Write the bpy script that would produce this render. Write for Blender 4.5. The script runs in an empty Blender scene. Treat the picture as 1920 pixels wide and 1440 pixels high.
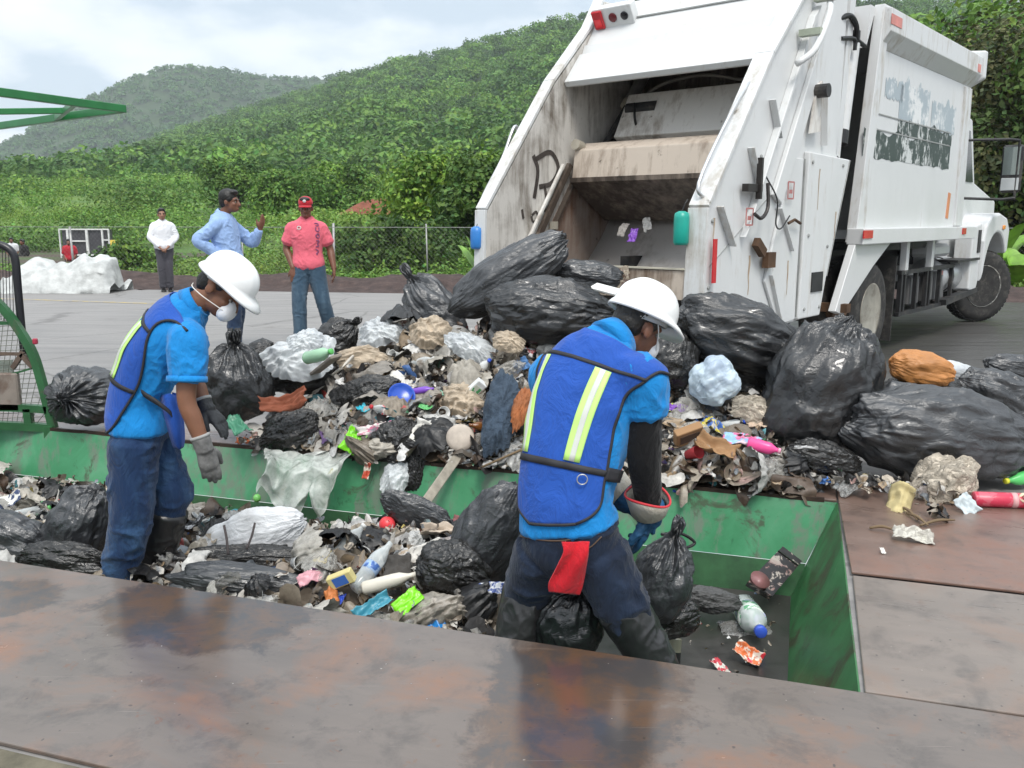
import bpy, math, random
import numpy as np
from mathutils import Vector, Matrix

# ------------------------------------------------------------------ camera, sky, sun, exposure
scn = bpy.context.scene
col = scn.collection
F_PX = 1650.0                       # focal length in pixels of a 1920 px wide picture
PITCH = math.radians(10.5)
CAM_H = 1.42
cam_d = bpy.data.cameras.new('camera')
cam_d.sensor_width = 36.0
cam_d.lens = 36.0 * F_PX / 1920.0
cam_d.clip_start = 0.05
cam_d.clip_end = 9000.0
cam = bpy.data.objects.new('camera', cam_d)
cam.location = (0, 0, CAM_H)
cam.rotation_euler = (math.pi / 2 - PITCH, 0, 0)
col.objects.link(cam)
scn.camera = cam

SUN_EL, SUN_AZ = math.radians(56), math.radians(170)
world = bpy.data.worlds.new('World')
scn.world = world
world.use_nodes = True
wn, wl = world.node_tree.nodes, world.node_tree.links
bgn = wn['Background']
sky = wn.new('ShaderNodeTexSky')
sky.sky_type = 'NISHITA'
sky.sun_disc = False
sky.sun_elevation = SUN_EL
sky.sun_rotation = SUN_AZ
sky.dust_density = 2.0
tc = wn.new('ShaderNodeTexCoord')
sep = wn.new('ShaderNodeSeparateXYZ')
wl.new(tc.outputs['Generated'], sep.inputs[0])
mx = wn.new('ShaderNodeMath'); mx.operation = 'MAXIMUM'; mx.inputs[1].default_value = 0.0
wl.new(sep.outputs['Z'], mx.inputs[0])
ad = wn.new('ShaderNodeMath'); ad.operation = 'ADD'; ad.inputs[1].default_value = 0.28
wl.new(mx.outputs[0], ad.inputs[0])
dv = wn.new('ShaderNodeVectorMath'); dv.operation = 'DIVIDE'
cmb = wn.new('ShaderNodeCombineXYZ')
for k in range(3):
    wl.new(ad.outputs[0], cmb.inputs[k])
wl.new(tc.outputs['Generated'], dv.inputs[0]); wl.new(cmb.outputs[0], dv.inputs[1])
cn = wn.new('ShaderNodeTexNoise'); cn.inputs['Scale'].default_value = 1.9
cn.inputs['Detail'].default_value = 7.0; cn.inputs['Roughness'].default_value = 0.52
mpw = wn.new('ShaderNodeMapping'); mpw.inputs['Location'].default_value = (3.37, 1.2, 0.4)
wl.new(dv.outputs[0], mpw.inputs['Vector']); wl.new(mpw.outputs[0], cn.inputs['Vector'])
cr = wn.new('ShaderNodeValToRGB')
cr.color_ramp.elements[0].position = 0.40; cr.color_ramp.elements[0].color = (5.6, 6.5, 7.3, 1)
cr.color_ramp.elements[1].position = 0.62; cr.color_ramp.elements[1].color = (9.3, 9.5, 9.6, 1)
e = cr.color_ramp.elements.new(0.50); e.color = (8.0, 8.5, 8.9, 1)
wl.new(cn.outputs['Fac'], cr.inputs['Fac'])
zr = wn.new('ShaderNodeValToRGB')         # an overcast sky is brighter overhead than near the hills
zr.color_ramp.elements[0].position = 0.0; zr.color_ramp.elements[0].color = (.80, .80, .80, 1)
zr.color_ramp.elements[1].position = 1.0; zr.color_ramp.elements[1].color = (1, 1, 1, 1)
zr.color_ramp.elements.new(.36).color = (.47, .47, .47, 1)
zr.color_ramp.elements[0].color = (.50, .50, .50, 1)
wl.new(mx.outputs[0], zr.inputs['Fac'])
cz = wn.new('ShaderNodeMix'); cz.data_type = 'RGBA'; cz.blend_type = 'MULTIPLY'; cz.inputs['Factor'].default_value = 1.0
wl.new(cr.outputs[0], cz.inputs[6]); wl.new(zr.outputs[0], cz.inputs[7])
mixw = wn.new('ShaderNodeMix'); mixw.data_type = 'RGBA'; mixw.inputs['Factor'].default_value = 0.9
wl.new(sky.outputs[0], mixw.inputs[6]); wl.new(cz.outputs[2], mixw.inputs[7])
wl.new(mixw.outputs[2], bgn.inputs['Color'])
bgn.inputs['Strength'].default_value = 0.145

sun_d = bpy.data.lights.new('sun', 'SUN')
sun_d.energy = 1.4
sun_d.angle = math.radians(18)
sun_d.color = (1.0, 0.96, 0.9)
sun = bpy.data.objects.new('sun', sun_d)
sdir = Vector((math.sin(SUN_AZ) * math.cos(SUN_EL), math.cos(SUN_AZ) * math.cos(SUN_EL), math.sin(SUN_EL)))
sun.rotation_euler = sdir.to_track_quat('Z', 'Y').to_euler()
sun.location = (0, 0, 30)
col.objects.link(sun)

scn.view_settings.view_transform = 'Standard'
scn.view_settings.look = 'None'
scn.view_settings.gamma = 1.0
scn.view_settings.exposure = 0.86
scn.cycles.max_bounces = 6
scn.cycles.transparent_max_bounces = 12
scn.cycles.volume_bounces = 0
scn.cycles.use_denoising = True

# ------------------------------------------------------------------ helpers
rng = np.random.default_rng(11)
_cp, _sp = math.cos(PITCH), math.sin(PITCH)


def _ray(px, py):
    x, y = (px - 960) / F_PX, (720 - py) / F_PX
    return np.array([x, _cp + y * _sp, -_sp + y * _cp])


def D(px, py, Y):                    # the place seen at a photo pixel, Y metres ahead
    d = _ray(px, py)
    return np.array([0, 0, CAM_H]) + d * (Y / d[1])


def Z(px, py, z=0.0):                # the place seen at a photo pixel at height z
    d = _ray(px, py)
    return np.array([0, 0, CAM_H]) + d * ((z - CAM_H) / d[2])


PO = np.array([1.07, 2.479, 0.0])    # pit frame: U along the pit to the right, W across it, away
PU = np.array([.9505, -.3107, 0.0])
PW = np.array([.3107, .9505, 0.0])


def uw(u, w, z=0.0):
    return PO + PU * u + PW * w + np.array([0, 0, z])


def to_uw(p):
    d = np.asarray(p) - PO
    return d @ PU, d @ PW


_G = {}


def pn(p, seed=0):                   # gradient noise, p (n,3) -> about -1..1
    if seed not in _G:
        r = np.random.default_rng(seed + 77)
        g = r.normal(size=(256, 3)); g /= np.linalg.norm(g, axis=1)[:, None]
        pm = r.permutation(256)
        _G[seed] = (g, np.concatenate([pm, pm, pm]))
    g, pm = _G[seed]
    p = np.asarray(p, float)
    i = np.floor(p).astype(np.int64); f = p - i
    i &= 255
    w = f * f * f * (f * (f * 6 - 15) + 10)
    out = np.zeros(len(p))
    for dx in (0, 1):
        wx = w[:, 0] if dx else 1 - w[:, 0]
        a = pm[(i[:, 0] + dx) & 255]
        for dy in (0, 1):
            wy = w[:, 1] if dy else 1 - w[:, 1]
            b = pm[a + ((i[:, 1] + dy) & 255)]
            for dz in (0, 1):
                wz = w[:, 2] if dz else 1 - w[:, 2]
                h = pm[b + ((i[:, 2] + dz) & 255)]
                d = f - np.array([dx, dy, dz])
                out += wx * wy * wz * (g[h] * d).sum(1)
    return out * 1.5


def fbm(p, seed=0, o=4):
    s, a, t = 0, 1.0, 0
    for k in range(o):
        s = s + a * pn(p * 2.0 ** k, seed + k); t += a; a *= .5
    return s / t


def ridge(p, seed=0):                # sharp folds, 0..1
    return 1 - np.minimum(1, np.abs(pn(p, seed)) * 2.2)


def rotz(a):
    c, s = math.cos(a), math.sin(a)
    return np.array([[c, -s, 0], [s, c, 0], [0, 0, 1.0]])


def euler(x, y, z):
    return np.array(Matrix.Rotation(z, 3, 'Z') @ Matrix.Rotation(y, 3, 'Y') @ Matrix.Rotation(x, 3, 'X'))


def look(zdir, up=(0, 0, 1)):        # rotation whose local Z points along zdir
    z = np.array(zdir, float); z /= np.linalg.norm(z)
    up = np.array(up, float)
    if abs(z @ up) > .98:
        up = np.array([0, 1.0, 0])
    x = np.cross(up, z); x /= np.linalg.norm(x)
    return np.stack([x, np.cross(z, x), z], 1)


def set_props(o, label=None, cat=None, group=None, kind=None):
    for k, v in (('label', label), ('category', cat), ('group', group), ('kind', kind)):
        if v:
            o[k] = v
    return o


def npmesh(name, V, F, m=None, parent=None, colr=None, smooth=True, mi=None, loc=None):
    """V (n,3); F an (m,4)/(m,3) array or a list of index lists; colr per-vertex colours"""
    V = np.asarray(V, np.float32)
    if loc is not None:
        V = V - np.asarray(loc, np.float32)
    me = bpy.data.meshes.new(name)
    if isinstance(F, np.ndarray):
        n, k = F.shape
        lt = np.full(n, k); idx = F.reshape(-1)
    else:
        lt = np.array([len(f) for f in F]); idx = np.concatenate([np.asarray(f) for f in F]); n = len(F)
    me.vertices.add(len(V)); me.vertices.foreach_set('co', V.reshape(-1))
    me.loops.add(len(idx)); me.loops.foreach_set('vertex_index', idx.astype(np.int32))
    me.polygons.add(n)
    me.polygons.foreach_set('loop_start', np.concatenate([[0], np.cumsum(lt)[:-1]]).astype(np.int32))
    me.polygons.foreach_set('loop_total', lt.astype(np.int32))
    if mi is not None:
        me.polygons.foreach_set('material_index', np.asarray(mi, np.int32))
    me.polygons.foreach_set('use_smooth', np.full(n, smooth))
    if colr is not None:
        a = me.color_attributes.new('tint', 'FLOAT_COLOR', 'POINT')
        c = np.ones((len(V), 4), np.float32); c[:, :3] = colr
        a.data.foreach_set('color', c.reshape(-1))
    me.update(); me.validate()
    ms = m if isinstance(m, (list, tuple)) else [m] if m else []
    for x in ms:
        me.materials.append(x)
    o = bpy.data.objects.new(name, me)
    col.objects.link(o)
    if parent is not None:
        o.parent = parent
    if loc is not None:
        o.location = [float(q) for q in loc]
    return o


def empty(name, label, cat, loc=(0, 0, 0), group=None):
    o = bpy.data.objects.new(name, None)
    o.empty_display_size = .1
    o.location = [float(q) for q in loc]
    col.objects.link(o)
    return set_props(o, label, cat, group)


class MB:                            # collects solids into one mesh
    def __init__(s):
        s.V, s.F, s.n, s.C = [], [], 0, []

    def add(s, V, F, c=None):
        V = np.asarray(V, float)
        s.V.append(V); s.F += [[int(i) + s.n for i in f] for f in F]; s.n += len(V)
        s.C.append(np.tile(np.array(c if c is not None else (1, 1, 1), float), (len(V), 1)) if np.ndim(c) < 2 else c)
        return s

    def box(s, c, size, R=None, bev=0.0):
        h = np.array(size, float) / 2
        if bev <= 0:
            v = np.array([[x, y, z] for x in (-1, 1) for y in (-1, 1) for z in (-1, 1)]) * h
            f = [[0, 1, 3, 2], [4, 6, 7, 5], [0, 4, 5, 1], [2, 3, 7, 6], [0, 2, 6, 4], [1, 5, 7, 3]]
        else:
            b = min(bev, h.min() * .9)
            v, f, ix = [], [], {}
            for x in (-1, 1):
                for y in (-1, 1):
                    for z in (-1, 1):
                        for a in range(3):
                            q = h - b; q[a] = h[a]
                            ix[(x, y, z, a)] = len(v)
                            v.append(np.array([x, y, z]) * q)
            def face(l, out):
                p = [v[i] for i in l]
                if np.cross(p[1] - p[0], p[2] - p[0]) @ out < 0:
                    l = l[::-1]
                f.append(l)
            for a in range(3):
                o1, o2 = [k for k in range(3) if k != a]
                for sg in (-1, 1):
                    l = []
                    for (p, q) in ((-1, -1), (1, -1), (1, 1), (-1, 1)):
                        k = [0, 0, 0]; k[a] = sg; k[o1] = p; k[o2] = q
                        l.append(ix[(*k, a)])
                    out = np.zeros(3); out[a] = sg
                    face(l, out)
                    for s2 in (-1, 1):       # edge strip between faces a and o1
                        if o1 > a or True:
                            k1 = [0, 0, 0]; k1[a] = sg; k1[o1] = s2; k1[o2] = -1
                            k2 = list(k1); k2[o2] = 1
                            if a < o1:
                                out = np.zeros(3); out[a] = sg; out[o1] = s2
                                face([ix[(*k1, a)], ix[(*k2, a)], ix[(*k2, o1)], ix[(*k1, o1)]], out)
                            k1 = [0, 0, 0]; k1[a] = sg; k1[o2] = s2; k1[o1] = -1
                            k2 = list(k1); k2[o1] = 1
                            if a < o2:
                                out = np.zeros(3); out[a] = sg; out[o2] = s2
                                face([ix[(*k1, a)], ix[(*k2, a)], ix[(*k2, o2)], ix[(*k1, o2)]], out)
            for x in (-1, 1):
                for y in (-1, 1):
                    for z in (-1, 1):
                        face([ix[(x, y, z, 0)], ix[(x, y, z, 1)], ix[(x, y, z, 2)]], np.array([x, y, z], float))
            v = np.array(v)
        v = np.asarray(v)
        if R is not None:
            v = v @ np.asarray(R).T
        return s.add(v + np.array(c, float), f)

    def bar(s, a, b, w, h=None, up=(0, 0, 1), bev=0.0):      # box between two points
        a, b = np.array(a, float), np.array(b, float)
        R = look(b - a, up)
        return s.box((a + b) / 2, (w, h or w, np.linalg.norm(b - a)), R, bev)

    def tube(s, pts, r, n=10, cap=True, smooth_n=0):
        P = np.array(pts, float)
        if smooth_n:
            P = catmull(P, smooth_n)
        rr = np.full(len(P), r) if np.ndim(r) == 0 else (np.interp(np.linspace(0, 1, len(P)), np.linspace(0, 1, len(r)), r))
        T = np.gradient(P, axis=0); T /= np.linalg.norm(T, axis=1)[:, None] + 1e-12
        x = np.cross(T[0], [0, 0, 1.0])
        if np.linalg.norm(x) < .1:
            x = np.cross(T[0], [1.0, 0, 0])
        x /= np.linalg.norm(x)
        a = np.linspace(0, 2 * math.pi, n, endpoint=False)
        V = []
        for p, t, q in zip(P, T, rr):
            x = x - t * (x @ t); x /= np.linalg.norm(x); y = np.cross(t, x)
            V.append(p + q * (np.cos(a)[:, None] * x + np.sin(a)[:, None] * y))
        m = len(P)
        F = [[i * n + j, i * n + (j + 1) % n, (i + 1) * n + (j + 1) % n, (i + 1) * n + j] for i in range(m - 1) for j in range(n)]
        if cap:
            F += [list(range(n))[::-1], list(range((m - 1) * n, m * n))]
        return s.add(np.concatenate(V), F)

    def lathe(s, prof, c=(0, 0, 0), R=None, n=24):           # prof: (radius, z) pairs
        a = np.linspace(0, 2 * math.pi, n, endpoint=False)
        V = np.concatenate([np.stack([r * np.cos(a), r * np.sin(a), np.full(n, z)], 1) for r, z in prof])
        m = len(prof)
        F = [[i * n + j, i * n + (j + 1) % n, (i + 1) * n + (j + 1) % n, (i + 1) * n + j] for i in range(m - 1) for j in range(n)]
        if prof[0][0] > 1e-5:
            F.append(list(range(n))[::-1])
        if prof[-1][0] > 1e-5:
            F.append(list(range((m - 1) * n, m * n)))
        if R is not None:
            V = V @ np.asarray(R).T
        return s.add(V + np.array(c, float), F)

    def prism(s, poly, a, b):       # closed outline (list of 3D points) swept from offset a to offset b
        p = np.array(poly, float); n = len(p)
        V = np.concatenate([p + np.array(a, float), p + np.array(b, float)])
        F = [list(range(n))[::-1], list(range(n, 2 * n))] + [[i, (i + 1) % n, n + (i + 1) % n, n + i] for i in range(n)]
        return s.add(V, F)

    def build(s, name, m, parent=None, smooth=False, loc=None, T=None, colr=False):
        V = np.concatenate(s.V)
        if T is not None:
            V = T(V)
        return npmesh(name, V, s.F, m, parent, np.concatenate(s.C) if colr else None, smooth, loc=loc)


def tri_(x): return np.abs(x - np.floor(x) - .5) * 2


def catmull(P, n):
    P = np.array(P, float)
    Q = np.concatenate([[2 * P[0] - P[1]], P, [2 * P[-1] - P[-2]]])
    out = []
    for i in range(1, len(Q) - 2):
        for t in np.linspace(0, 1, n, endpoint=False):
            a, b, c, d = Q[i - 1], Q[i], Q[i + 1], Q[i + 2]
            out.append(.5 * (2 * b + (c - a) * t + (2 * a - 5 * b + 4 * c - d) * t * t + (3 * b - a - 3 * c + d) * t ** 3))
    out.append(P[-1])
    return np.array(out)


def fix_normals(o):
    import bmesh
    bm = bmesh.new(); bm.from_mesh(o.data)
    bmesh.ops.recalc_face_normals(bm, faces=bm.faces)
    bm.to_mesh(o.data); bm.free()
    return o


# ------------------------------------------------------------------ materials
class NT:
    def __init__(s, name):
        s.m = bpy.data.materials.new(name); s.m.use_nodes = True
        s.n, s.l = s.m.node_tree.nodes, s.m.node_tree.links
        s.b = s.n['Principled BSDF']; s.out = s.n['Material Output']
        s.tc = s.n.new('ShaderNodeTexCoord')

    def new(s, t, **kw):
        x = s.n.new(t)
        for k, v in kw.items():
            setattr(x, k, v)
        return x

    def coords(s, sc=(1, 1, 1), rot=(0, 0, 0), src='Object'):
        mp = s.new('ShaderNodeMapping'); mp.inputs['Scale'].default_value = sc; mp.inputs['Rotation'].default_value = rot
        s.l.new(s.tc.outputs[src], mp.inputs['Vector'])
        return mp.outputs[0]

    def noise(s, scale, detail=5, rough=.55, vec=None, dist=0.0, out='Fac'):
        x = s.new('ShaderNodeTexNoise'); x.inputs['Scale'].default_value = scale
        x.inputs['Detail'].default_value = detail; x.inputs['Roughness'].default_value = rough; x.inputs['Distortion'].default_value = dist
        s.l.new(vec if vec is not None else s.tc.outputs['Object'], x.inputs['Vector'])
        return x.outputs[out]

    def ramp(s, fac, *stops):
        r = s.new('ShaderNodeValToRGB')
        e = r.color_ramp.elements
        while len(e) < len(stops):
            e.new(.5)
        for q, (p, c) in zip(e, stops):
            q.position = p; q.color = (*c, 1) if np.ndim(c) else (c, c, c, 1)
        s.l.new(fac, r.inputs['Fac'])
        return r.outputs[0]

    def mix(s, fac, a, b, mode='MIX'):
        x = s.new('ShaderNodeMix', data_type='RGBA', blend_type=mode)
        for i, v in ((0, fac), (6, a), (7, b)):
            if isinstance(v, bpy.types.NodeSocket):
                s.l.new(v, x.inputs[i])
            elif i == 0:
                x.inputs[0].default_value = v
            else:
                x.inputs[i].default_value = (*v, 1)
        return x.outputs[2]

    def math(s, op, a, b=0.0):
        x = s.new('ShaderNodeMath', operation=op)
        for i, v in ((0, a), (1, b)):
            if isinstance(v, bpy.types.NodeSocket):
                s.l.new(v, x.inputs[i])
            else:
                x.inputs[i].default_value = v
        return x.outputs[0]

    def attr(s, name='tint'):
        x = s.new('ShaderNodeAttribute'); x.attribute_name = name
        return x.outputs['Color']

    def set(s, **kw):
        for k, v in kw.items():
            i = s.b.inputs[k.replace('_', ' ')]
            if isinstance(v, bpy.types.NodeSocket):
                s.l.new(v, i)
            else:
                i.default_value = (*v, 1) if np.ndim(v) and len(v) == 3 and i.type == 'RGBA' else v
        return s

    def bump(s, h, strength=.3, dist=.01, prev=None):
        x = s.new('ShaderNodeBump'); x.inputs['Strength'].default_value = strength; x.inputs['Distance'].default_value = dist
        s.l.new(h, x.inputs['Height'])
        if prev is not None:
            s.l.new(prev, x.inputs['Normal'])
        s.l.new(x.outputs[0], s.b.inputs['Normal'])
        return x.outputs[0]


def simple(name, c, rough=.5, metal=0.0, var=.18, scale=6.0, dirt=None, dirt_amt=.0, bump=0.0, bscale=60.0, spec=.5, tint=False, bdist=.004):
    t = NT(name)
    n = t.noise(scale, 5)
    base = t.ramp(n, (.3, tuple(np.clip(np.array(c) * (1 - var), 0, 1))), (.7, tuple(np.clip(np.array(c) * (1 + var), 0, 1))))
    if tint:
        base = t.mix(1.0, base, t.attr(), 'MULTIPLY')
    if dirt:
        d = t.ramp(t.noise(scale * .7, 8, .68, dist=.4), (.62 - dirt_amt * .3, 0.0), (.74 - dirt_amt * .15, 1.0))
        base = t.mix(d, base, dirt)
    t.set(Base_Color=base, Roughness=rough, Metallic=metal, Specular_IOR_Level=spec)
    if bump:
        t.bump(t.noise(bscale, 4), bump, bdist)
    return t.m


MATS = {}


def M(key, *a, **k):
    if key not in MATS:
        MATS[key] = simple(key, *a, **k)
    return MATS[key]
# ------------------------------------------------------------------ ground, road, pit, plates
def edge_y(x):                       # far edge of the road
    return 17.37 - .178 * x


def edge_w_at(u):                    # w where the line u = const meets the road edge
    p, q = PO + PU * u, PW
    return (17.37 - .178 * p[0] - p[1]) / (q[1] + .178 * q[0])


PIT_L = -8.5
PIT_W = 1.985


def sheet_with_pit(name, m, z, far, ul=-70, ur=70, wn=-25):
    us, V, F = [ul, PIT_L, 0.0, ur], [], []
    for u in us:
        for w in (wn, 0.0, PIT_W, far(u)):
            V.append(uw(u, w, z))
    for i in range(3):
        for j in range(3):
            if i == 1 and j == 1:
                continue
            a = i * 4 + j
            F.append([a, a + 4, a + 5, a + 1])
    return set_props(npmesh(name, V, F, m, smooth=False), kind='structure')


t = NT('earth')
n1 = t.noise(.35, 8, .6); n2 = t.noise(3.0, 8, .7)
t.set(Base_Color=t.mix(t.ramp(n1, (.45, 0.), (.6, 1.)), t.ramp(n2, (.3, (.035, .022, .017)), (.7, (.10, .07, .052))), (.05, .085, .022)), Roughness=.95)
t.bump(n2, .6, .05)
m_earth = t.m
sheet_with_pit('ground', m_earth, -.062, lambda u: 3500, -3000, 3000, -400)

t = NT('road_concrete')
vec = t.coords((1, 1, 1), (0, 0, math.radians(18)))
streak = t.noise(1.0, 7, .62, t.coords((.55, 7.0, 1), (0, 0, math.radians(12))))
big = t.noise(.28, 5, .6)
fine = t.noise(30, 6, .7)
c = t.ramp(streak, (.28, (.150, .146, .143)), (.5, (.245, .234, .225)), (.72, (.30, .288, .275)))
sx = t.new('ShaderNodeSeparateXYZ'); t.l.new(t.tc.outputs['Object'], sx.inputs[0])
# wet area under and beside the truck: a stain with its own ragged edge
wet = t.math('ADD', t.math('MULTIPLY', t.math('SUBTRACT', sx.outputs[0], 2.6), .55), t.math('MULTIPLY', t.math('SUBTRACT', big, .5), 3.0))
wet = t.ramp(t.math('ADD', wet, t.math('MULTIPLY', t.math('SUBTRACT', streak, .5), 1.6)), (.1, 0.), (.95, 1.))
c = t.mix(t.ramp(big, (.35, .0), (.7, .35)), c, (.17, .165, .16))
c = t.mix(wet, c, (.062, .06, .057))
c = t.mix(t.ramp(fine, (.35, .22), (.65, 0.)), c, (.11, .105, .1))
crk = t.new('ShaderNodeTexVoronoi'); crk.feature = 'DISTANCE_TO_EDGE'; crk.inputs['Scale'].default_value = .55
warp = t.mix(.12, t.tc.outputs['Object'], t.noise(2.5, 5, .6, None, 0, 'Color')); t.l.new(warp, crk.inputs['Vector'])
c = t.mix(t.ramp(crk.outputs['Distance'], (.003, .55), (.010, 0.)), c, (.07, .065, .06))
c = t.mix(t.ramp(t.noise(1.1, 7, .7), (.60, 0.), (.70, .4)), c, (.12, .11, .10))
c = t.mix(t.ramp(t.noise(75, 3, .6), (.68, 0.), (.74, .5)), c, (.45, .43, .40))
rough = t.ramp(wet, (0., .62), (1., .30))
rough = t.mix(t.ramp(streak, (.4, 0.), (.6, .5)), rough, (.7, .7, .7))
t.set(Base_Color=c, Roughness=rough)
t.bump(t.mix(.5, streak, fine), .25, .006)
sheet_with_pit('road', t.m, -.016, edge_w_at)

# faint yellow line painted across the concrete
t = NT('worn_yellow_paint')
nz = t.noise(9, 7, .7)
t.set(Base_Color=t.mix(t.ramp(nz, (.4, 0.), (.55, 1.)), (.45, .33, .09), (.28, .265, .25)), Roughness=.7)
a, b = Z(40, 561, -.012), Z(285, 569, -.012)
a = a + (a - b) * 1.2; dd = (b - a) / np.linalg.norm(b - a); nn = np.array([-dd[1], dd[0], 0]) * .07
set_props(npmesh('road_line', [a - nn, b - nn, b + nn, a + nn], [[0, 1, 2, 3]], t.m, smooth=False), kind='structure')


def plate_mat(name, wetc, dryc, seed, rough_lo, rough_hi, wet=1.0, wet_reflections=()):
    t = NT(name)
    mp = t.new('ShaderNodeMapping'); mp.inputs['Location'].default_value = (seed * 3.1, seed * 1.7, 0); mp.inputs['Rotation'].default_value = (0, 0, math.radians(18))
    t.l.new(t.tc.outputs['Object'], mp.inputs['Vector'])
    v = mp.outputs[0]
    n1 = t.noise(1.5, 8, .62, v, .5); n2 = t.noise(5.5, 8, .7, v, .3); n3 = t.noise(46, 5, .7, v)
    mps = t.new('ShaderNodeMapping'); mps.inputs['Scale'].default_value = (1.1, 5.2, 1); mps.inputs['Rotation'].default_value = (0, 0, math.radians(40)); t.l.new(v, mps.inputs['Vector'])
    n4 = t.noise(1.7, 7, .62, mps.outputs[0], .2)
    c = t.mix(t.ramp(n4, (.35, 0.), (.65, 1.)), dryc, tuple(x * 1.28 for x in dryc))
    c = t.mix(t.ramp(n2, (.34, .75), (.5, 0.)), c, tuple(x * .52 for x in dryc))
    rust = t.math('MULTIPLY', t.ramp(n1, (.5, 0.), (.64, 1.)), t.ramp(n2, (.36, .25), (.62, 1.)))
    c = t.mix(t.math('MULTIPLY', rust, .85), c, wetc)
    c = t.mix(t.ramp(n3, (.69, 0.), (.76, .55)), c, (.42, .38, .32))
    c = t.mix(t.ramp(n3, (.26, .7), (.34, 0.)), c, (.025, .016, .01))
    c = t.mix(t.ramp(t.noise(14, 6, .7, v, .4), (.62, 0.), (.68, .6)), c, tuple(x * .6 for x in wetc))
    r = t.math('ADD', t.math('MULTIPLY', t.ramp(n4, (.3, 0.), (.7, 1.)), rough_hi - rough_lo), rough_lo)
    r = t.math('ADD', r, t.math('MULTIPLY', rust, .14))
    for (sx_, sy_, rx_, ry_) in wet_reflections:  # wet patches; the workers' dark reflections are painted into their colour
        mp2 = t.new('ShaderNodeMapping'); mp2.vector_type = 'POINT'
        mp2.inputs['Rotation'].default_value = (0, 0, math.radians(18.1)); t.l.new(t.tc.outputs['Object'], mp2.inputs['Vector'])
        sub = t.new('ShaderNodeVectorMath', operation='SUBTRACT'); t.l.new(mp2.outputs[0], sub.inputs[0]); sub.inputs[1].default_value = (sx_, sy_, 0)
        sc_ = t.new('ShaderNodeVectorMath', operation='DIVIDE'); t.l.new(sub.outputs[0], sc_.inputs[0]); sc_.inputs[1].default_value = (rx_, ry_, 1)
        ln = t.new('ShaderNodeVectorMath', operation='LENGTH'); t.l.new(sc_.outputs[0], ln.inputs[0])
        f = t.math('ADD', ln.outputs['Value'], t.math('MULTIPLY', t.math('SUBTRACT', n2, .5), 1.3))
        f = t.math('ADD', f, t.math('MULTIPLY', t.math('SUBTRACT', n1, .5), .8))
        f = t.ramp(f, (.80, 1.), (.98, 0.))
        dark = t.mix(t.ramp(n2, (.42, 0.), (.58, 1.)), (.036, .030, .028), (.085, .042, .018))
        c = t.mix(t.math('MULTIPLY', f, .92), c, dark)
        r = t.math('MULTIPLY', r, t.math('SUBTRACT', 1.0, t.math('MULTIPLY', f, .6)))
    t.set(Base_Color=c, Roughness=.55, Metallic=.1, Specular_IOR_Level=.5, Coat_Weight=wet, Coat_Roughness=r, Coat_IOR=1.62)
    vd = t.new('ShaderNodeTexVoronoi'); vd.inputs['Scale'].default_value = 42; t.l.new(t.mix(.06, v, t.noise(8, 4, .6, v, 0, 'Color')), vd.inputs['Vector'])
    vs_ = t.new('ShaderNodeSeparateXYZ'); t.l.new(vd.outputs['Color'], vs_.inputs[0])
    dot = t.math('MULTIPLY', t.ramp(vd.outputs['Distance'], (.05, 1.), (.13, 0.)), t.ramp(vs_.outputs[0], (.955, 0.), (.97, .8)))
    dk = t.math('MULTIPLY', t.ramp(vd.outputs['Distance'], (.12, 1.), (.22, 0.)), t.ramp(vs_.outputs[1], (.90, 0.), (.95, .8)))
    sc1 = t.noise(1.0, 3, .5, t.coords((3, 160, 1), (0, 0, math.radians(31)))); sc2 = t.noise(1.0, 3, .5, t.coords((4, 190, 1), (0, 0, math.radians(-8))))
    scr = t.math('MULTIPLY', t.math('MAXIMUM', t.ramp(sc1, (.70, 0.), (.74, 1.)), t.ramp(sc2, (.71, 0.), (.75, 1.))), .38)
    c = t.mix(scr, c, (.30, .25, .21)); c = t.mix(dk, c, (.02, .013, .01)); c = t.mix(dot, c, (.36, .33, .29))
    t.set(Base_Color=c)
    hN = t.noise(130, 4, .7, v)
    bn = t.bump(t.mix(.35, n2, n3), .14, .004)
    bn = t.bump(hN, .10, .002, bn)
    t.l.new(bn, t.b.inputs['Coat Normal'])
    return t.m


def refl_at(px, py, rx, ry):
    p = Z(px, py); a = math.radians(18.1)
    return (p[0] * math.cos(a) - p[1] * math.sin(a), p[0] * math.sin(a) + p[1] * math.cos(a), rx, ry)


m_plate = plate_mat('wet_rusty_steel', (.22, .085, .030), (.100, .078, .064), 1, .08, .22, .85, [refl_at(372, 1150, .48, .30), refl_at(1095, 1310, .34, .62), refl_at(20, 1120, .22, .2)])
m_plate2 = plate_mat('dry_rusty_steel', (.19, .08, .045), (.135, .085, .065), 5, .22, .40, .75)
m_plate3 = plate_mat('pale_rusty_steel', (.22, .125, .08), (.150, .122, .102), 8, .24, .42, .7)


def plate(name, corners, z0, th, m, label):
    V = [uw(u, w, z) for z in (z0 - th, z0) for (u, w) in corners]
    n = len(corners)
    F = [list(range(n))[::-1], list(range(n, 2 * n))] + [[i, (i + 1) % n, n + (i + 1) % n, n + i] for i in range(n)]
    o = npmesh(name, V, F, m, smooth=False)
    bv = o.modifiers.new('b', 'BEVEL'); bv.width = .004; bv.segments = 2; bv.limit_method = 'ANGLE'
    return set_props(o, label, 'steel plate')


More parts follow.
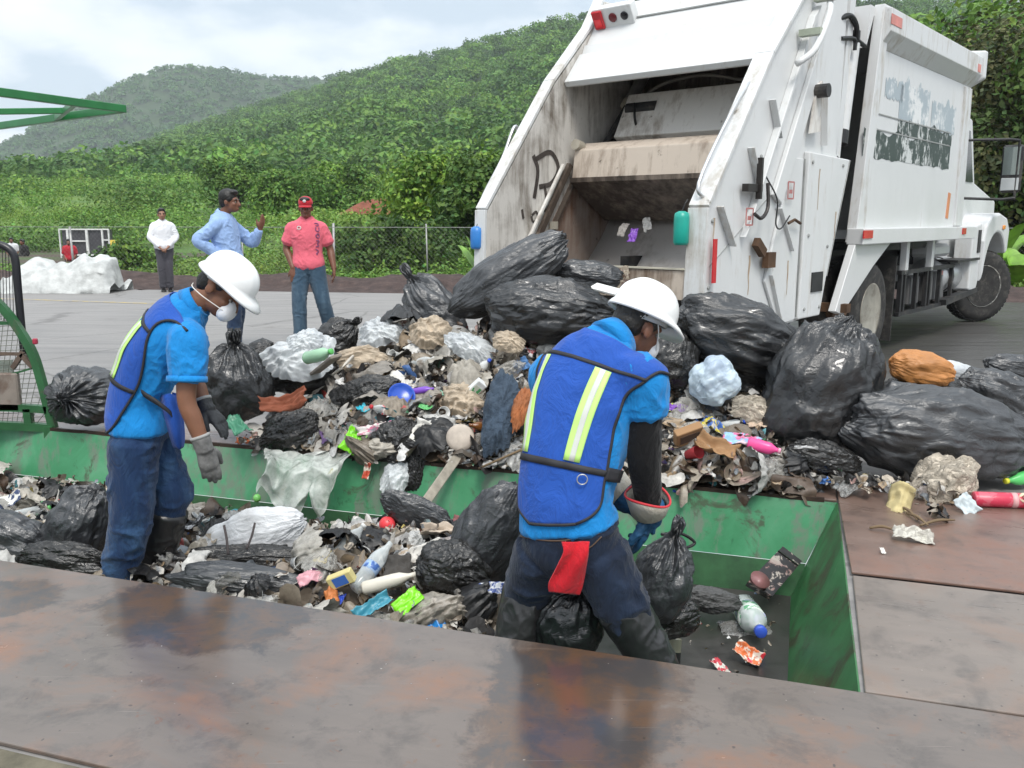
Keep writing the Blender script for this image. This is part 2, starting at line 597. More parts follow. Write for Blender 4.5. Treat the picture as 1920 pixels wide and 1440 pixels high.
plate('steel_plate', [(-8.4, -1.02), (9.0, -1.02), (9.0, -.006), (-8.4, .012)], 0, .014, m_plate, 'long wet rusty steel plate along the near edge of the pit')
plate('steel_plate', [(.012, .012), (6.0, .10), (6.0, .95), (.022, .965)], -.001, .013, m_plate3, 'pale brown steel plate at right, nearer of two beside the pit end')
plate('steel_plate', [(.018, .982), (6.0, .962), (6.0, 2.45), (.0, 2.25), (.0, 1.99)], .008, .013, m_plate2, 'reddish brown steel plate at right with pulp and wrappers dropped on it')
plate('steel_plate', [(-8.4, 1.99), (-.006, 1.99), (-.006, 2.24), (-8.4, 2.32)], 0, .014, m_plate2, 'narrow brown steel plate under the refuse along the far pit edge')
t = NT('mossy_concrete')
nn_ = t.noise(7, 8, .7)
t.set(Base_Color=t.ramp(nn_, (.3, (.06, .054, .036)), (.7, (.17, .15, .105))), Roughness=.85); t.bump(nn_, .4, .01)
plate('concrete_kerb', [(-8.4, -2.6), (9, -2.6), (9, -1.032), (-8.4, -1.032)], -.010, .05, t.m, 'mossy concrete strip below the near plate at the bottom left corner')['category'] = 'kerb'

# the green trough with its rubber belt
t = NT('worn_green_paint')
v = t.coords((1, 1, 1), (0, 0, math.radians(18)))
n1 = t.noise(2.2, 8, .66, v, .6); n2 = t.noise(7.0, 8, .7, t.coords((1, 1, .35)), .3); n3 = t.noise(50, 4, .6)
c = t.ramp(n1, (.32, (.038, .20, .085)), (.5, (.060, .265, .125)), (.7, (.125, .33, .19)))
c = t.mix(t.ramp(n2, (.50, 0.), (.60, .85)), c, (.15, .19, .145))
c = t.mix(t.ramp(n3, (.68, 0.), (.76, .7)), c, (.02, .03, .015))
c = t.mix(t.ramp(n2, (.28, .8), (.37, 0.)), c, (.014, .05, .022))
c = t.mix(t.ramp(t.noise(3.5, 8, .7, v, .8), (.57, 0.), (.64, .75)), c, (.06, .045, .03))
t.set(Base_Color=c, Roughness=t.ramp(n2, (.3, .32), (.7, .58))); t.bump(n2, .15, .006)
m_pit = t.m
t = NT('scratched_green_paint')
vs = t.coords((1, 1, 1))
ns = t.noise(1.6, 9, .75, t.coords((4.2, 2.6, 1.3), (.6, .5, .3)), .8); nb = t.noise(3, 6, .6)
c = t.ramp(nb, (.35, (.026, .12, .040)), (.65, (.05, .185, .066)))
c = t.mix(t.ramp(ns, (.50, 0.), (.62, .85)), c, (.050, .034, .020))
c = t.mix(t.ramp(ns, (.30, .8), (.36, 0.)), c, (.22, .27, .17))
t.set(Base_Color=c, Roughness=.45); t.bump(ns, .3, .006)
m_pit_side = t.m
pit = empty('conveyor_pit', 'sunken green steel conveyor trough the two workers stand in', 'pit', uw(-2.5, 1, -.5))
bpy.context.view_layer.update()


def pit_part(name, quads, m):
    V, F = [], []
    for q in quads:
        F.append([len(V) + i for i in range(len(q))]); V += [uw(*p) for p in q]
    o = npmesh(name, V, F, m, smooth=False)
    s = o.modifiers.new('s', 'SOLIDIFY'); s.thickness = .006; s.offset = -1
    o.parent = pit; o.matrix_parent_inverse = pit.matrix_world.inverted()
    return o


L_, ZB, ZF = PIT_L, -.33, -.5
pit_part('far_wall', [[(L_, PIT_W, -.014), (-.002, PIT_W, -.014), (-.14, 1.90, ZB), (L_, 1.90, ZB)]], m_pit)
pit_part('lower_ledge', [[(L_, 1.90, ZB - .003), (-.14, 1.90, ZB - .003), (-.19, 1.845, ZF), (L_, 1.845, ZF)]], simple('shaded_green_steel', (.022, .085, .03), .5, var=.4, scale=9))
pit_part('end_wall', [[(0, PIT_W - .002, -.014), (0, 0, -.014), (-.20, .10, ZF), (-.20, 1.86, ZF)]], m_pit_side)
pit_part('near_wall', [[(-.003, .0, -.016), (L_, .0, -.016), (L_, .10, ZF), (-.197, .10, ZF)]], m_pit)
pit_part('left_end_wall', [[(L_, 0, -.014), (L_, PIT_W, -.014), (L_, PIT_W, ZF), (L_, 0, ZF)]], m_pit)
t = NT('wet_rubber_belt')
nz = t.noise(4, 8, .66); nf = t.noise(60, 4, .7)
c = t.ramp(nz, (.3, (.016, .015, .014)), (.7, (.05, .047, .043)))
c = t.mix(t.ramp(nf, (.72, 0.), (.8, .6)), c, (.3, .27, .22))
t.set(Base_Color=c, Roughness=t.ramp(nz, (.35, .28), (.65, .6))); t.bump(nf, .15, .004)
pit_part('belt', [[(L_, .09, ZF + .004), (-.19, .09, ZF + .004), (-.19, 1.85, ZF + .004), (L_, 1.85, ZF + .004)]], t.m)
# scraps of worn metal edging along the far rim
mb = MB()
for k in range(22):
    u = -8.2 + k * .37
    mb.box(uw(u + .18, 1.988, -.006), (.366, .02, .022), rotz(math.radians(-18.1 + rng.normal() * .25)))
rim = mb.build('rim_strip', M('dark_rust', (.045, .028, .02), .6, .3, .4))
rim.parent = pit; rim.matrix_parent_inverse = pit.matrix_world.inverted()

# ------------------------------------------------------------------ berm, field, hills
mb_v, mb_f = [], []
nx, ny = 260, 16
xs = np.linspace(-26, 22, nx)
rows = np.linspace(-.15, 3.4, ny)
for j, q in enumerate(rows):
    P = np.stack([xs, edge_y(xs) + q, np.zeros(nx)], 1)
    hgt = .27 * math.exp(-((q - 1.5) / .9) ** 2)
    P[:, 2] = -.05 + hgt * (1 + .5 * pn(P * [.5, .5, 0] + 3, 4)) + .10 * fbm(P * 2.6, 9, 4) * (0.2 + min(1, q + .15)) + .05 * pn(P * 9, 3)
    P[:, 1] += .12 * pn(P * 1.3, 5)
    mb_v.append(P)
V = np.concatenate(mb_v)
F = np.array([[j * nx + i, j * nx + i + 1, (j + 1) * nx + i + 1, (j + 1) * nx + i] for j in range(ny - 1) for i in range(nx - 1)])
t = NT('dark_soil')
n2 = t.noise(5, 8, .72)
t.set(Base_Color=t.ramp(n2, (.3, (.024, .015, .013)), (.55, (.062, .040, .035)), (.75, (.11, .075, .062))), Roughness=.95); t.bump(n2, .9, .05)
set_props(npmesh('soil_bank', V, F, t.m), kind='structure')


def field_z(x, y):
    x, y = np.asarray(x, float), np.asarray(y, float)
    e = np.clip((y - edge_y(x) - 2.6) / 100.0, 0, 2)
    z = 6.0 * e ** 1.25
    z = z - 1.15 * np.exp(-(((y - 40) / 14) ** 2)) * (1 / (1 + np.exp((x + 6) / 2.5)))
    p = np.stack([x, y, np.zeros_like(x)], -1).reshape(-1, 3)
    z = z + (np.clip(e * 4, 0, 1) * (.9 * pn(p / 17, 21) + .35 * pn(p / 6, 22)).reshape(x.shape))
    return z - .05


def grid_mesh(name, X, Y, Zz, m):
    ny_, nx_ = X.shape
    V = np.stack([X, Y, Zz], -1).reshape(-1, 3)
    i = np.arange(ny_ * nx_).reshape(ny_, nx_)
    F = np.stack([i[:-1, :-1], i[:-1, 1:], i[1:, 1:], i[1:, :-1]], -1).reshape(-1, 4)
    return set_props(npmesh(name, V, F, m), kind='structure')


t = NT('field_green')
n1 = t.noise(.22, 8, .65); n2 = t.noise(3.2, 9, .75)
c = t.mix(t.ramp(n1, (.4, 0.), (.6, 1.)), t.ramp(n2, (.3, (.05, .10, .02)), (.7, (.12, .23, .045))), t.ramp(n2, (.3, (.12, .19, .03)), (.7, (.20, .31, .06))))
t.set(Base_Color=c, Roughness=.9); t.bump(n2, .8, .25)
m_field = t.m
yy = np.concatenate([np.linspace(0, 26, 40), np.linspace(27, 170, 80)])
xx = np.linspace(-130, 130, 150)
X = np.tile(xx, (len(yy), 1)); Yg = edge_y(X) + 2.4 + yy[:, None]
grid_mesh('field', X, Yg, field_z(X, Yg), m_field)

# leaf cards -------------------------------------------------------
def leaf_mat(name, trans=.25):
    t = NT(name)
    a = t.attr()
    t.set(Base_Color=a, Roughness=.55, Specular_IOR_Level=.25)
    tr = t.new('ShaderNodeBsdfTranslucent'); t.l.new(a, tr.inputs['Color'])
    mxs = t.new('ShaderNodeMixShader'); mxs.inputs[0].default_value = trans
    t.l.new(t.b.outputs[0], mxs.inputs[1]); t.l.new(tr.outputs[0], mxs.inputs[2]); t.l.new(mxs.outputs[0], t.out.inputs[0])
    return t.m


m_leaf = leaf_mat('foliage')


def cards(P, N, size, C, aspect=.62, r=rng):
    """one leaf-clump face (a bent kite) per point"""
    n = len(P)
    N = N / (np.linalg.norm(N, axis=1)[:, None] + 1e-9)
    a = r.normal(size=(n, 3)); T = np.cross(N, a); T /= np.linalg.norm(T, axis=1)[:, None] + 1e-9
    B = np.cross(N, T)
    s = (np.asarray(size) * np.ones(n))[:, None]
    V = np.stack([P - T * s, P - B * s * aspect + N * s * .15, P + T * s, P + B * s * aspect + N * s * .12], 1).reshape(-1, 3)
    return V, np.arange(4 * n).reshape(n, 4), np.repeat(C, 4, axis=0)


def crowns(C, R, m, size, base, r=rng, flat=.8, zmin=-.25, colvar=.22, lump=.35):
    """C (n,3) centres, R (n,) radii, base (n,3) colours: m leaf clumps over each lumpy crown"""
    n = len(C)
    d = r.normal(size=(n, m, 3)); d /= np.linalg.norm(d, axis=2)[..., None]
    d[..., 2] = np.where(d[..., 2] < zmin, -d[..., 2], d[..., 2])
    q = (d * 1.7 + (np.arange(n) * 7.31 % 91)[:, None, None]).reshape(-1, 3)
    lf = (1 + lump * pn(q, 31) + .2 * pn(q * 2.3, 32)).reshape(n, m)
    depth = 1 - .45 * r.random((n, m)) ** 2.2
    P = C[:, None, :] + d * (R[:, None] * lf * depth)[..., None] * np.array([1, 1, flat])
    N = d + r.normal(size=d.shape) * .55 + np.array([0, 0, .35])
    cc = base[:, None, :] * (1 + colvar * r.normal(size=(n, m)))[..., None]
    cc = cc * (1 + np.array([.16, .05, 0]) * r.normal(size=(n, m, 1)))
    s = (size if np.ndim(size) else np.full(n, size))[:, None] * r.uniform(.6, 1.3, (n, m))
    return cards(P.reshape(-1, 3), N.reshape(-1, 3), s.reshape(-1), np.clip(cc.reshape(-1, 3), .004, .6), r=r)


def merge_cards(parts):
    V, F, C, n = [], [], [], 0
    for v, f, c in parts:
        V.append(v); F.append(f + n); C.append(c); n += len(v)
    return np.concatenate(V), np.concatenate(F), np.concatenate(C)


# hills: a foot line and a ridge line with real distances, the slope between them
def hill(name, ridge_pts, foot_pts, m, ncol=150, nrow=60, rough=3.0, seed=0, back=.35, bow=1.0):
    rp = np.array([D(px, py, Y) for px, py, Y in ridge_pts]); fp = np.array(foot_pts, float)
    k = np.linspace(0, 1, ncol)
    def along(P):
        d = np.concatenate([[0], np.cumsum(np.linalg.norm(np.diff(P, axis=0), axis=1))]); d /= d[-1]
        return np.stack([np.interp(k, d, P[:, i]) for i in range(3)], 1)
    Rr, Ff = along(catmull(rp, 8)), along(catmull(fp, 8))
    q = np.linspace(0, 1 + back, nrow)
    G = []
    for t_ in q:
        s = t_ if t_ <= 1 else 1
        P = Ff + (Rr - Ff) * t_
        zz = Ff[:, 2] + (Rr[:, 2] - Ff[:, 2]) * (s ** bow)
        if t_ > 1:
            zz = Rr[:, 2] - (Rr[:, 2] - Ff[:, 2]) * .8 * (t_ - 1)
        P[:, 2] = zz + rough * math.sin(math.pi * min(1, t_ * .9)) * (fbm(P / 60, seed, 3) + .8 * pn(P * [1 / 38, 1 / 150, 0], seed + 9))
        G.append(P)
    G = np.array(G)
    o = grid_mesh(name, G[..., 0], G[..., 1], G[..., 2], m)
    return o, G


t = NT('hill_floor')
n2 = t.noise(.11, 8, .7)
t.set(Base_Color=t.ramp(n2, (.3, (.016, .034, .010)), (.7, (.045, .085, .022))), Roughness=1.0)
m_hill = t.m


def field_foot(x, y):
    return (x, y, float(field_z(np.array([x]), np.array([y]))[0]) - .6)


near_ridge = [(2500, -60, 400), (2200, -10, 405), (1920, 12, 415), (1660, 12, 425), (1400, 0, 435), (1110, 32, 450), (1000, 66, 470), (900, 93, 490), (800, 116, 510), (700, 139, 535), (640, 152, 560), (560, 186, 585), (400, 236, 610), (200, 306, 640), (0, 372, 660), (-160, 400, 680)]
near_foot = [field_foot(160, 112), field_foot(95, 120), field_foot(50, 122), field_foot(20, 126), field_foot(0, 130), field_foot(-25, 138), field_foot(-50, 148), field_foot(-80, 158), field_foot(-105, 165), (-150, 178, 8.5)]
_, G1 = hill('near_hill', near_ridge, near_foot, m_hill, rough=4.0, seed=3, bow=1.12)
far_ridge = [(1300, 150, 1150), (900, 170, 1120), (760, 158, 1110), (660, 143, 1100), (600, 147, 1090), (520, 147, 1080), (430, 134, 1060), (350, 126, 1040), (300, 131, 1030), (200, 169, 1010), (100, 222, 1000), (0, 276, 990), (-120, 330, 980), (-300, 390, 970)]
far_foot = [(300, 720, 0), (100, 720, 0), (0, 720, 0), (-100, 710, 0), (-200, 700, 0), (-300, 690, 0), (-420, 680, 0), (-560, 680, 0)]
_, G2 = hill('far_hill', far_ridge, far_foot, m_hill, rough=9.0, seed=40, bow=1.0)


def scatter_on(G, n, r, qmax=1.0):
    nr, nc, _ = G.shape
    lim = int(nr * qmax / 1.35)
    A = np.linalg.norm(np.cross(G[1:, :-1] - G[:-1, :-1], G[:-1, 1:] - G[:-1, :-1]), axis=2)[:lim]
    w = A.reshape(-1); w = w / w.sum()
    k = r.choice(len(w), n, p=w)
    i, j = k // (nc - 1), k % (nc - 1)
    a, b = r.random((n, 1)), r.random((n, 1))
    return (G[i, j] * (1 - a) + G[i + 1, j] * a) * (1 - b) + (G[i, j + 1] * (1 - a) + G[i + 1, j + 1] * a) * b


def seen(P, lo=-480, hi=2350):       # keep what stands inside a wide view of the place
    f = P[:, 1] * _cp - (P[:, 2] - CAM_H) * _sp
    x = 960 + F_PX * P[:, 0] / f
    return (x > lo) & (x < hi)


r2 = np.random.default_rng(5)
P = scatter_on(G1, 10500, r2, 1.06); P = P[seen(P)]
n = len(P)
R = (1.5 + 2.7 * r2.random(n) ** 1.7) * (1 + .35 * pn(P / 30, 50))
tone = .5 + .9 * fbm(P / 26, 51, 3) + r2.normal(size=n) * .33
tone = np.clip(tone, 0, 1)[:, None]
base = (1 - tone) * np.array([.052, .120, .026]) + tone * np.array([.150, .285, .048])
base *= (1 + .12 * r2.normal(size=(n, 1)))
V, F, C = crowns(P + np.array([0, 0, .8]) * R[:, None] * .85, R, 118, .17 * R, base, r2, flat=.85, colvar=.09, lump=.38)
set_props(npmesh('hillside_forest', V, F, m_leaf, colr=C, smooth=False), 'dense green scrub forest covering the near hillside', 'forest', kind='stuff')
P = scatter_on(G2, 5200, r2, 1.08); P = P[seen(P, -200, 1150)]
n = len(P)
R = r2.uniform(3.5, 6.0, n)
tone = np.clip(.45 + .9 * fbm(P / 60, 53, 3) + r2.normal(size=n) * .15, 0, 1)[:, None]
base = (1 - tone) * np.array([.045, .115, .030]) + tone * np.array([.09, .20, .042])
V, F, C = crowns(P + np.array([0, 0, 1.0]), R, 44, .28 * R, base, r2, flat=.8, colvar=.14)
set_props(npmesh('distant_forest', V, F, m_leaf, colr=C, smooth=False), 'hazy green forest covering the distant hill', 'forest', kind='stuff')

# weeds and scrub over the field
def on_field(n, x0, x1, y0, y1, r):
    x = r.uniform(x0, x1, n); y = edge_y(x) + r.uniform(y0, y1, n)
    return np.stack([x, y, field_z(x, y)], 1)


parts = []
for (n, x0, x1, y0, y1, r0, r1, m_, cs) in ((2000, -24, 16, 2.3, 4.6, .10, .28, 46, .036), (2900, -32, 26, 4.6, 14, .22, .65, 100, .046), (3000, -60, 40, 12, 45, .40, 1.05, 110, .080), (2000, -100, 75, 40, 115, .8, 1.8, 120, .145)):
    P = on_field(n, x0, x1, y0, y1, r2)
    P = P[seen(P)]
    n = len(P)
    # keep the yard with the cabin open
    R = r2.uniform(r0, r1, n) * (1 + .5 * pn(P / 7, 60))
    tone = np.clip(.62 + 1.1 * fbm(P / 9, 61, 3) + r2.normal(size=n) * .15, 0, 1)[:, None]
    yel = np.clip(1.6 * pn(P / 14 + 5, 63), 0, 1)[:, None]
    base = (1 - tone) * np.array([.060, .125, .028]) + tone * np.array([.165, .30, .055])
    base = base * (1 - .6 * yel) + .6 * yel * np.array([.23, .32, .06])
    keep = ~((P[:, 0] > -24) & (P[:, 0] < -12.3) & (P[:, 1] > 26) & (P[:, 1] < 42)) & ~((P[:, 0] > -10.5) & (P[:, 0] < -6.5) & (P[:, 1] > 50) & (P[:, 1] < 58))
    if y0 > 10:                       # open grassy stretches between the bushes
        keep &= (fbm(P / 13, 66, 3) > -.06) | (r2.random(n) < .25)
    P, R, base = P[keep], R[keep], base[keep]
    parts.append(crowns(P + np.array([0, 0, .3]) * R[:, None], R, m_, np.maximum(cs * .6, cs * R / r1 * 1.3), base, r2, flat=.85))
V, F, C = merge_cards(parts)
set_props(npmesh('scrub_cover', V, F, m_leaf, colr=C, smooth=False), 'bright green weeds and low scrub covering the field behind the road', 'ground cover', kind='stuff')

# bare earth seen through the scrub
t = NT('red_earth'); n2 = t.noise(1.2, 8, .7)
t.set(Base_Color=t.ramp(n2, (.3, (.13, .038, .022)), (.7, (.27, .095, .055))), Roughness=.95); t.bump(n2, .8, .15)
X, Y_ = np.meshgrid(np.linspace(-1, 1, 40), np.linspace(0, 1, 12))
base_c = D(700, 402, 53)
zz = base_c[2] + Y_ * .95 * (1 - X ** 2 * .8) + .12 * fbm(np.stack([X * 5, Y_ * 3, X * 0], -1).reshape(-1, 3), 5).reshape(X.shape)
grid_mesh('earth_cut', base_c[0] + X * 2.2 + Y_ * .3, base_c[1] + Y_ * 1.2, zz, t.m)
t = NT('dirt_track'); n2 = t.noise(.8, 7, .7)
t.set(Base_Color=t.ramp(n2, (.3, (.20, .165, .13)), (.7, (.33, .28, .23))), Roughness=.95)
for (xa, xb, py, Y) in ((-60, 46, 431, 60), (246, 345, 415, 64)):
    a, b = D(xa, py, Y), D(xb, py, Y)
    X, Y_ = np.meshgrid(np.linspace(0, 1, 20), np.linspace(0, 1, 4))
    grid_mesh('path', a[0] + (b[0] - a[0]) * X, a[1] + Y_ * 5.0, a[2] + Y_ * .42 + .06 * pn(np.stack([X * 4, Y_, X * 0], -1).reshape(-1, 3), 2).reshape(X.shape), t.m)


# ------------------------------------------------------------------ trees and shrubs that stand apart
m_bark = simple('bark', (.075, .055, .04), .9, var=.4, scale=9, bump=.6, bscale=18)


def tree(name, label, base, h, rad, cols, n_lumps, per, leaf, cat='tree', trunk_r=.12, seed=0, low=.35, group=None):
    r = np.random.default_rng(seed)
    base = np.array(base, float)
    root = empty(name, label, cat, base, group)
    mb = MB()
    top = np.array([r.normal() * .15 * rad, r.normal() * .1 * rad, h * .72])
    mb.tube([(0, 0, -.15), (.03, .02, h * .2), top * [.5, .5, .62], top], [trunk_r, trunk_r * .8, trunk_r * .55, trunk_r * .2], 8, smooth_n=4)
    Cs = []
    for k in range(n_lumps):
        a = r.uniform(0, 2 * math.pi); q = r.random() ** .6
        zc = h * r.uniform(low, .9)
        rr = rad * q * (1 - .45 * abs(zc / h - .55))
        c = np.array([math.cos(a) * rr, math.sin(a) * rr, zc])
        Cs.append(c)
        if k < 9:
            s = np.array([0, 0, zc * .55]) + top * [.3, .3, 0]
            mb.tube([s, (s + c) / 2 + [0, 0, .06 * h], c], [trunk_r * .4, trunk_r * .25, trunk_r * .08], 6, smooth_n=3)
    mb.build('trunk', m_bark, root, True)
    Cs = np.array(Cs)
    R = rad * r.uniform(.26, .48, n_lumps)
    tone = r.random((n_lumps, 1))
    bc = cols[0] * (1 - tone) + cols[1] * tone
    V, F, C = crowns(Cs, R, per, leaf, bc, r, flat=.85, zmin=-.8, lump=.45)
    npmesh('crown', V, F, m_leaf, root, C, False)
    return root


G_D, G_L = np.array([.045, .10, .022]), np.array([.18, .33, .05])
def at_field(px, Y):
    p = D(px, 500, Y); return (p[0], Y, float(field_z(np.array([p[0]]), np.array([Y]))[0]))


tree('leafy_tree', 'bright yellow green bushy tree just left of the truck tailgate', at_field(850, 30), 3.6, 2.1, [np.array([.07, .15, .028]), np.array([.24, .38, .055])], 40, 420, .095, seed=1, low=.2)
tree('leafy_tree', 'dark bushy tree behind the truck tailgate, right of the bright one', at_field(925, 27), 3.0, 1.6, [G_D, np.array([.09, .16, .03])], 30, 360, .09, seed=2, low=.2)
tree('leafy_tree', 'mid green tree left of the pinkish earth cut on the rise', at_field(560, 62), 3.0, 3.2, [G_D, G_L], 30, 330, .14, seed=3, low=.25)
tree('leafy_tree', 'rounded tree right of the man in light blue on the rise', at_field(640, 66), 3.3, 2.8, [np.array([.07, .14, .024]), np.array([.17, .30, .05])], 28, 330, .14, seed=4, low=.25)
tree('leafy_tree', 'dark round tree above the head of the man in light blue', at_field(455, 70), 3.0, 2.8, [G_D, np.array([.15, .27, .045])], 28, 330, .14, seed=5, low=.25)
tree('dense_tree', 'tall brownish green tree rising behind the truck cab', at_field(1890, 24), 6.3, 2.9, [np.array([.045, .055, .022]), np.array([.13, .14, .055])], 70, 480, .085, seed=6, low=.12, trunk_r=.2)
tree('dense_tree', 'green tree right of the truck, at the edge of the picture', at_field(2030, 22), 5.6, 2.6, [np.array([.04, .07, .02]), np.array([.11, .18, .04])], 50, 260, .09, seed=7, low=.1, trunk_r=.2)
tree('dense_tree', 'yellow green tree top rising high behind the truck body', at_field(1810, 34), 8.6, 3.6, [np.array([.06, .11, .022]), np.array([.16, .28, .05])], 44, 260, .17, seed=8, low=.3, trunk_r=.22)
for k, (px, Y, h, rad, lab) in enumerate(((700, 23.5, 1.5, 1.1, 'dark low bush behind the wire fence, left of the thick fence post'), (800, 23.8, 1.7, 1.3, 'dark bush with dry stems behind the wire fence, right of the thick post'), (660, 26, 1.3, 1.2, 'lime green bush just right of the man in pink'), (250, 26, 1.2, 1.0, 'low green bush beside the man in the white shirt'))):
    tree('shrub', lab, at_field(px, Y), h, rad, [G_D * .9, np.array([.10, .17, .035]) if k < 2 else G_L], 16, 170, .075, cat='bush', trunk_r=.03, seed=20 + k, low=.2)

# broad-leaved plants beside the truck
m_broad = simple('banana_leaf', (.16, .32, .035), .45, var=.35, scale=5)


def broad_plant(name, label, base, n, h, w, seed, group=None):
    r = np.random.default_rng(seed)
    root = empty(name, label, 'plant', base, group)
    for k in range(n):
        a = r.uniform(0, 6.28); tilt = r.uniform(.25, .9); L = h * r.uniform(.7, 1.1)
        q = np.linspace(0, 1, 9)
        out = q * L * math.sin(tilt) * .8; up = L * (q * math.cos(tilt * .6) - .45 * q ** 2.4 * math.sin(tilt))
        ww = w * np.sin(math.pi * np.clip((q - .18) / .82, 0, 1)) ** .7 + .012
        d = np.array([math.cos(a), math.sin(a), 0]); sd = np.array([-d[1], d[0], 0])
        V = []
        for o_, u_, g in zip(out, up, ww):
            c = d * o_ + [0, 0, u_]
            V += [c - sd * g + [0, 0, g * .35], c, c + sd * g + [0, 0, g * .35]]
        F = [[i * 3 + j, i * 3 + j + 1, i * 3 + j + 4, i * 3 + j + 3] for i in range(8) for j in range(2)]
        npmesh('leaf', V, F, m_broad, root)
    return root


broad_plant('banana_plant', 'broad bright leaves of the plant behind the truck hood', at_field(1850, 19.0), 8, 2.1, .24, 1)
broad_plant('banana_plant', 'broad lime leaves of the plant right of the truck front wheel', at_field(1912, 18.2), 8, 1.15, .20, 2)
broad_plant('banana_plant', 'upright lime leaf plant at the left edge of the tailgate', at_field(905, 20.6), 6, 1.4, .16, 3)

# wire fence ---------------------------------------------------------
fence = empty('wire_fence', 'sagging chain link fence with thin grey posts behind the soil bank', 'fence', (0, edge_y(0) + 3.2, 0))
FY = lambda x: edge_y(x) + 3.3
m_galv = M('galvanised', (.33, .33, .32), .5, .5)
mb = MB()
for k in range(22):
    x = -25 + k * 2.3
    b = np.array([x, FY(x), -.1]); h = 1.42 + .05 * math.sin(k * 5.1)
    MB().tube([b - [0, 0, .1], b + [.02 * math.sin(k * 3), 0, h]], .018 if k % 3 else .030, 8).build('post', m_galv, fence, True, T=lambda v: v - np.array([0, edge_y(0) + 3.2, 0]))
st = .11
V, F = [], []
for k in range(int(50 / st)):
    for sg in (1, -1):
        x0 = -25 + k * st
        a = np.array([x0, FY(x0), .02]); b = np.array([x0 + sg * 1.2, FY(x0 + sg * 1.2), 1.25])
        w = np.array([.0011, 0, 0])
        V += [a - w, a + w, b + w, b - w]; F.append([len(V) - 4, len(V) - 3, len(V) - 2, len(V) - 1])
npmesh('wire_mesh', np.array(V) - [0, edge_y(0) + 3.2, 0], np.array(F), m_galv, fence, smooth=False)
MB().tube([(-25, FY(-25) - FY(0), 1.27), (26, FY(26) - FY(0), 1.27)], .008, 6).build('top_wire', m_galv, fence, True)

# haze over the valley -------------------------------------------------
def add_haze(density):
    mb = MB().box((0, 640, 93), (2600, 1460, 196))
    o = mb.build('haze', None)
    mt = bpy.data.materials.new('haze_air'); mt.use_nodes = True
    nt = mt.node_tree; nt.nodes.remove(nt.nodes['Principled BSDF'])
    pv = nt.nodes.new('ShaderNodeVolumePrincipled'); pv.inputs['Color'].default_value = (.86, .93, 1.0, 1); pv.inputs['Density'].default_value = density
    nt.links.new(pv.outputs[0], nt.nodes['Material Output'].inputs['Volume'])
    o.data.materials.append(mt)
    o['kind'] = 'stuff'; o['label'] = 'thin humid haze over the hills'
# ------------------------------------------------------------------ the refuse truck
_th = math.radians(40.5)
TT = np.array([math.sin(_th), math.cos(_th), 0.0]); TR = np.array([math.cos(_th), -math.sin(_th), 0.0])
TA = np.array([3.671, 8.958, 0.0])      # where the right rear wheel meets the road
truck = empty('garbage_truck', 'white rear loading garbage truck with its stained hopper open', 'garbage truck', TA)


def TL(V):                              # truck (forward, right, up) -> relative to the truck's root
    V = np.asarray(V, float)
    return V[:, :1] * TT + V[:, 1:2] * TR + V[:, 2:3] * np.array([0, 0, 1.0])


def tb(mb, name, m, parent=None, smooth=False, bev=0.0, label=None):
    o = mb.build(name, m, parent or truck, smooth, T=TL)
    fix_normals(o)
    if bev:
        b = o.modifiers.new('b', 'BEVEL'); b.width = bev; b.segments = 2; b.limit_method = 'ANGLE'
    if label:
        o['label'] = label
    return o


def white_paint(name, dirt, amt, c=(.66, .67, .668), rough=.34, streak=True):
    t = NT(name)
    n1 = t.noise(1.3, 8, .66, None, .4); n2 = t.noise(9, 8, .72); n3 = t.noise(2.0, 7, .68, t.coords((6, 6, .8)))
    b = t.ramp(n1, (.3, tuple(x * .90 for x in c)), (.7, c))
    f = t.math('ADD', t.math('MULTIPLY', n1, .55), t.math('MULTIPLY', n3 if streak else n2, .45))
    b = t.mix(t.ramp(f, (.62 - amt, 0.), (.78 - amt, .92)), b, dirt)
    b = t.mix(t.ramp(n2, (.69 - amt * .4, 0.), (.75 - amt * .4, .75)), b, tuple(x * .35 for x in dirt))
    t.set(Base_Color=b, Roughness=t.ramp(f, (.5, rough), (.7, .7)))
    t.bump(n2, .06, .004)
    return t.m


m_wh = white_paint('white_truck_paint', (.40, .36, .29), .05)
m_wh2 = white_paint('streaked_white_paint', (.33, .28, .21), .11)
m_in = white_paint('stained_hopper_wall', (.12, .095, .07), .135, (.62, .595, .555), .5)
m_grime = white_paint('grimy_blade_paint', (.13, .08, .048), .15, (.56, .48, .40), .55)
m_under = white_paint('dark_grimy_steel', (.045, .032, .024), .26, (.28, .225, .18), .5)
m_plateup = white_paint('worn_white_steel', (.22, .17, .125), .13, (.74, .72, .68), .5)
m_bowl = white_paint('scoured_steel', (.20, .165, .14), .12, (.46, .44, .42), .42)
m_dark = M('black_chassis', (.016, .016, .017), .55, var=.4, dirt=(.08, .07, .06), dirt_amt=.3)
m_blk = M('black_rubber_hose', (.012, .012, .013), .5)
m_red = M('red_reflector', (.52, .02, .03), .25)
m_chr = M('worn_chrome', (.55, .55, .55), .28, .9)
m_rustp = M('rusted_hinge', (.10, .055, .03), .75, .3, .5)

# tailgate side walls (outer face at l = 0 / -2.12)
prof = [(-3.60, .87), (-3.57, 1.5), (-2.66, 2.63), (-2.1, 3.17), (-1.90, 3.46), (-1.2, 3.50), (-1.22, 1.96), (-1.44, .95), (-1.50, .60), (-2.35, .56)]
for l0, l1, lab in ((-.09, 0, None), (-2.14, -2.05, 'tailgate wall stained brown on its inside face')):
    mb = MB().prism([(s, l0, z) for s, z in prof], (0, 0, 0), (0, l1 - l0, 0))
    tb(mb, 'tailgate_wall', m_wh if l0 > -1 else [m_in], bev=.006, label=lab)
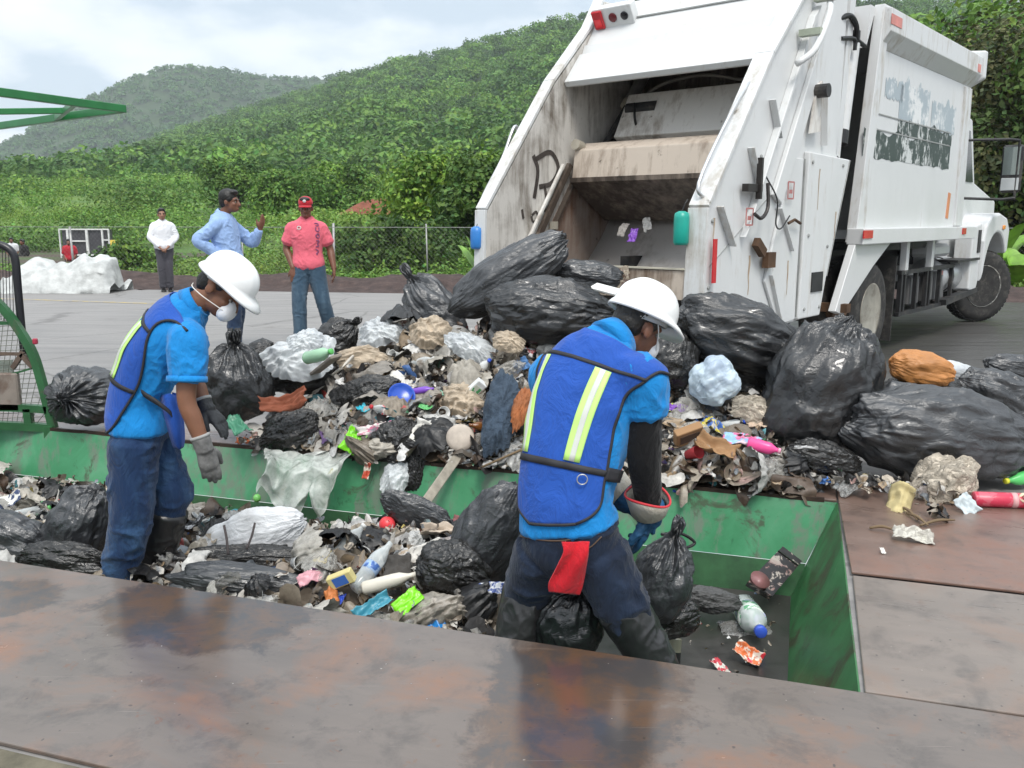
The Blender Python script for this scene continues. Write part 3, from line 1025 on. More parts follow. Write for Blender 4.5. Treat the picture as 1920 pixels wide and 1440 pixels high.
# flat lips along the rear edges of both walls
lip = [(-3.61, .86), (-3.585, 1.51), (-2.67, 2.645), (-2.11, 3.185), (-1.91, 3.475)]
for la, lb in ((-.12, .035), (-2.155, -2.04)):
    mb = MB()
    for (s0, z0), (s1, z1) in zip(lip[:-1], lip[1:]):
        dx, dz = s1 - s0, z1 - z0; q = math.hypot(dx, dz); n = np.array([-dz / q, dx / q])
        if n[0] > 0: n = -n
        mb.prism([(s0, la, z0), (s1, la, z1), (s1 - n[0] * -.03, la, z1 - n[1] * -.03), (s0 - n[0] * -.03, la, z0 - n[1] * -.03)], (0, 0, 0), (0, lb - la, 0))
    tb(mb, 'wall_lip', m_wh2, bev=.004)
# raised box ribs running down the outer right face
def slab(pts, l0, l1): return MB().prism([(s, l0, z) for s, z in pts], (0, 0, 0), (0, l1 - l0, 0))
tb(slab([(-2.02, 3.02), (-1.90, 3.12), (-2.93, 1.48), (-3.05, 1.30)], .001, .06), 'side_rib', m_wh, bev=.008)
tb(slab([(-1.60, 3.25), (-1.42, 3.30), (-2.18, 1.92), (-2.42, 1.55), (-2.56, 1.62)], .001, .045), 'side_rib', m_wh, bev=.008)
tb(slab([(-2.40, 1.50), (-2.18, 1.92), (-2.0, 1.92), (-2.0, .60), (-2.33, .58), (-2.62, .95)], .001, .025), 'side_panel', m_wh, bev=.006)
tb(slab([(-1.95, 1.98), (-1.04, 1.96), (-1.42, .93), (-1.52, .60), (-1.98, .60)], .001, .05), 'side_panel', m_wh, bev=.01)
# triangular stiffeners
for a, b in (((-3.42, 1.52), (-3.20, 1.24)), ((-2.44, 1.52), (-2.16, 1.18)), ((-2.66, 2.32), (-2.50, 2.05)), ((-2.98, 1.95), (-2.82, 1.70)), ((-2.55, 1.0), (-2.32, .62)), ((-1.66, 2.45), (-1.6, 2.05))):
    mb = MB().bar((a[0], .03, a[1]), (b[0], .03, b[1]), .012, .055, up=(0, 1, 0))
    tb(mb, 'stiffener', m_wh2)
# latch levers and hooks on the right wall
mb = MB().box((-2.97, .05, 1.66), (.24, .05, .055)).box((-2.90, .07, 1.73), (.03, .04, .30), rotz(0)).tube([(-2.78, .08, 1.70), (-2.80, .1, 1.52), (-2.90, .1, 1.44), (-3.0, .09, 1.47)], .014, 8, smooth_n=4)
tb(mb, 'latch_lever', M('dark_latch', (.045, .04, .038), .5, .6))
tb(MB().box((-2.80, .05, 1.22), (.16, .05, .07), euler(0, .6, 0)), 'hinge_block', m_rustp)
tb(MB().box((-2.62, .05, 1.12), (.14, .05, .12)), 'hinge_block', m_rustp)
tb(MB().tube([(-2.30, .05, 1.40), (-2.22, .07, 1.43), (-2.08, .06, 1.40)], .012, 6), 'hook', m_rustp)
tb(MB().box((-1.64, .052, .90), (.24, .016, .17)), 'marker_recess', m_dark)
mb = MB().tube([(-2.75, .05, 1.75), (-2.62, .09, 1.58), (-2.60, .08, 1.40), (-2.48, .07, 1.36), (-2.30, .06, 1.46)], .006, 6, smooth_n=5)
tb(mb, 'loose_cable', m_blk)
tb(MB().box((-3.49, .037, 1.14), (.055, .008, .31)), 'side_reflector', m_red)
t = NT('rust_run'); nr_ = t.noise(14, 6, .7, t.coords((3, 3, .6)))
t.set(Base_Color=t.ramp(nr_, (.35, (.30, .20, .12)), (.65, (.50, .42, .33))), Roughness=.8)
m_run = t.m
for (s, l, z, L, w) in ((-3.45, .0005, 1.44, .22, .012), (-2.86, .0255 - .025, 1.16, .30, .016), (-1.72, .0505, 1.85, .34, .010), (-1.30, .0505, 1.50, .26, .012), (-2.20, .0255, 1.10, .28, .014)):
    k = np.linspace(0, 1, 14); ww = w * (1 - .75 * k) * (1 + .5 * pn(np.stack([k * 6, k * 0 + s, k * 0], 1), 3)); cs = s + .012 * pn(np.stack([k * 3, k * 0 + s, k * 0 + 4], 1), 5)
    V = [(c_ + q * w_, l + .0012, z - L * k_) for c_, w_, k_ in zip(cs, ww, k) for q in (-1, 1)]
    o = npmesh('rust_streak', TL(V), [[2 * i, 2 * i + 1, 2 * i + 3, 2 * i + 2] for i in range(13)], m_run, truck, smooth=False)
    q_ = o.modifiers.new('s', 'SOLIDIFY'); q_.thickness = .001; q_.offset = 0
m_seam = M('panel_seam', (.30, .31, .30), .6)
for (a, b, l) in (((-1.98, 1.92), (-1.98, .62), .0255), ((-1.04, 1.955), (-1.42, .94), .0505), ((-2.55, 1.62), (-3.5, 1.10), .0005), ((-2.3, .60), (-3.58, .92), .0005)):
    tb(MB().bar((a[0], l, a[1]), (b[0], l, b[1]), .004, .012, up=(0, 1, 0)), 'weld_seam', m_seam)
for (s, l, z) in ((-1.88, .05, 1.9), (-1.2, .05, 1.9), (-1.88, .05, .68), (-1.55, .05, .68), (-1.45, .05, 1.2), (-1.88, .05, 1.3), (-3.48, .0, 1.42), (-3.50, .0, .95), (-2.75, .0, 1.9), (-2.4, .0, 2.3)):
    tb(MB().lathe([(.016, 0), (.016, .008), (.01, .012), (0, .012)], (s, l, z), look((0, 1, 0)), 8), 'bolt', m_seam)
# warning stickers
for s, z, w, h in ((-3.02, 1.45, .11, .12), (-2.28, 1.66, .11, .13)):
    f = MB()
    for a, b in (((-w / 2, 0), (.012, h)), ((w / 2, 0), (.012, h)), ((0, h / 2), (w, .012)), ((0, -h / 2), (w, .012)), ((0, -.01), (w * .5, .03))):
        f.box((s + a[0], .0615 if s < -2.9 else .05, z + a[1]), (b[0], .004, b[1]))
    tb(f, 'sticker', M('faded_red_print', (.42, .16, .15), .6))
# grab bars with brackets
mb = MB().tube([(-2.42, .10, 2.60), (-2.28, .18, 2.72), (-2.05, .18, 3.00), (-1.90, .12, 3.16)], .026, 10, smooth_n=4)
tb(mb, 'grab_rail', m_wh, smooth=True)
for bs_, bz_ in ((-2.20, 2.86), (-1.95, 3.16)):
    tb(MB().bar((bs_, .02, bz_), (bs_, .19, bz_), .07, .05), 'rail_bracket', M('pale_green_steel', (.34, .38, .30), .5))
mb = MB().tube([(-3.37, -2.18, 1.5), (-3.46, -2.22, 1.58), (-3.18, -2.22, 1.96), (-3.02, -2.22, 2.24), (-2.96, -2.2, 2.16)], .017, 8, smooth_n=5)
tb(mb, 'grab_rail', m_chr, smooth=True)
mb = MB().tube([(-3.53, -.02, 1.56), (-3.58, -.06, 1.68), (-3.18, -.06, 2.15), (-2.88, -.06, 2.42), (-2.80, -.04, 2.40)], .014, 8, smooth_n=5)
tb(mb, 'grab_rail', m_chr, smooth=True)

# rear hood above the opening, folded into three boards
hp = [(-2.50, 2.62), (-2.53, 2.66), (-2.30, 2.93), (-2.285, 2.91), (-2.265, 2.93), (-2.225, 3.02), (-2.205, 3.00), (-2.185, 3.03), (-1.95, 3.40), (-1.3, 3.50), (-1.3, 3.40), (-1.9, 3.3), (-2.2, 2.9), (-2.46, 2.62)]
tb(MB().prism([(s, -2.045, z) for s, z in hp], (0, 0, 0), (0, 1.945, 0)), 'rear_hood', m_wh, bev=.004)
mbs = [((-2.515, 2.685), (-2.30, 2.94))]
for s_, z_ in ((-2.282, 2.912), (-2.205, 3.002), (-2.06, 3.225)):
    tb(MB().box((s_ - .006, -1.07, z_ + .004), (.018, 1.93, .012)), 'seam', M('panel_seam', (.30, .31, .30), .6))
# light box and lamps
R_ = np.array(Matrix.Rotation(-math.radians(33), 3, 'Y'))
lb = MB().box((-2.10, -1.79, 3.27), (.10, .42, .19), R_)
lbx = tb(lb, 'light_box', m_wh, bev=.01)
def disc(c, r, d): return MB().lathe([(r, 0), (r, d * .6), (r * .8, d), (0, d)], c, R_ @ euler(0, -math.pi / 2, 0), 20)
nrm = R_ @ np.array([-1, 0, 0])
cc = lambda l: np.array([-2.10, l, 3.27]) + nrm * .05
tb(MB().box(cc(-1.945) + nrm * .012, (.024, .115, .17), R_, .012), 'tail_light', m_red, lbx)
tb(MB().box(cc(-1.945) + nrm * .026 + R_ @ np.array([0, 0, -.025]), (.006, .07, .07), R_, .003), 'lens', M('bright_red_lens', (.85, .03, .04), .12), lbx)
tb(disc(cc(-1.79), .042, .012), 'marker_light', M('dark_red_lens', (.13, .014, .018), .2), lbx, True)
tb(disc(cc(-1.665), .038, .012), 'marker_light', M('black_lens', (.012, .012, .016), .2), lbx, True)
# top front board of the hood, second lamp box at right is above the picture
# inside the hopper
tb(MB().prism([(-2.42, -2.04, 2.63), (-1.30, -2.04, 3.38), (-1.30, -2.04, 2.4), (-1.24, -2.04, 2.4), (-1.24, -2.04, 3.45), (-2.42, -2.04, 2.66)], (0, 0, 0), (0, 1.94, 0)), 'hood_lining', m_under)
bowl = catmull([(-3.56, 1.04), (-3.32, .85), (-2.9, .73), (-2.45, .80), (-2.08, 1.08), (-1.72, 1.50), (-1.42, 2.1), (-1.35, 2.6)], 5)
V = []; 
for (s, z) in bowl:
    V += [(s, -2.045, z), (s, -.095, z)]
F = [[2 * i, 2 * i + 1, 2 * i + 3, 2 * i + 2] for i in range(len(bowl) - 1)]
o = npmesh('hopper_bowl', TL(V), F, m_bowl, truck); sl = o.modifiers.new('s', 'SOLIDIFY'); sl.thickness = .012
mb = MB().prism([(-3.62, -2.05, .86), (-3.62, -2.05, 1.07), (-3.585, -2.05, 1.08), (-3.52, -2.05, 1.03), (-3.50, -2.05, .86)], (0, 0, 0), (0, 1.96, 0))
tb(mb, 'sill', m_grime, bev=.005)
tb(MB().box((-3.605, -1.07, 1.082), (.05, 1.95, .012)), 'sill_edge', M('pale_worn_edge', (.50, .47, .38), .5))
tb(MB().prism([(-3.45, -2.05, .85), (-3.0, -2.05, .65), (-2.2, -2.05, .55), (-1.6, -2.05, .62), (-1.6, -2.05, .85)], (0, 0, 0), (0, 1.95, 0)), 'hopper_belly', m_dark)
# packer: carriage plate above, wide blade below
tb(MB().prism([(-1.84, -1.80, 2.60), (-2.02, -1.84, 2.20), (-1.96, -1.84, 2.16), (-1.78, -1.80, 2.58)], (0, 0, 0), (0, 1.60, 0)), 'carriage_plate', m_plateup, bev=.01)
blade = [(-1.86, 2.16), (-2.30, 2.13), (-2.46, 2.06), (-2.50, 1.80), (-1.93, 1.45), (-1.86, 1.47), (-1.72, 1.9)]
bo = MB().prism([(s, -1.97, z) for s, z in blade], (0, 0, 0), (0, 1.80, 0))
bo = tb(bo, 'packer_blade', m_grime, bev=.012)
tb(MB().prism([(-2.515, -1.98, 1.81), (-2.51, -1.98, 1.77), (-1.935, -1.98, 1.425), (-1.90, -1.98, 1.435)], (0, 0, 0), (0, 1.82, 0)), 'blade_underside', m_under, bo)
tb(MB().box((-1.90, -1.07, 2.178), (.10, 1.72, .035)), 'blade_slot', m_dark)
for l in (-1.88, -.27):                       # blade cylinders, hinges and hoses
    mb = MB().tube([(-1.30, l, 3.0), (-1.72, l, 2.52)], .058, 14)
    c = tb(mb, 'packer_cylinder', M('cylinder_grey', (.24, .235, .22), .45, var=.3), smooth=False)
    tb(MB().lathe([(.07, -.03), (.07, .03)], (-1.72, l, 2.52), look((-.42, 0, -.48)), 14), 'gland', M('pale_gland', (.36, .33, .27), .5), c)
    tb(MB().tube([(-1.72, l, 2.52), (-2.06, l - .03, 2.13)], .034, 10), 'piston_rod', m_dark, c)
    for dl in (-.0, .17):
        tb(MB().prism([(-1.98, l + .14 + dl, 2.12), (-1.9, l + .14 + dl, 2.50), (-1.80, l + .14 + dl, 2.55), (-1.78, l + .14 + dl, 2.15)], (0, 0, 0), (0, .022, 0)), 'hinge_ear', m_plateup)
    tb(MB().lathe([(.055, -.02), (.055, .3)], (-1.88, l + .12, 2.46), look((0, 1, 0)), 12), 'hinge_pin', m_dark)
for l0 in (-1.94, -.20):
    tb(MB().lathe([(.05, -.05), (.05, .05), (.02, .05)], (-2.44, l0, 2.10), look((-1, 0, .2)), 12), 'blade_lug', M('pale_gland', (.36, .33, .27), .5))
hose = M('dusty_hose', (.16, .145, .125), .6)
tb(MB().tube([(-1.86, -1.70, 2.50), (-1.78, -1.50, 2.66), (-1.72, -1.2, 2.72), (-1.74, -.95, 2.70), (-1.80, -.6, 2.62), (-1.83, -.38, 2.62), (-1.78, -.25, 2.72)], .016, 8, smooth_n=6), 'hydraulic_hose', hose, smooth=True)
tb(MB().tube([(-1.95, -1.66, 2.5), (-2.0, -1.62, 2.36), (-1.93, -1.64, 2.28), (-1.9, -1.7, 2.4)], .012, 8, smooth_n=6), 'hydraulic_hose', m_blk, smooth=True)
tb(MB().tube([(-1.6, -1.1, 2.80), (-1.62, -.7, 2.79), (-1.66, -.45, 2.74), (-1.6, -.2, 2.86)], .014, 8, smooth_n=6), 'hydraulic_hose', hose, smooth=True)
# slide tracks on the left inner wall
tb(MB().bar((-2.46, -2.02, 1.93), (-3.08, -2.02, 1.06), .055, .04, up=(0, 1, 0)).bar((-2.40, -2.01, 1.80), (-2.96, -2.01, 1.02), .022, .05, up=(0, 1, 0)), 'slide_track', m_under)
tb(MB().bar((-2.56, -2.02, 1.93), (-3.18, -2.02, 1.10), .02, .03, up=(0, 1, 0)), 'track_edge', m_plateup)
tb(MB().box((-2.72, -2.0, 1.38), (.06, .05, .07)).box((-2.78, -2.0, 1.22), (.04, .05, .14)), 'track_stop', M('pale_gland', (.36, .33, .27), .5))
# rust stain panel and graffiti R on the left inner wall
tb(MB().prism([(-2.42, -2.047, 1.75), (-1.6, -2.047, 1.75), (-1.85, -2.047, .9), (-2.95, -2.047, .9), (-2.98, -2.047, 1.05)], (0, 0, 0), (0, .006, 0)), 'wear_plate', white_paint('rusty_wear_plate', (.13, .06, .03), .16, (.26, .21, .18), .5))
def stroke(pts, w):
    P = catmull(np.array(pts), 5); T = np.gradient(P, axis=0); T /= np.linalg.norm(T, axis=1)[:, None]
    N = np.stack([-T[:, 1], T[:, 0]], 1) * w
    V = [(s, -2.046, z) for q in zip(P - N, P + N) for (s, z) in q]
    return V, [[2 * i, 2 * i + 1, 2 * i + 3, 2 * i + 2] for i in range(len(P) - 1)]
g = MB()
for pts, w in ((((-2.965, 1.99), (-2.90, 1.86), (-2.95, 1.62)), .022), (((-2.93, 1.96), (-2.72, 2.03), (-2.60, 1.90), (-2.70, 1.76), (-2.88, 1.72)), .022), (((-2.80, 1.74), (-2.78, 1.62), (-2.80, 1.50)), .016), (((-2.98, 1.47), (-2.92, 1.50), (-2.90, 1.44), (-2.96, 1.41), (-2.99, 1.46)), .012), (((-3.12, 1.52), (-3.10, 1.44)), .014)):
    V, F = stroke(pts, w); g.add(V, F)
o = g.build('graffiti', M('black_marker', (.05, .04, .035), .7, var=.5, scale=30), truck, T=TL); s_ = o.modifiers.new('s', 'SOLIDIFY'); s_.thickness = .002; s_.offset = 0
# small things hung on the wall lips
for (s, l, z, h, m, lab) in ((-3.62, -2.13, 1.28, .19, M('blue_plastic', (.035, .20, .55), .35), 'small blue plastic bottle hung on the left tailgate edge'), (-3.66, -.14, 1.37, .235, M('teal_plastic', (.01, .33, .26), .35), 'small teal plastic bottle hung on the right tailgate edge')):
    w = np.array([[s, l, z]])
    b = empty('hanging_bottle', lab, 'bottle', TA + TL(w)[0])
    r = .055
    MB().lathe([(r * .8, -h / 2), (r, -h / 2 + .02), (r, h / 2 - .05), (r * .9, h / 2 - .015), (r * .4, h / 2)], n=18).build('bottle_body', m, b, True)
    MB().tube([(0, 0, h / 2 - .005), (.02, 0, h / 2 + .05), (.04, .01, h / 2 + .08)], .006, 6).build('wire', m_blk, b)

# tailgate lift cylinder standing in the gap
mb = MB().tube([(-.90, -.07, 2.98), (-1.03, -.07, 2.22)], .085, 18)
c = tb(mb, 'lift_cylinder', m_wh2, smooth=False)
tb(MB().lathe([(.092, -.06), (.092, .06)], (-1.05, -.07, 2.16), look((-.13, 0, -.76)), 16), 'gland', m_dark, c)
tb(MB().tube([(-1.06, -.07, 2.12), (-1.13, -.07, 1.75)], .04, 10), 'piston_rod', m_rustp, c)
tb(MB().tube([(-1.32, -.02, 3.12), (-1.18, .02, 3.16), (-1.02, .02, 3.10), (-.95, 0, 2.98)], .024, 8, smooth_n=5).tube([(-1.30, 0, 2.96), (-1.05, .02, 2.99), (-1.02, .02, 2.90)], .018, 8, smooth_n=4).box((-.9, -.03, 3.03), (.07, .07, .12)).tube([(-.92, 0, 3.0), (-.74, .01, 2.97)], .02, 8), 'hydraulic_hose', m_blk)
tb(MB().prism([(-1.25, -.10, 2.0), (-1.12, -.10, 3.45), (-1.0, -.10, 3.45), (-1.15, -.10, 1.97)], (0, 0, 0), (0, .10, 0)), 'gap_post', m_wh2)
tb(MB().prism([(-1.30, -.3, .75), (-.86, -.3, 1.4), (-.52, -.3, 3.35), (-1.1, -.3, 3.35), (-1.2, -.3, 1.9)], (0, -1.5, 0), (0, .1, 0)), 'gap_filler', m_rustp)

# body box: slightly bulged side, coved top rim, sill rail
BF = 3.06
side = [(-.62, 1.30), (-.40, 3.02), (2.98, 3.02), (3.06, 1.30)]
tb(MB().prism([(s, -.05, z) for s, z in side], (0, 0, 0), (0, .05, 0)), 'body_side', m_wh, bev=.006)
tb(MB().prism([(s, -2.12, z) for s, z in side], (0, 0, 0), (0, .05, 0)), 'body_side', m_wh)
tb(MB().prism([(-.55, -2.07, 3.0), (-.50, -2.07, 3.38), (2.98, -2.07, 3.38), (3.0, -2.07, 1.3), (2.9, -2.07, 1.3), (2.9, -2.07, 3.3), (-.4, -2.07, 3.3)], (0, 0, 0), (0, 2.02, 0)), 'body_roof', m_wh)
for l in (0.0, -2.12):
    sg = 1 if l == 0 else -1
    tb(MB().prism([(-.36, l, 3.02), (-.36, l + sg * .10, 3.16), (-.36, l + sg * .10, 3.36), (-.36, l - sg * .05, 3.40), (-.36, l - sg * .05, 3.02)], (0, 0, 0), (3.36, 0, 0)), 'roof_rim', m_wh2, bev=.006)
    tb(MB().box((1.33, l + sg * .03, 1.275), (4.1 if sg > 0 else 4.1, .16, .15)), 'side_rail', m_wh, bev=.008)
tb(MB().prism([(3.0, -.08, 3.0), (3.0, .13, 3.12), (3.0, .13, 3.44), (3.0, -.08, 3.46)], (0, 0, 0), (.10, 0, 0)), 'rim_end', m_wh, bev=.02)
tb(MB().prism([(-.72, -.06, 1.22), (-.37, -.06, 3.4), (-.19, -.06, 3.4), (-.50, -.06, 1.22)], (0, 0, 0), (0, .095, 0)), 'body_post', m_wh2, bev=.006)
tb(MB().prism([(2.72, -.01, 1.36), (2.66, -.01, 3.0), (2.95, -.01, 3.0), (3.04, -.01, 1.36)], (0, 0, 0), (0, .035, 0)), 'body_post', m_wh2, bev=.006)
tb(MB().prism([(-.72, -.03, 1.20), (.30, -.03, 1.20), (-.18, -.03, .98), (-.95, -.03, .56), (-1.12, -.03, .60)], (0, 0, 0), (0, .07, 0)), 'rear_bracket', m_wh, bev=.005)
# painted-out area: worn grey and dark green paint
t = NT('worn_dark_paint')
n1 = t.noise(3.2, 8, .72, t.coords((1, 1, 1.0)), .5); n2 = t.noise(22, 7, .7, t.coords((1, 1, .4)))
f = t.math('ADD', t.math('MULTIPLY', n1, .6), t.math('MULTIPLY', n2, .4))
t.set(Base_Color=t.mix(t.ramp(f, (.52, 0.), (.57, 1.)), (.030, .050, .043), (.60, .62, .61)), Roughness=.5)
m_worn = t.m
t = NT('worn_grey_paint')
n1 = t.noise(2.6, 8, .7, None, .4); n2 = t.noise(18, 6, .7)
f = t.math('ADD', t.math('MULTIPLY', n1, .7), t.math('MULTIPLY', n2, .3))
t.set(Base_Color=t.mix(t.ramp(f, (.50, 0.), (.58, 1.)), (.36, .42, .455), (.73, .74, .735)), Roughness=.45)
m_worn2 = t.m


def ragged(s0, s1, z0, z1, amp, seed, l=.0005, n=60):
    x = np.linspace(0, 1, n)
    top = z1 + amp * fbm(np.stack([x * 7, x * 0 + seed, x * 0], 1), 3); bot = z0 + amp * .6 * fbm(np.stack([x * 9, x * 0 + seed + 5, x * 0], 1), 4)
    ss = s0 + (s1 - s0) * x
    V = [(s, l + .002, z) for a in zip(ss, bot, top) for s, z in ((a[0], a[1]), (a[0], a[2]))]
    F = [[2 * i, 2 * i + 2, 2 * i + 3, 2 * i + 1] for i in range(n - 1)]
    o = npmesh('faded_paint', TL(V), F, None, truck, smooth=False)
    q = o.modifiers.new('s', 'SOLIDIFY'); q.thickness = .0015; q.offset = 0
    return o
for a in ((-.60, 2.30, 2.02, 2.28, .10, 1, .0005, 60), (.35, 2.32, 2.285, 2.43, .12, 2, .0005, 60)):
    ragged(*a).data.materials.append(m_worn)
for a in ((-.10, .45, 2.60, 2.78, .16, 6, .0005, 30), (.35, 1.35, 2.43, 2.80, .25, 3, .0005, 40), (1.45, 2.40, 2.42, 2.72, .22, 4, .0005, 40)):
    ragged(*a).data.materials.append(m_worn2)
mb = MB()
for z in (2.285, 2.43):
    mb.box((.95, .004, z), (2.6, .006, .012))
tb(mb, 'seam', M('panel_seam', (.30, .31, .30), .6))
for s, z in ((-.30, 3.26), (2.86, 3.22)):
    tb(MB().box((s + (.08 if s < 0 else 0), .102, z), (.30 if s < 0 else .12, .006, .09)), 'side_reflector', M('faded_reflector', (.62, .20, .16), .4))
for s in (-.62, 2.80):
    tb(MB().box((s, .115, 1.295), (.25 if s < 0 else .16, .01, .075)), 'side_reflector', m_red)
tb(MB().box((2.42, .002, 1.60), (.10, .008, .30), euler(0, .12, 0)), 'side_reflector', M('faded_orange', (.62, .24, .10), .45))

# chassis, tool rack, tank, exhaust
mb = MB()
for l in (-.62, -1.50):
    mb.box((1.2, l, .98), (7.0, .09, .24))
for s in (-1.0, .3, 1.4, 2.6, 3.6):
    mb.box((s, -1.06, .96), (.12, 1.0, .16))
tb(mb, 'chassis_rail', m_dark)
tb(MB().lathe([(.14, -1.0), (.14, 1.0)], (0, -1.06, .5), look((0, 1, 0)), 14).lathe([(.05, -.25), (.32, -.1), (.32, .1), (.05, .25)], (0, -1.06, .52), look((0, 1, 0)), 16), 'rear_axle', m_dark)
tb(MB().box((4.8, -1.06, .46), (.12, 1.7, .12)), 'front_axle', m_dark)
tb(MB().box((1.9, -1.06, 1.14), (1.9, 1.7, .08)).box((1.2, -.9, .8), (1.3, .7, .3)), 'underbody', m_dark)
for s in (1.12, 2.08):
    tb(MB().box((s, -.06, 1.02), (.10, .07, .37)), 'rack_bracket', m_wh, bev=.006)
mb = MB()
s0, s1, z0, z1 = .98, 3.05, .40, .86
for s in (1.0, 1.12, 1.55, 1.95, 2.08, 2.5, 3.03):
    mb.box((s, -.05, (z0 + z1) / 2), (.045, .045, z1 - z0))
for z in (z0, z1):
    mb.box(((s0 + s1) / 2, -.05, z), (s1 - s0 + .06, .05, .045))
mb.box((2.0, -.45, z0 - .01), (2.1, .8, .02))
tb(mb, 'tool_rack', m_dark)
mb = MB().box((1.72, -.16, .62), (.36, .12, .34), None, .02).box((2.28, -.16, .63), (.36, .12, .36), None, .02).box((2.75, -.16, .62), (.42, .12, .36), None, .02)
tb(mb, 'storage_box', M('grey_box_paint', (.13, .13, .13), .5))
tb(MB().box((2.72, -.095, .78), (.16, .02, .05)), 'box_label', M('red_white_label', (.55, .2, .18), .5))
mb = MB().lathe([(.0, -.62), (.20, -.60), (.235, -.54), (.235, .54), (.20, .60), (0, .62)], (3.45, -.30, .72), look((1, 0, 0)), 24)
tk = tb(mb, 'fuel_tank', M('brushed_tank', (.52, .53, .53), .35, .6), smooth=True)
for s in (3.2, 3.7):
    tb(MB().lathe([(.243, -.025), (.243, .025)], (s, -.30, .72), look((1, 0, 0)), 24), 'tank_strap', m_dark, tk)
tb(MB().box((3.45, -.1, .92), (1.1, .3, .03)).box((3.35, -.02, .46), (1.5, .10, .07), euler(0, -.05, 0)), 'step', m_dark)
tb(MB().box((2.75, -.25, 1.06), (.7, .3, .16), None, .04), 'air_box', m_wh)

# wheels
def tyre_prof(R=.5, W=.27):
    return [(R * .56, -W * .46), (R * .80, -W * .52), (R * .94, -W * .47), (R * .985, -W * .36), (R, -W * .33), (R, W * .33), (R * .985, W * .36), (R * .94, W * .47), (R * .80, W * .52), (R * .56, W * .46)]


m_tyre = M('worn_tyre', (.022, .021, .02), .78, var=.35, scale=14, dirt=(.085, .078, .068), dirt_amt=.35, bump=.3, bscale=50)
m_rim = M('dusty_rim', (.36, .34, .29), .5, .2, .25, dirt=(.16, .13, .10), dirt_amt=.4)
m_rimw = M('pale_rim', (.56, .56, .53), .45, .1, .2)
FWD = look((0, 1, 0))


def wheel(s, l, steer, dual, mrim):
    Rw = rotz(steer) @ FWD
    c = np.array([s, l, .5])
    w = tb(MB().lathe([(.26, -.24), (.26, -.16)], c, Rw, 30), 'wheel', m_dark)
    for off in ((-.145,) if not dual else (-.145, -.45)):
        cc_ = c + Rw @ np.array([0, 0, off])
        tb(MB().lathe(tyre_prof(), cc_, Rw, 64), 'tyre', m_tyre, w, True)
        g = MB()                                            # tread blocks
        for k in range(46):
            a = k / 46 * 2 * math.pi
            for q in (-.06, .06):
                g.box(cc_ + Rw @ np.array([.503 * math.cos(a + (q > 0) * .068), .503 * math.sin(a + (q > 0) * .068), q]), (.014, .045, .075), Rw @ rotz(a))
        tb(g, 'tread', m_tyre, w)
    c2 = c + Rw @ np.array([0, 0, -.145])
    if dual:
        pr = [(.285, .125), (.30, .135), (.285, .12), (.265, .06), (.235, -.03), (.12, -.06), (.115, -.02), (.06, .02), (0, .03)]
    else:
        pr = [(.285, .12), (.30, .135), (.275, .11), (.25, .05), (.20, .06), (.145, .06), (.125, .03), (.10, .03), (.095, .03)]
    tb(MB().lathe(pr, c2, Rw, 40), 'rim', mrim, w, True)
    if not dual:
        tb(MB().lathe([(.10, -.02), (.10, .05), (.075, .075), (.05, .08), (0, .08)], c2, Rw, 24), 'hub', m_dark, w, True)
    g = MB(); h = MB()
    for k in range(10):
        a = k / 10 * 2 * math.pi
        g.lathe([(.013, 0), (.013, .03), (0, .03)], c2 + Rw @ np.array([.165 * math.cos(a), .165 * math.sin(a), -.045 if dual else .06]), Rw, 6)
        h.lathe([(.026, 0), (.026, .006), (0, .006)], c2 + Rw @ np.array([.225 * math.cos(a + .3), .225 * math.sin(a + .3), -.024 if dual else .054]), Rw, 12)
    tb(g, 'lug_nuts', m_dark, w); tb(h, 'hand_holes', m_blk, w)
    return w


wheel(0, 0, 0, True, m_rim)
wheel(0, -1.55, 0, True, m_rim)
wheel(4.80, -.04, math.radians(34), False, m_rimw)
wheel(4.80, -1.85, math.radians(34), False, m_rimw)
tb(MB().box((.62, -.30, .60), (.025, .62, .90), euler(0, .04, 0)), 'mud_flap', m_tyre)
tb(MB().tube([(-.9, -.1, .55), (-.55, -.1, .52), (-.3, -.12, .60)], .035, 8).box((-.95, -.3, .62), (.10, .8, .08)), 'under_run_bar', m_rustp)
# cab, hood, fender, mirror
cab = [(3.22, 1.15), (3.20, 2.75), (3.7, 2.85), (4.35, 2.78), (4.75, 1.95), (6.05, 1.72), (6.15, 1.05), (5.6, .9), (5.45, 1.2), (4.8, 1.32), (4.2, 1.15), (4.05, .62), (3.22, .62)]
tb(MB().prism([(s, -2.0, z) for s, z in cab], (0, 0, 0), (0, 1.72, 0)), 'cab', m_wh, bev=.03)
tb(MB().prism([(3.45, -.276, 1.95), (3.45, -.276, 2.62), (4.25, -.276, 2.62), (4.6, -.276, 1.95)], (0, 0, 0), (0, .008, 0)), 'side_window', M('dark_cab_glass', (.012, .014, .016), .08))
arch = [(math.cos(a) * .66 + 4.80, math.sin(a) * .66 + .60) for a in np.linspace(2.95, .55, 14)]
arch_o = [(4.10, .60), (4.06, 1.15), (4.14, 1.36), (4.40, 1.50), (4.85, 1.53), (5.30, 1.46), (5.50, 1.30), (5.46, .98)]
tb(MB().prism([(s, -.55, z) for s, z in (arch_o + arch[::-1])], (0, 0, 0), (0, .62, 0)), 'fender', m_wh, bev=.045)
tb(MB().prism([(3.62, -.16, .46), (3.60, 1.36), (4.14, 1.40)][0:0] or [(3.66, -.2, .52), (3.66, -.2, 1.34), (4.10, -.2, 1.40), (4.12, -.2, .62), (4.02, -.2, .46)], (0, 0, 0), (0, .22, 0)), 'cab_step_panel', m_wh, bev=.02)
tb(MB().box((3.98, .022, 1.15), (.13, .02, .30)), 'step_recess', m_dark)
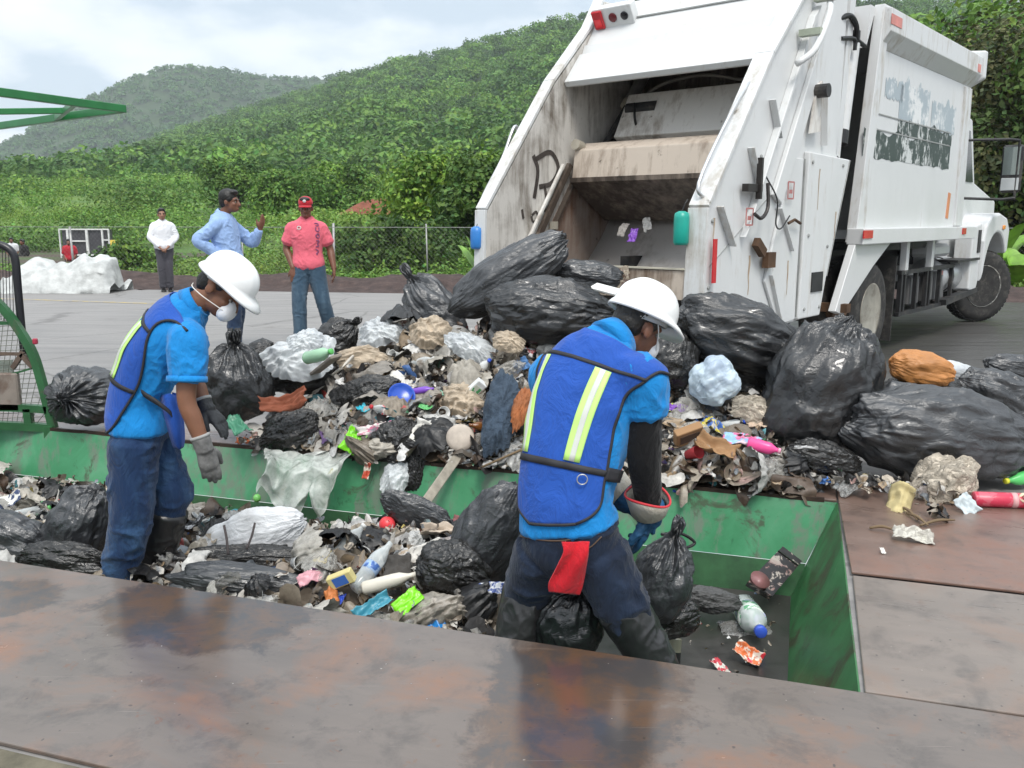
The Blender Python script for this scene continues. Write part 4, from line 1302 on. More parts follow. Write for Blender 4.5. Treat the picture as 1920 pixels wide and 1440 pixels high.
tb(MB().box((5.08, .08, 1.33), (.12, .02, .06), None, .01), 'turn_signal', M('amber_lens', (.75, .28, .06), .25))
mb = MB().tube([(3.7, -.26, 2.46), (4.1, .25, 2.47), (4.22, .34, 2.46)], .018, 8).tube([(3.75, -.26, 1.72), (4.1, .2, 1.70), (4.22, .34, 1.72)], .018, 8).tube([(4.22, .34, 2.48), (4.22, .34, 1.70)], .016, 8)
ma = tb(mb, 'mirror_arm', m_dark)
hm = tb(MB().box((4.26, .27, 2.10), (.09, .25, .62), None, .03), 'mirror_housing', m_dark, ma)
tb(MB().box((4.213, .27, 2.20), (.006, .20, .36)), 'mirror_glass', M('mirror_glass', (.32, .36, .34), .05, .9, .05), ma)
tb(MB().box((4.213, .27, 1.90), (.012, .21, .16), None, .005), 'convex_mirror', M('pale_mirror', (.62, .64, .64), .15, .5, .05), ma)
tb(MB().box((3.62, -.25, 1.74), (.12, .12, .13)), 'mirror_mount', m_dark)
# ------------------------------------------------------------------ refuse bags
def bag_mat(name, c, rough, trans=0.0, bs=.25, spec=.5):
    t = NT(name)
    v1 = t.coords((1, 1, 1))
    n0 = t.noise(5, 6, .6); n1 = t.noise(9, 6, .62, t.coords((1.0, 2.6, 1.7), (.5, .3, .2)), .9); n2 = t.noise(38, 5, .65, t.coords((.5, 1.6, 1.2), (.2, .7, .4)), .6)
    rid = t.math('ABSOLUTE', t.math('SUBTRACT', n1, .5))
    col_ = t.mix(t.ramp(n0, (.35, 0.), (.7, 1.)), c, tuple(min(1, x * 1.7 + .004) for x in c))
    col_ = t.mix(t.ramp(n2, (.70, 0.), (.77, .5)), col_, (.20, .17, .135))
    t.set(Base_Color=col_, Roughness=t.ramp(n0, (.3, rough * .82), (.7, rough * 1.2)), Specular_IOR_Level=spec)
    b1 = t.bump(t.ramp(rid, (.0, 1.), (.10, 0.)), bs, .010)
    t.bump(n2, bs * .5, .005, b1)
    if trans:
        tr = t.new('ShaderNodeBsdfTranslucent'); tr.inputs['Color'].default_value = (*c, 1)
        mx_ = t.new('ShaderNodeMixShader'); mx_.inputs[0].default_value = trans
        t.l.new(t.b.outputs[0], mx_.inputs[1]); t.l.new(tr.outputs[0], mx_.inputs[2]); t.l.new(mx_.outputs[0], t.out.inputs[0])
    return t.m


m_bag = bag_mat('black_polythene', (.010, .0105, .0115), .22, spec=.75)
m_bag2 = bag_mat('dusty_black_polythene', (.020, .0215, .024), .31, spec=.9)
m_bagd = bag_mat('matt_black_polythene', (.011, .0105, .010), .27, spec=.6)
m_bagw = bag_mat('white_polythene', (.56, .585, .61), .32, .35, .2)
m_bagb = bag_mat('pale_blue_polythene', (.50, .60, .72), .30, .3, .15)
m_sack = bag_mat('white_woven_sack', (.56, .57, .585), .55, .15, .35)
m_leath = bag_mat('tan_leather', (.33, .14, .04), .5, 0, .2)
m_kraft = bag_mat('wet_kraft', (.36, .295, .22), .6, .12, .35)
m_pulp = bag_mat('grey_pulp', (.42, .37, .30), .85, 0, 1.0)
m_cloth = bag_mat('dirty_denim', (.032, .05, .075), .9, 0, .6)

KNOT = [(.015, 1.40), (.16, 1.37), (.20, 1.27), (.07, 1.13), (.10, 1.06), (.34, .97), (.64, .78), (.88, .45), (1.0, .05), (.98, -.3), (.82, -.65), (.52, -.88), (.2, -.98), (.01, -1.0)]
CLOSED = [(.01, 1.0), (.25, .97), (.55, .84), (.82, .57), (.97, .22), (1.0, -.05), (.95, -.38), (.78, -.70), (.48, -.92), (.18, -1.0), (.01, -1.01)]


def bag_geo(c, ax, R, seed, knot, floor=None, nu=170, nv=120, fold=1.0, crease=1.0, lump=.13):
    P = catmull(KNOT if knot else CLOSED, 14)
    k = np.linspace(0, len(P) - 1, nv); i = np.floor(k).astype(int).clip(0, len(P) - 2); f = (k - i)[:, None]
    P = P[i] * (1 - f) + P[i + 1] * f
    u = np.linspace(0, 2 * math.pi, nu, endpoint=False)
    rho, zz = np.maximum(P[:, :1], .004), P[:, 1:]
    X = rho * np.cos(u); Y = rho * np.sin(u); Zq = np.repeat(zz, nu, 1)
    V = np.stack([X, Y, Zq], -1).reshape(-1, 3)
    d = V / (np.linalg.norm(V, axis=1)[:, None] + 1e-6)
    s = seed * 1.37
    near = np.clip((V[:, 2] + .1) / 1.0, 0, 1)          # towards the knot
    r = 1 + lump * pn(d * 1.5 + s, 1) + .5 * lump * pn(d * 3.1 + s, 2)
    ang = np.stack([np.cos(np.tile(u, nv)), np.sin(np.tile(u, nv))], 1)
    fq = np.concatenate([ang * 2.6, V[:, 2:] * .5], 1) + s
    fw = .18 * np.stack([pn(V * 3 + s, 4), pn(V * 3 + s + 9, 5), pn(V * 3, 6)], 1)
    r += fold * ((.13 if knot else .05) * near ** 1.6 + .012) * (ridge(fq + fw, 7) - .5)
    r += fold * (.06 * near ** 1.3 if knot else .02) * (ridge(fq * 2.3 + fw, 8) - .5)
    rr = np.random.default_rng(seed)
    wv = .13 * np.stack([pn(d * 1.6 + s, 11), pn(d * 1.6 + s + 4, 12), pn(d * 1.6 + s + 8, 13)], 1)
    wv = wv + .03 * np.stack([pn(d * 6 + s, 11), pn(d * 6 + s + 4, 12), pn(d * 6 + s + 8, 13)], 1)
    for kk in range(6):                  # broad slack facets
        a = rr.normal(size=3) * np.array([1, 1, .5]); a /= np.linalg.norm(a)
        fr = rr.uniform(.9, 2.6)
        t_ = (d + wv * rr.uniform(.7, 2.0)) @ a * fr + rr.uniform(0, 1)
        mk_ = np.clip(.1 + 2.0 * pn(d * rr.uniform(1.0, 2.0) + rr.uniform(0, 50), 30 + kk), 0, 1)
        r += crease * (.075 / fr) * mk_ * (tri_(t_) - .4)
    for kk in range(7):                  # long thin pleats, most of them along the bag
        a = rr.normal(size=3) * (np.array([1, 1, .10]) if kk < 4 else np.array([1, 1, .9])); a /= np.linalg.norm(a)
        b_ = np.cross(a, rr.normal(size=3)); b_ /= np.linalg.norm(b_)
        fr = (3.2, 4.6, 7.0, 10., 4.0, 6.5, 11.)[kk]
        w_ = (d + wv * 1.7 + .02 * fr ** -.5 * pn(d * 5 + kk, 29)[:, None])
        lines = ridge(np.stack([w_ @ a * fr, w_ @ b_ * .9, w_ @ np.cross(a, b_) * fr * .22], 1) + rr.uniform(0, 60), 40 + kk)
        mk_ = np.clip(.05 + 2.6 * pn(d * rr.uniform(1.3, 2.4) + rr.uniform(0, 50), 50 + kk), 0, 1)
        r += crease * (.17 / fr) * mk_ * (lines ** 3.5 - .12)
    if crease > 1.5:
        r += (crease - 1.2) * .08 * (ridge((d + wv) * [4.0, 5.0, 6.5] + s, 24) ** 1.5 - .35)
    sag = np.clip(-V[:, 2:3] if knot else d[:, 2:3] * 0, -1, 1) * .0
    r = np.where(r > 1.25, 1.25 + (r - 1.25) * .4, r)
    V = V * r[:, None] * np.array(ax)
    V = V @ np.asarray(R).T + np.asarray(c, float)
    cz_ = float(c[2]); hz = max(1e-3, V[:, 2].max() - cz_)
    low = np.clip((cz_ - V[:, 2]) / hz, 0, 1)[:, None]           # slack contents settle outwards and down
    V[:, :2] = np.asarray(c)[:2] + (V[:, :2] - np.asarray(c)[:2]) * (1 + .13 * low)
    if floor is not None:
        lo = floor + .012 * pn(V * 9, 3)
        V[:, 2] = np.where(V[:, 2] < lo, lo - .02 * np.tanh((lo - V[:, 2]) * 3), V[:, 2])
    i = np.arange(nu * nv).reshape(nv, nu)
    F = np.stack([i[:-1], np.roll(i, -1, 1)[:-1], np.roll(i, -1, 1)[1:], i[1:]], -1).reshape(-1, 4)
    return V, F


def bag(px, py, Y, L, W, ang, m, label, seed, knot=False, dp=.9, tilt=0.0, floor=0.0, name='garbage_bag', cat='garbage bag', neck=None, **kw):
    """a bag whose middle is seen at px,py and stands Y metres ahead; half length L and half width W in photo pixels"""
    c = D(px, py, Y); k = Y / F_PX / (_cp * 1.0)
    a = math.radians(ang)
    zd = np.array(neck if neck is not None else (math.cos(a), tilt, math.sin(a)), float)
    R = look(zd, (0, 1, 0)) if abs(zd[1]) < .8 else look(zd)
    ax = (W * k, dp * W * k, L * k)
    V, F = bag_geo(c, ax, R, seed, knot, floor, **kw)
    base = np.array([c[0], c[1], V[:, 2].min()])
    o = npmesh(name, V, F, m, loc=base)
    return set_props(o, label, cat)


B = bag


def wad_field(n, seed):
    g = np.linspace(-1, 1, n); gx, gy = np.meshgrid(g, g); gx, gy = gx.reshape(-1), gy.reshape(-1)
    sq = np.maximum(np.abs(gx), np.abs(gy)) / (np.hypot(gx, gy) + 1e-6)
    gx, gy = gx * sq, gy * sq                       # to a disc
    rr = np.hypot(gx, gy); th = np.arctan2(gy, gx)
    rag = 1 + .20 * pn(np.stack([np.cos(th) * 1.6 + seed, np.sin(th) * 1.6, rr * .4], 1), 81) + .12 * pn(np.stack([np.cos(th) * 5 + seed, np.sin(th) * 5, rr], 1), 82)
    q = np.stack([gx, gy, gx * 0 + seed * 1.7], 1)
    q = q + .22 * np.stack([pn(q * 1.5, 83), pn(q * 1.5 + 5, 84), gx * 0], 1)
    z = 1 - 1.25 * rr ** 2.6
    r_ = np.random.default_rng(seed)
    for kk in range(7):
        a = r_.uniform(0, 6.28); fr = r_.uniform(.7, 4.2)
        mk = np.clip(.25 + 1.8 * pn(q * 1.6 + kk * 5, 85), 0, 1)
        z = z + .52 / fr ** .8 * mk * (tri_((q[:, 0] * math.cos(a) + q[:, 1] * math.sin(a)) * fr + r_.uniform(0, 1)) - .45)
    z = z + .10 * (ridge(q * [3, 5, 1], 86) ** 2.5 - .2) + .05 * (ridge(q * [8, 6, 1] + 3, 87) ** 2 - .3)
    return gx, gy, z, rag


def wad(px, py, Y, L, W, ang, m, label, seed, name, cat, n=64):
    """limp crumpled film or paper slumped over what lies beneath: a folded sheet with a ragged skirt"""
    c = D(px, py, Y); k = Y / F_PX
    gx, gy, z, rag = wad_field(n, seed)
    V = np.stack([gx * rag, z * .62, gy * rag], 1) * np.array([L * k, -min(L, W) * k * 1.0, W * k])
    a = math.radians(ang)
    V = V @ np.array([[math.cos(a), 0, math.sin(a)], [0, 1, 0], [-math.sin(a), 0, math.cos(a)]])
    tl = math.radians(-38); V = V @ np.array(Matrix.Rotation(tl, 3, 'X')).T   # lean back on the slope
    i = np.arange(n * n).reshape(n, n)
    F = np.stack([i[:-1, :-1], i[:-1, 1:], i[1:, 1:], i[1:, :-1]], -1).reshape(-1, 4)
    o = npmesh(name, V, F, m); o.location = [float(x) for x in c]
    return set_props(o, label, cat)

B(158, 742, 5.95, 50, 62, 0, m_bag2, 'knotted black bag lying alone between the green cage and the left worker', 1, True, dp=.9, neck=(-.12, -1, .12), fold=1.8)
B(440, 722, 5.6, 68, 66, 88, m_bag, 'upright tied black bag just right of the left worker', 2, True, dp=.8, fold=1.5)
B(487, 668, 6.3, 34, 30, 30, m_bagd, 'small crumpled black bag behind the upright tied bag', 3)
B(632, 634, 6.5, 38, 36, 40, m_bagd, 'round charcoal bag with one ear, behind the heap below the man in pink', 4, True, dp=.9)
B(815, 588, 6.75, 74, 46, 25, m_bag2, 'grey black bag with a dark tuft at the far side of the heap', 5, True, dp=.9, neck=(-.55, .2, .8))
B(962, 514, 6.35, 118, 48, 33, m_bag2, 'long black bag leaning up steeply against the truck sill', 6, False, dp=.95, crease=.8)
B(1028, 583, 5.85, 112, 60, -4, m_bag, 'wide creased black bag left of the right worker helmet', 7, False, dp=.9, crease=1.25)
B(1108, 518, 6.45, 62, 30, -8, m_bag2, 'small black bag squeezed against the truck sill behind the wide one', 8)
B(1388, 632, 5.25, 122, 66, -20, m_bag, 'long black bag right of the right worker helmet with a twisted end', 9, True, dp=.9, fold=1.2, crease=1.2)
B(1262, 676, 5.15, 50, 46, 70, m_bagd, 'dark bag half hidden behind the right worker face', 10)
B(1537, 738, 4.9, 142, 104, 70, m_bag, 'tallest black bag of the right hand pile with long diagonal folds', 11, False, dp=.72, crease=1.2)
B(1762, 814, 4.70, 172, 86, -9, m_bag2, 'long slumped black bag stretching to the right edge above the plate', 12, False, dp=.85, crease=1.15)
B(1885, 752, 5.3, 92, 52, -25, m_bag2, 'black bag at the right edge behind the long slumped one', 13, False)
B(1905, 690, 5.65, 56, 24, -12, m_bag2, 'flat black bag at the far right, topmost of the right edge', 14, False)
B(572, 695, 5.95, 72, 40, 10, m_bagd, 'black bag lying under the white carrier bag left of the heap', 15)
B(692, 742, 5.65, 62, 36, 15, m_bagd, 'torn black bag sunk in the middle of the heap above the lime wrapper', 16, crease=1.8)
B(548, 806, 5.4, 52, 38, 20, m_bagd, 'torn black bag with beige film at the left front of the heap', 17, crease=1.8)
B(748, 832, 5.2, 46, 44, 60, m_bagd, 'burst black bag at the heap front between lime wrapper and white paper', 18, crease=2.0)
B(779, 888, 5.12, 50, 24, 85, m_bagd, 'strip of black bag hanging over the pit edge', 19, crease=2.0, floor=-.4)
B(1545, 858, 4.62, 66, 30, -15, m_bagd, 'flattened black bag under the tallest bag of the right pile', 20, crease=1.8)
B(20, 1010, 4.15, 74, 50, -20, m_bag2, 'smooth black bag in the pit at the left edge of the picture', 21, floor=-.45)
B(150, 985, 4.22, 82, 58, 62, m_bag2, 'black bag with straight folds left of the left worker legs in the pit', 22, floor=-.45)
B(120, 1050, 3.95, 80, 34, -6, m_bagd, 'dark torn bag low in the pit left of the left worker boots', 23, crease=1.6, floor=-.46)
B(470, 1100, 3.80, 150, 42, -8, m_bag2, 'long flat black bag low in the pit beside the near plate', 24, floor=-.46)
B(480, 1050, 4.05, 120, 30, -2, m_bagd, 'black bag under the white woven sack in the pit', 25, crease=1.6, floor=-.46)
B(848, 1066, 3.70, 66, 54, -15, m_bagd, 'wrinkled black bag in the pit left of the right worker knees', 26, crease=1.6, floor=-.46)
B(922, 1000, 3.80, 112, 62, 62, m_bag2, 'tall dark bag against the right worker left side in the pit', 27, floor=-.46, dp=.7, crease=1.2)
B(1238, 1092, 3.45, 84, 58, 75, m_bag2, 'knotted black bag under the right worker glove in the pit', 28, True, dp=.9, floor=-.47, fold=1.2)
B(1068, 1172, 3.12, 74, 66, 75, m_bag, 'black bag between the right worker boots', 29, True, dp=.8, floor=-.47)
B(786, 966, 4.3, 74, 32, -28, m_bag2, 'black flap of bag rising beside the coral ball', 30, floor=-.46, crease=1.7, dp=.4)
B(1335, 1125, 3.95, 52, 24, -8, bag_mat('grey_rubber_sheet', (.05, .05, .05), .6), 'crumpled dark grey sheet on the belt right of the knotted bag', 31, floor=-.47, crease=1.8, name='rubber_sheet', cat='sheet')
B(1748, 752, 5.3, 96, 50, -8, m_bagd, 'black bag under the tan leather bag, mostly hidden by the long slumped bag', 70)
B(1868, 800, 5.35, 110, 62, -12, m_bagd, 'black bag under the pile at the right edge, mostly hidden by the long slumped bag', 71)
B(1395, 706, 5.35, 100, 56, -10, m_bagd, 'dark bag under the long one with a twisted end, behind the pale blue bag', 72)
B(1252, 1158, 3.5, 58, 44, 10, m_bagd, 'dark slack bag on the belt under the knotted pit bag', 73, floor=-.485, crease=1.4)
# pale bags, sacks, paper masses
wad(560, 668, 5.8, 72, 50, 8, m_bagw, 'translucent white carrier bag lying left of the heap', 32, 'carrier_bag', 'plastic bag')
wad(572, 640, 5.75, 34, 26, 30, m_bagw, 'white rag bunched on top of the carrier bag left of the heap', 132, 'rag', 'rag')
wad(716, 626, 6.35, 49, 36, -15, m_bagw, 'pale clear bag behind the heap, left of the tan paper ball', 33, 'plastic_bag', 'plastic bag')
B(1342, 714, 4.95, 42, 44, 35, m_bagb, 'pale blue white plastic bag between the right hand black bags', 34, crease=.6, lump=.2, name='plastic_bag', cat='plastic bag')
B(1798, 704, 5.45, 46, 24, -15, m_bagw, 'white bag behind the tan leather bag at right', 35, name='plastic_bag', cat='plastic bag')
B(476, 1004, 4.2, 98, 50, 18, m_sack, 'white woven sack with two dark cords lying in the pit', 36, crease=.9, dp=.55, floor=-.42, name='woven_sack', cat='sack')
B(1728, 692, 5.25, 58, 34, -12, m_leath, 'tan leather bag lying open behind the long slumped black bag', 37, name='leather_bag', cat='bag', crease=.7)
wad(806, 622, 6.05, 35, 39, 80, m_kraft, 'crumpled tan paper ball on top of the heap', 38, 'paper_ball', 'paper')
B(1766, 912, 4.42, 62, 52, 40, m_pulp, 'big crumpled lump of grey paper pulp on the right plate', 39, name='paper_lump', cat='paper', crease=1.6, lump=.28, nu=130, nv=90)
wad(1390, 882, 4.68, 51, 29, -10, m_kraft, 'flat beige rag on the plate edge right of the right worker arm', 40, 'rag', 'rag')
wad(866, 752, 5.45, 44, 39, -35, m_kraft, 'dirty clear bag of scraps in the heap right of the blue dish', 41, 'plastic_bag', 'plastic bag')
wad(672, 672, 5.95, 53, 29, 5, m_kraft, 'yellowish crumpled paper in the upper left of the heap', 42, 'paper_lump', 'paper')
wad(880, 650, 5.85, 29, 55, 60, m_bagw, 'twisted dirty white rag on the upper right of the heap', 43, 'rag', 'rag')
wad(938, 775, 5.05, 90, 36, 80, m_cloth, 'dirty dark denim trousers lying down the heap left of the right worker', 44, 'denim_trousers', 'trousers')
wad(976, 765, 5.0, 49, 16, 75, bag_mat('orange_brown_cloth', (.22, .075, .025), .85), 'orange brown cloth beside the right worker vest', 45, 'cloth_strip', 'cloth')
wad(745, 890, 5.08, 47, 27, 70, m_bagw, 'clear bag of waste hanging over the pit edge left of the pole', 46, 'plastic_bag', 'plastic bag')
wad(955, 640, 5.6, 33, 23, -20, m_kraft, 'small brown bundle on the heap near the right worker shoulder', 47, 'rag', 'rag')
wad(1410, 765, 4.85, 40, 29, -10, m_pulp, 'grey clear bag below the pale blue bag', 48, 'plastic_bag', 'plastic bag')
B(1100, 965, 3.35, 20, 30, 80, m_kraft, 'beige rag between the right worker hands', 49, name='rag', cat='rag', floor=-.3)
# cords on the woven sack
for pts in (((420, 985), (425, 1010), (428, 1040)), ((478, 980), (472, 1005), (462, 1030))):
    P = [D(x, y, 3.93 + .0012 * (1000 - y)) for x, y in pts]
    o = MB().tube(P, .006, 6, smooth_n=5).build('cord', M('dark_cord', (.05, .04, .04), .8), None, True, loc=P[0])
    set_props(o, 'dark cord lying across the white woven sack, ' + ('left of two' if pts[0][0] < 450 else 'right of two'), 'cord')

# ------------------------------------------------------------------ loose refuse
def smooth01(x): x = np.clip(x, 0, 1); return x * x * (3 - 2 * x)


def deck_h(u, w):
    q = w - PIT_W
    left = smooth01((u + 3.75) / .75) * smooth01((-.75 - u) / .6)
    right = smooth01((u + 1.5) / .5) * smooth01((.02 - u) / .45)
    hl = np.where(q < 1.15, .05 + .50 * q, .62 - .55 * (q - 1.15))
    hr = np.where(q < .6, .05 + .52 * q, .36 - .2 * (q - .6))
    n = .10 * pn(np.stack([u * 2.6, w * 2.6, u * 0], -1).reshape(-1, 3), 71).reshape(np.shape(u)) + .05 * pn(np.stack([u * 7, w * 7, u * 0], -1).reshape(-1, 3), 72).reshape(np.shape(u))
    h = np.maximum(left * hl, right * hr)
    return np.maximum(0, h + n * np.clip(h * 6, 0, 1))


def pit_h(u, w):
    n = .07 * pn(np.stack([u * 2.2, w * 2.2, u * 0], -1).reshape(-1, 3), 73).reshape(np.shape(u)) + .045 * pn(np.stack([u * 6, w * 6, u * 0], -1).reshape(-1, 3), 74).reshape(np.shape(u))
    h = .21 + .19 * np.exp(-(((u + 2.1) / .45) ** 2 + ((w - 1.05) / .4) ** 2))
    h = h - .22 * smooth01((w - 1.25) / .5) * (1 - .6 * smooth01((-3.4 - u) / .6))
    return np.maximum(0, (h + n) * smooth01((-1.05 - u) / .45))


PAL = [((.16, .13, .10), 9), ((.27, .22, .17), 9), ((.45, .39, .31), 14), ((.58, .55, .50), 15), ((.68, .67, .65), 12), ((.022, .020, .020), 17), ((.085, .055, .036), 9), ((.33, .24, .15), 6), ((.42, .27, .24), 2.2), ((.06, .14, .34), .8), ((.08, .24, .12), .7), ((.42, .06, .05), .7), ((.08, .28, .32), .5), ((.48, .38, .10), .8), ((.24, .15, .36), .4), ((.22, .24, .26), 6)]


def scraps(P, N, size, r, k=9, film=.10):
    """crumpled pieces of film, paper and peel: discs bent by random folds"""
    n = len(P)
    g = np.linspace(-1, 1, k)
    gx, gy = np.meshgrid(g, g); gx, gy = gx.reshape(-1), gy.reshape(-1)
    sq = np.maximum(np.abs(gx), np.abs(gy)) / (np.hypot(gx, gy) + 1e-6)
    gx, gy = gx * (.35 + .65 * sq), gy * (.35 + .65 * sq)
    N = N / np.linalg.norm(N, axis=1)[:, None]
    a = r.normal(size=(n, 3)); T = np.cross(N, a); T /= np.linalg.norm(T, axis=1)[:, None]
    Bn = np.cross(N, T)
    asp = r.uniform(.28, 1.0, n)[:, None]
    th = np.arctan2(gy, gx)[None]
    rag = 1 + .22 * np.sin(th * 2 + r.uniform(0, 6, (n, 1))) + .15 * np.sin(th * 3 + r.uniform(0, 6, (n, 1))) + .10 * np.sin(th * 5 + r.uniform(0, 6, (n, 1)))
    jx, jy = gx[None] * rag, gy[None] * rag
    zz = r.normal(size=(n, 1)) * .35 * jx ** 2 + r.normal(size=(n, 1)) * .35 * jy ** 2
    dx, dy = 0, 0
    for q in range(4):
        w = r.uniform(1.2, 5.5, (n, 1)); ang = r.uniform(0, 6.28, (n, 1)); ph = r.uniform(0, 6.28, (n, 1))
        arg = w * (jx * np.cos(ang) + jy * np.sin(ang)) + ph
        tri = np.abs(((arg / 6.283) % 1) - .5) * 4 - 1
        zz = zz + r.uniform(.3, 1.0, (n, 1)) * .55 / w ** .6 * tri
        dx = dx + .22 / w * np.cos(arg); dy = dy + .22 / w * np.sin(arg * 1.3)
    s_ = size[:, None, None]
    V = P[:, None] + s_ * (T[:, None] * (jx + dx)[..., None] + Bn[:, None] * ((jy + dy) * asp)[..., None] + N[:, None] * (zz * .75)[..., None])
    i = np.arange(k * k).reshape(k, k)
    f = np.stack([i[:-1, :-1], i[:-1, 1:], i[1:, 1:], i[1:, :-1]], -1).reshape(-1, 4)
    F = (f[None] + (np.arange(n) * k * k)[:, None, None]).reshape(-1, 4)
    pc = np.array([c for c, _ in PAL]); pw = np.array([w for _, w in PAL], float); pw /= pw.sum()
    C = pc[r.choice(len(pc), n, p=pw)] * r.uniform(.5, 1.05, (n, 1))
    C2 = pc[r.choice(len(pc), n, p=pw)]
    two = (np.sin(jx * r.uniform(1, 5, (n, 1)) + jy * r.uniform(1, 5, (n, 1)) + r.uniform(0, 6, (n, 1))) > .75)[..., None] * (r.random((n, 1, 1)) < .3)
    CC = C[:, None] * (1 - two) + C2[:, None] * two
    CC = CC * (1 + .12 * r.normal(size=(n, k * k, 1)))
    mi = np.repeat((r.random(n) < film).astype(int), (k - 1) ** 2)
    return V.reshape(-1, 3), F, np.clip(CC.reshape(-1, 3), .004, .75), mi


t = NT('wet_refuse')
nz = t.noise(35, 6, .7); nb = t.noise(7, 5, .6)
c = t.mix(1.0, t.attr(), t.ramp(nz, (.3, .62), (.65, 1.05)), 'MULTIPLY')
c = t.mix(t.ramp(nz, (.60, 0.), (.72, .55)), c, (.07, .045, .03))
t.set(Base_Color=c, Roughness=t.ramp(nb, (.35, .24), (.65, .62)))
t.bump(nz, .5, .008)
m_mush = t.m
t = NT('clear_film')
nz = t.noise(22, 5, .65, None, .5)
t.set(Base_Color=t.mix(.6, (.62, .62, .60), t.attr()), Roughness=.22, Specular_IOR_Level=.6)
t.bump(nz, .5, .01)
tp = t.new('ShaderNodeBsdfTransparent'); mxs = t.new('ShaderNodeMixShader')
t.l.new(t.ramp(nz, (.35, .72), (.62, .30)), mxs.inputs[0]); t.l.new(t.b.outputs[0], mxs.inputs[1]); t.l.new(tp.outputs[0], mxs.inputs[2]); t.l.new(mxs.outputs[0], t.out.inputs[0])
m_film = t.m


def heap(name, label, hfun, z0, u0, u1, w0, w1, n, smin, smax, seed, lumps=0, base=True):
    r = np.random.default_rng(seed)
    parts = []
    if base:
        nu_, nw_ = 150, 90
        U_, W_ = np.meshgrid(np.linspace(u0, u1, nu_), np.linspace(w0, w1, nw_))
        H_ = hfun(U_, W_)
        q = np.stack([U_, W_, U_ * 0], -1).reshape(-1, 3)
        H_ = H_ + np.where(H_ > .015, (.03 * ridge(q * 9, 75) + .02 * pn(q * 22, 76)).reshape(H_.shape), -.02)
        V = PO + U_.reshape(-1, 1) * PU + W_.reshape(-1, 1) * PW + np.array([0, 0, 1.0]) * (H_.reshape(-1, 1) + z0 - .03)
        i = np.arange(nu_ * nw_).reshape(nw_, nu_)
        F = np.stack([i[:-1, :-1], i[:-1, 1:], i[1:, 1:], i[1:, :-1]], -1).reshape(-1, 4)
        cb = np.array([.10, .075, .052]) * (1 + .5 * pn(q * 12, 77))[:, None]
        keep = (H_.reshape(-1) > .0)[F].any(1)
        parts.append((V, F[keep], np.clip(cb, .01, .4)))
    U_ = r.uniform(u0, u1, n * 3); W_ = r.uniform(w0, w1, n * 3)
    H_ = hfun(U_, W_)
    ok = np.nonzero(H_ > .02)[0][:n]
    U_, W_, H_ = U_[ok], W_[ok], H_[ok]
    e = .03
    gu = (hfun(U_ + e, W_) - hfun(U_ - e, W_)) / (2 * e); gw = (hfun(U_, W_ + e) - hfun(U_, W_ - e)) / (2 * e)
    N = np.array([0, 0, 1.0]) - gu[:, None] * PU - gw[:, None] * PW
    N = N + r.normal(size=N.shape) * .65
    s = smin * (smax / smin) ** (r.random(len(U_)) ** 1.7)
    P = PO + U_[:, None] * PU + W_[:, None] * PW + np.array([0, 0, 1.0]) * (H_ + z0 + r.uniform(-.02, .05, len(U_)))[:, None]
    mi = [np.zeros(len(parts[0][1]), int)] if base else []
    up_ = r.random(len(P)) < .35          # small stuff lying on the larger pieces
    up_ &= s < .035
    P = P + up_[:, None] * np.array([0, 0, 1.0]) * r.uniform(.02, .075, len(P))[:, None] * (lumps > 0)
    big = s > smin * 1.9
    for sel, kk in ((big, 9), (~big, 5)):
        v, f, c_, m_ = scraps(P[sel], N[sel], s[sel], r, kk)
        parts.append((v, f, c_)); mi.append(m_)
    ok2 = r.choice(len(U_), min(lumps, len(U_)), replace=False) if lumps else []
    for k_ in ok2:                        # wads of film and paper pulp in the mass
        q_ = P[k_]; cl = [(.50, .46, .39), (.62, .61, .58), (.016, .016, .017), (.30, .25, .19), (.40, .36, .31), (.018, .018, .02), (.56, .53, .47)][r.integers(7)]
        L_q = r.uniform(.06, .17)
        ww_ = 30
        gx_, gy_, gz_, rg_ = wad_field(ww_, int(r.integers(9999)))
        v = np.stack([gx_ * rg_, gy_ * rg_ * r.uniform(.45, 1), gz_ * r.uniform(.35, .8)], 1) * L_q
        v = v @ look(N[k_] + r.normal(size=3) * .25).T + q_ + np.array([0, 0, .012])
        i_ = np.arange(ww_ * ww_).reshape(ww_, ww_)
        f = np.stack([i_[:-1, :-1], i_[:-1, 1:], i_[1:, 1:], i_[1:, :-1]], -1).reshape(-1, 4)
        parts.append((v, f, np.clip(np.array(cl) * r.uniform(.5, .95) * (1 + .3 * pn(v * 30, 9)[:, None]), .004, .7))); mi.append(np.full(len(f), int(cl[0] > .4 and r.random() < .3)))
    V, F, C = merge_cards(parts)
    return set_props(npmesh(name, V, F, [m_mush, m_film], colr=C, mi=np.concatenate(mi)), label, 'refuse', kind='stuff')


heap('loose_refuse', 'heap of wet mixed refuse spilling from the truck over the far pit edge', deck_h, 0.0, -3.75, .02, PIT_W - .02, PIT_W + 1.7, 7200, .013, .105, 1, 125)
heap('loose_refuse', 'wet mixed refuse covering the pit floor around the left worker', pit_h, ZF, -6.2, -1.05, .10, 1.84, 6000, .013, .10, 2, 115)


def spill(u, w):
    c = np.exp(-(((u - .32) / .42) ** 2 + ((w - 2.12) / .16) ** 2)) + .8 * np.exp(-(((u - .42) / .14) ** 2 + ((w - 1.78) / .14) ** 2)) + .8 * np.exp(-(((u + .1) / .2) ** 2 + ((w - 2.15) / .1) ** 2))
    return np.maximum(0, .075 * c - .022)


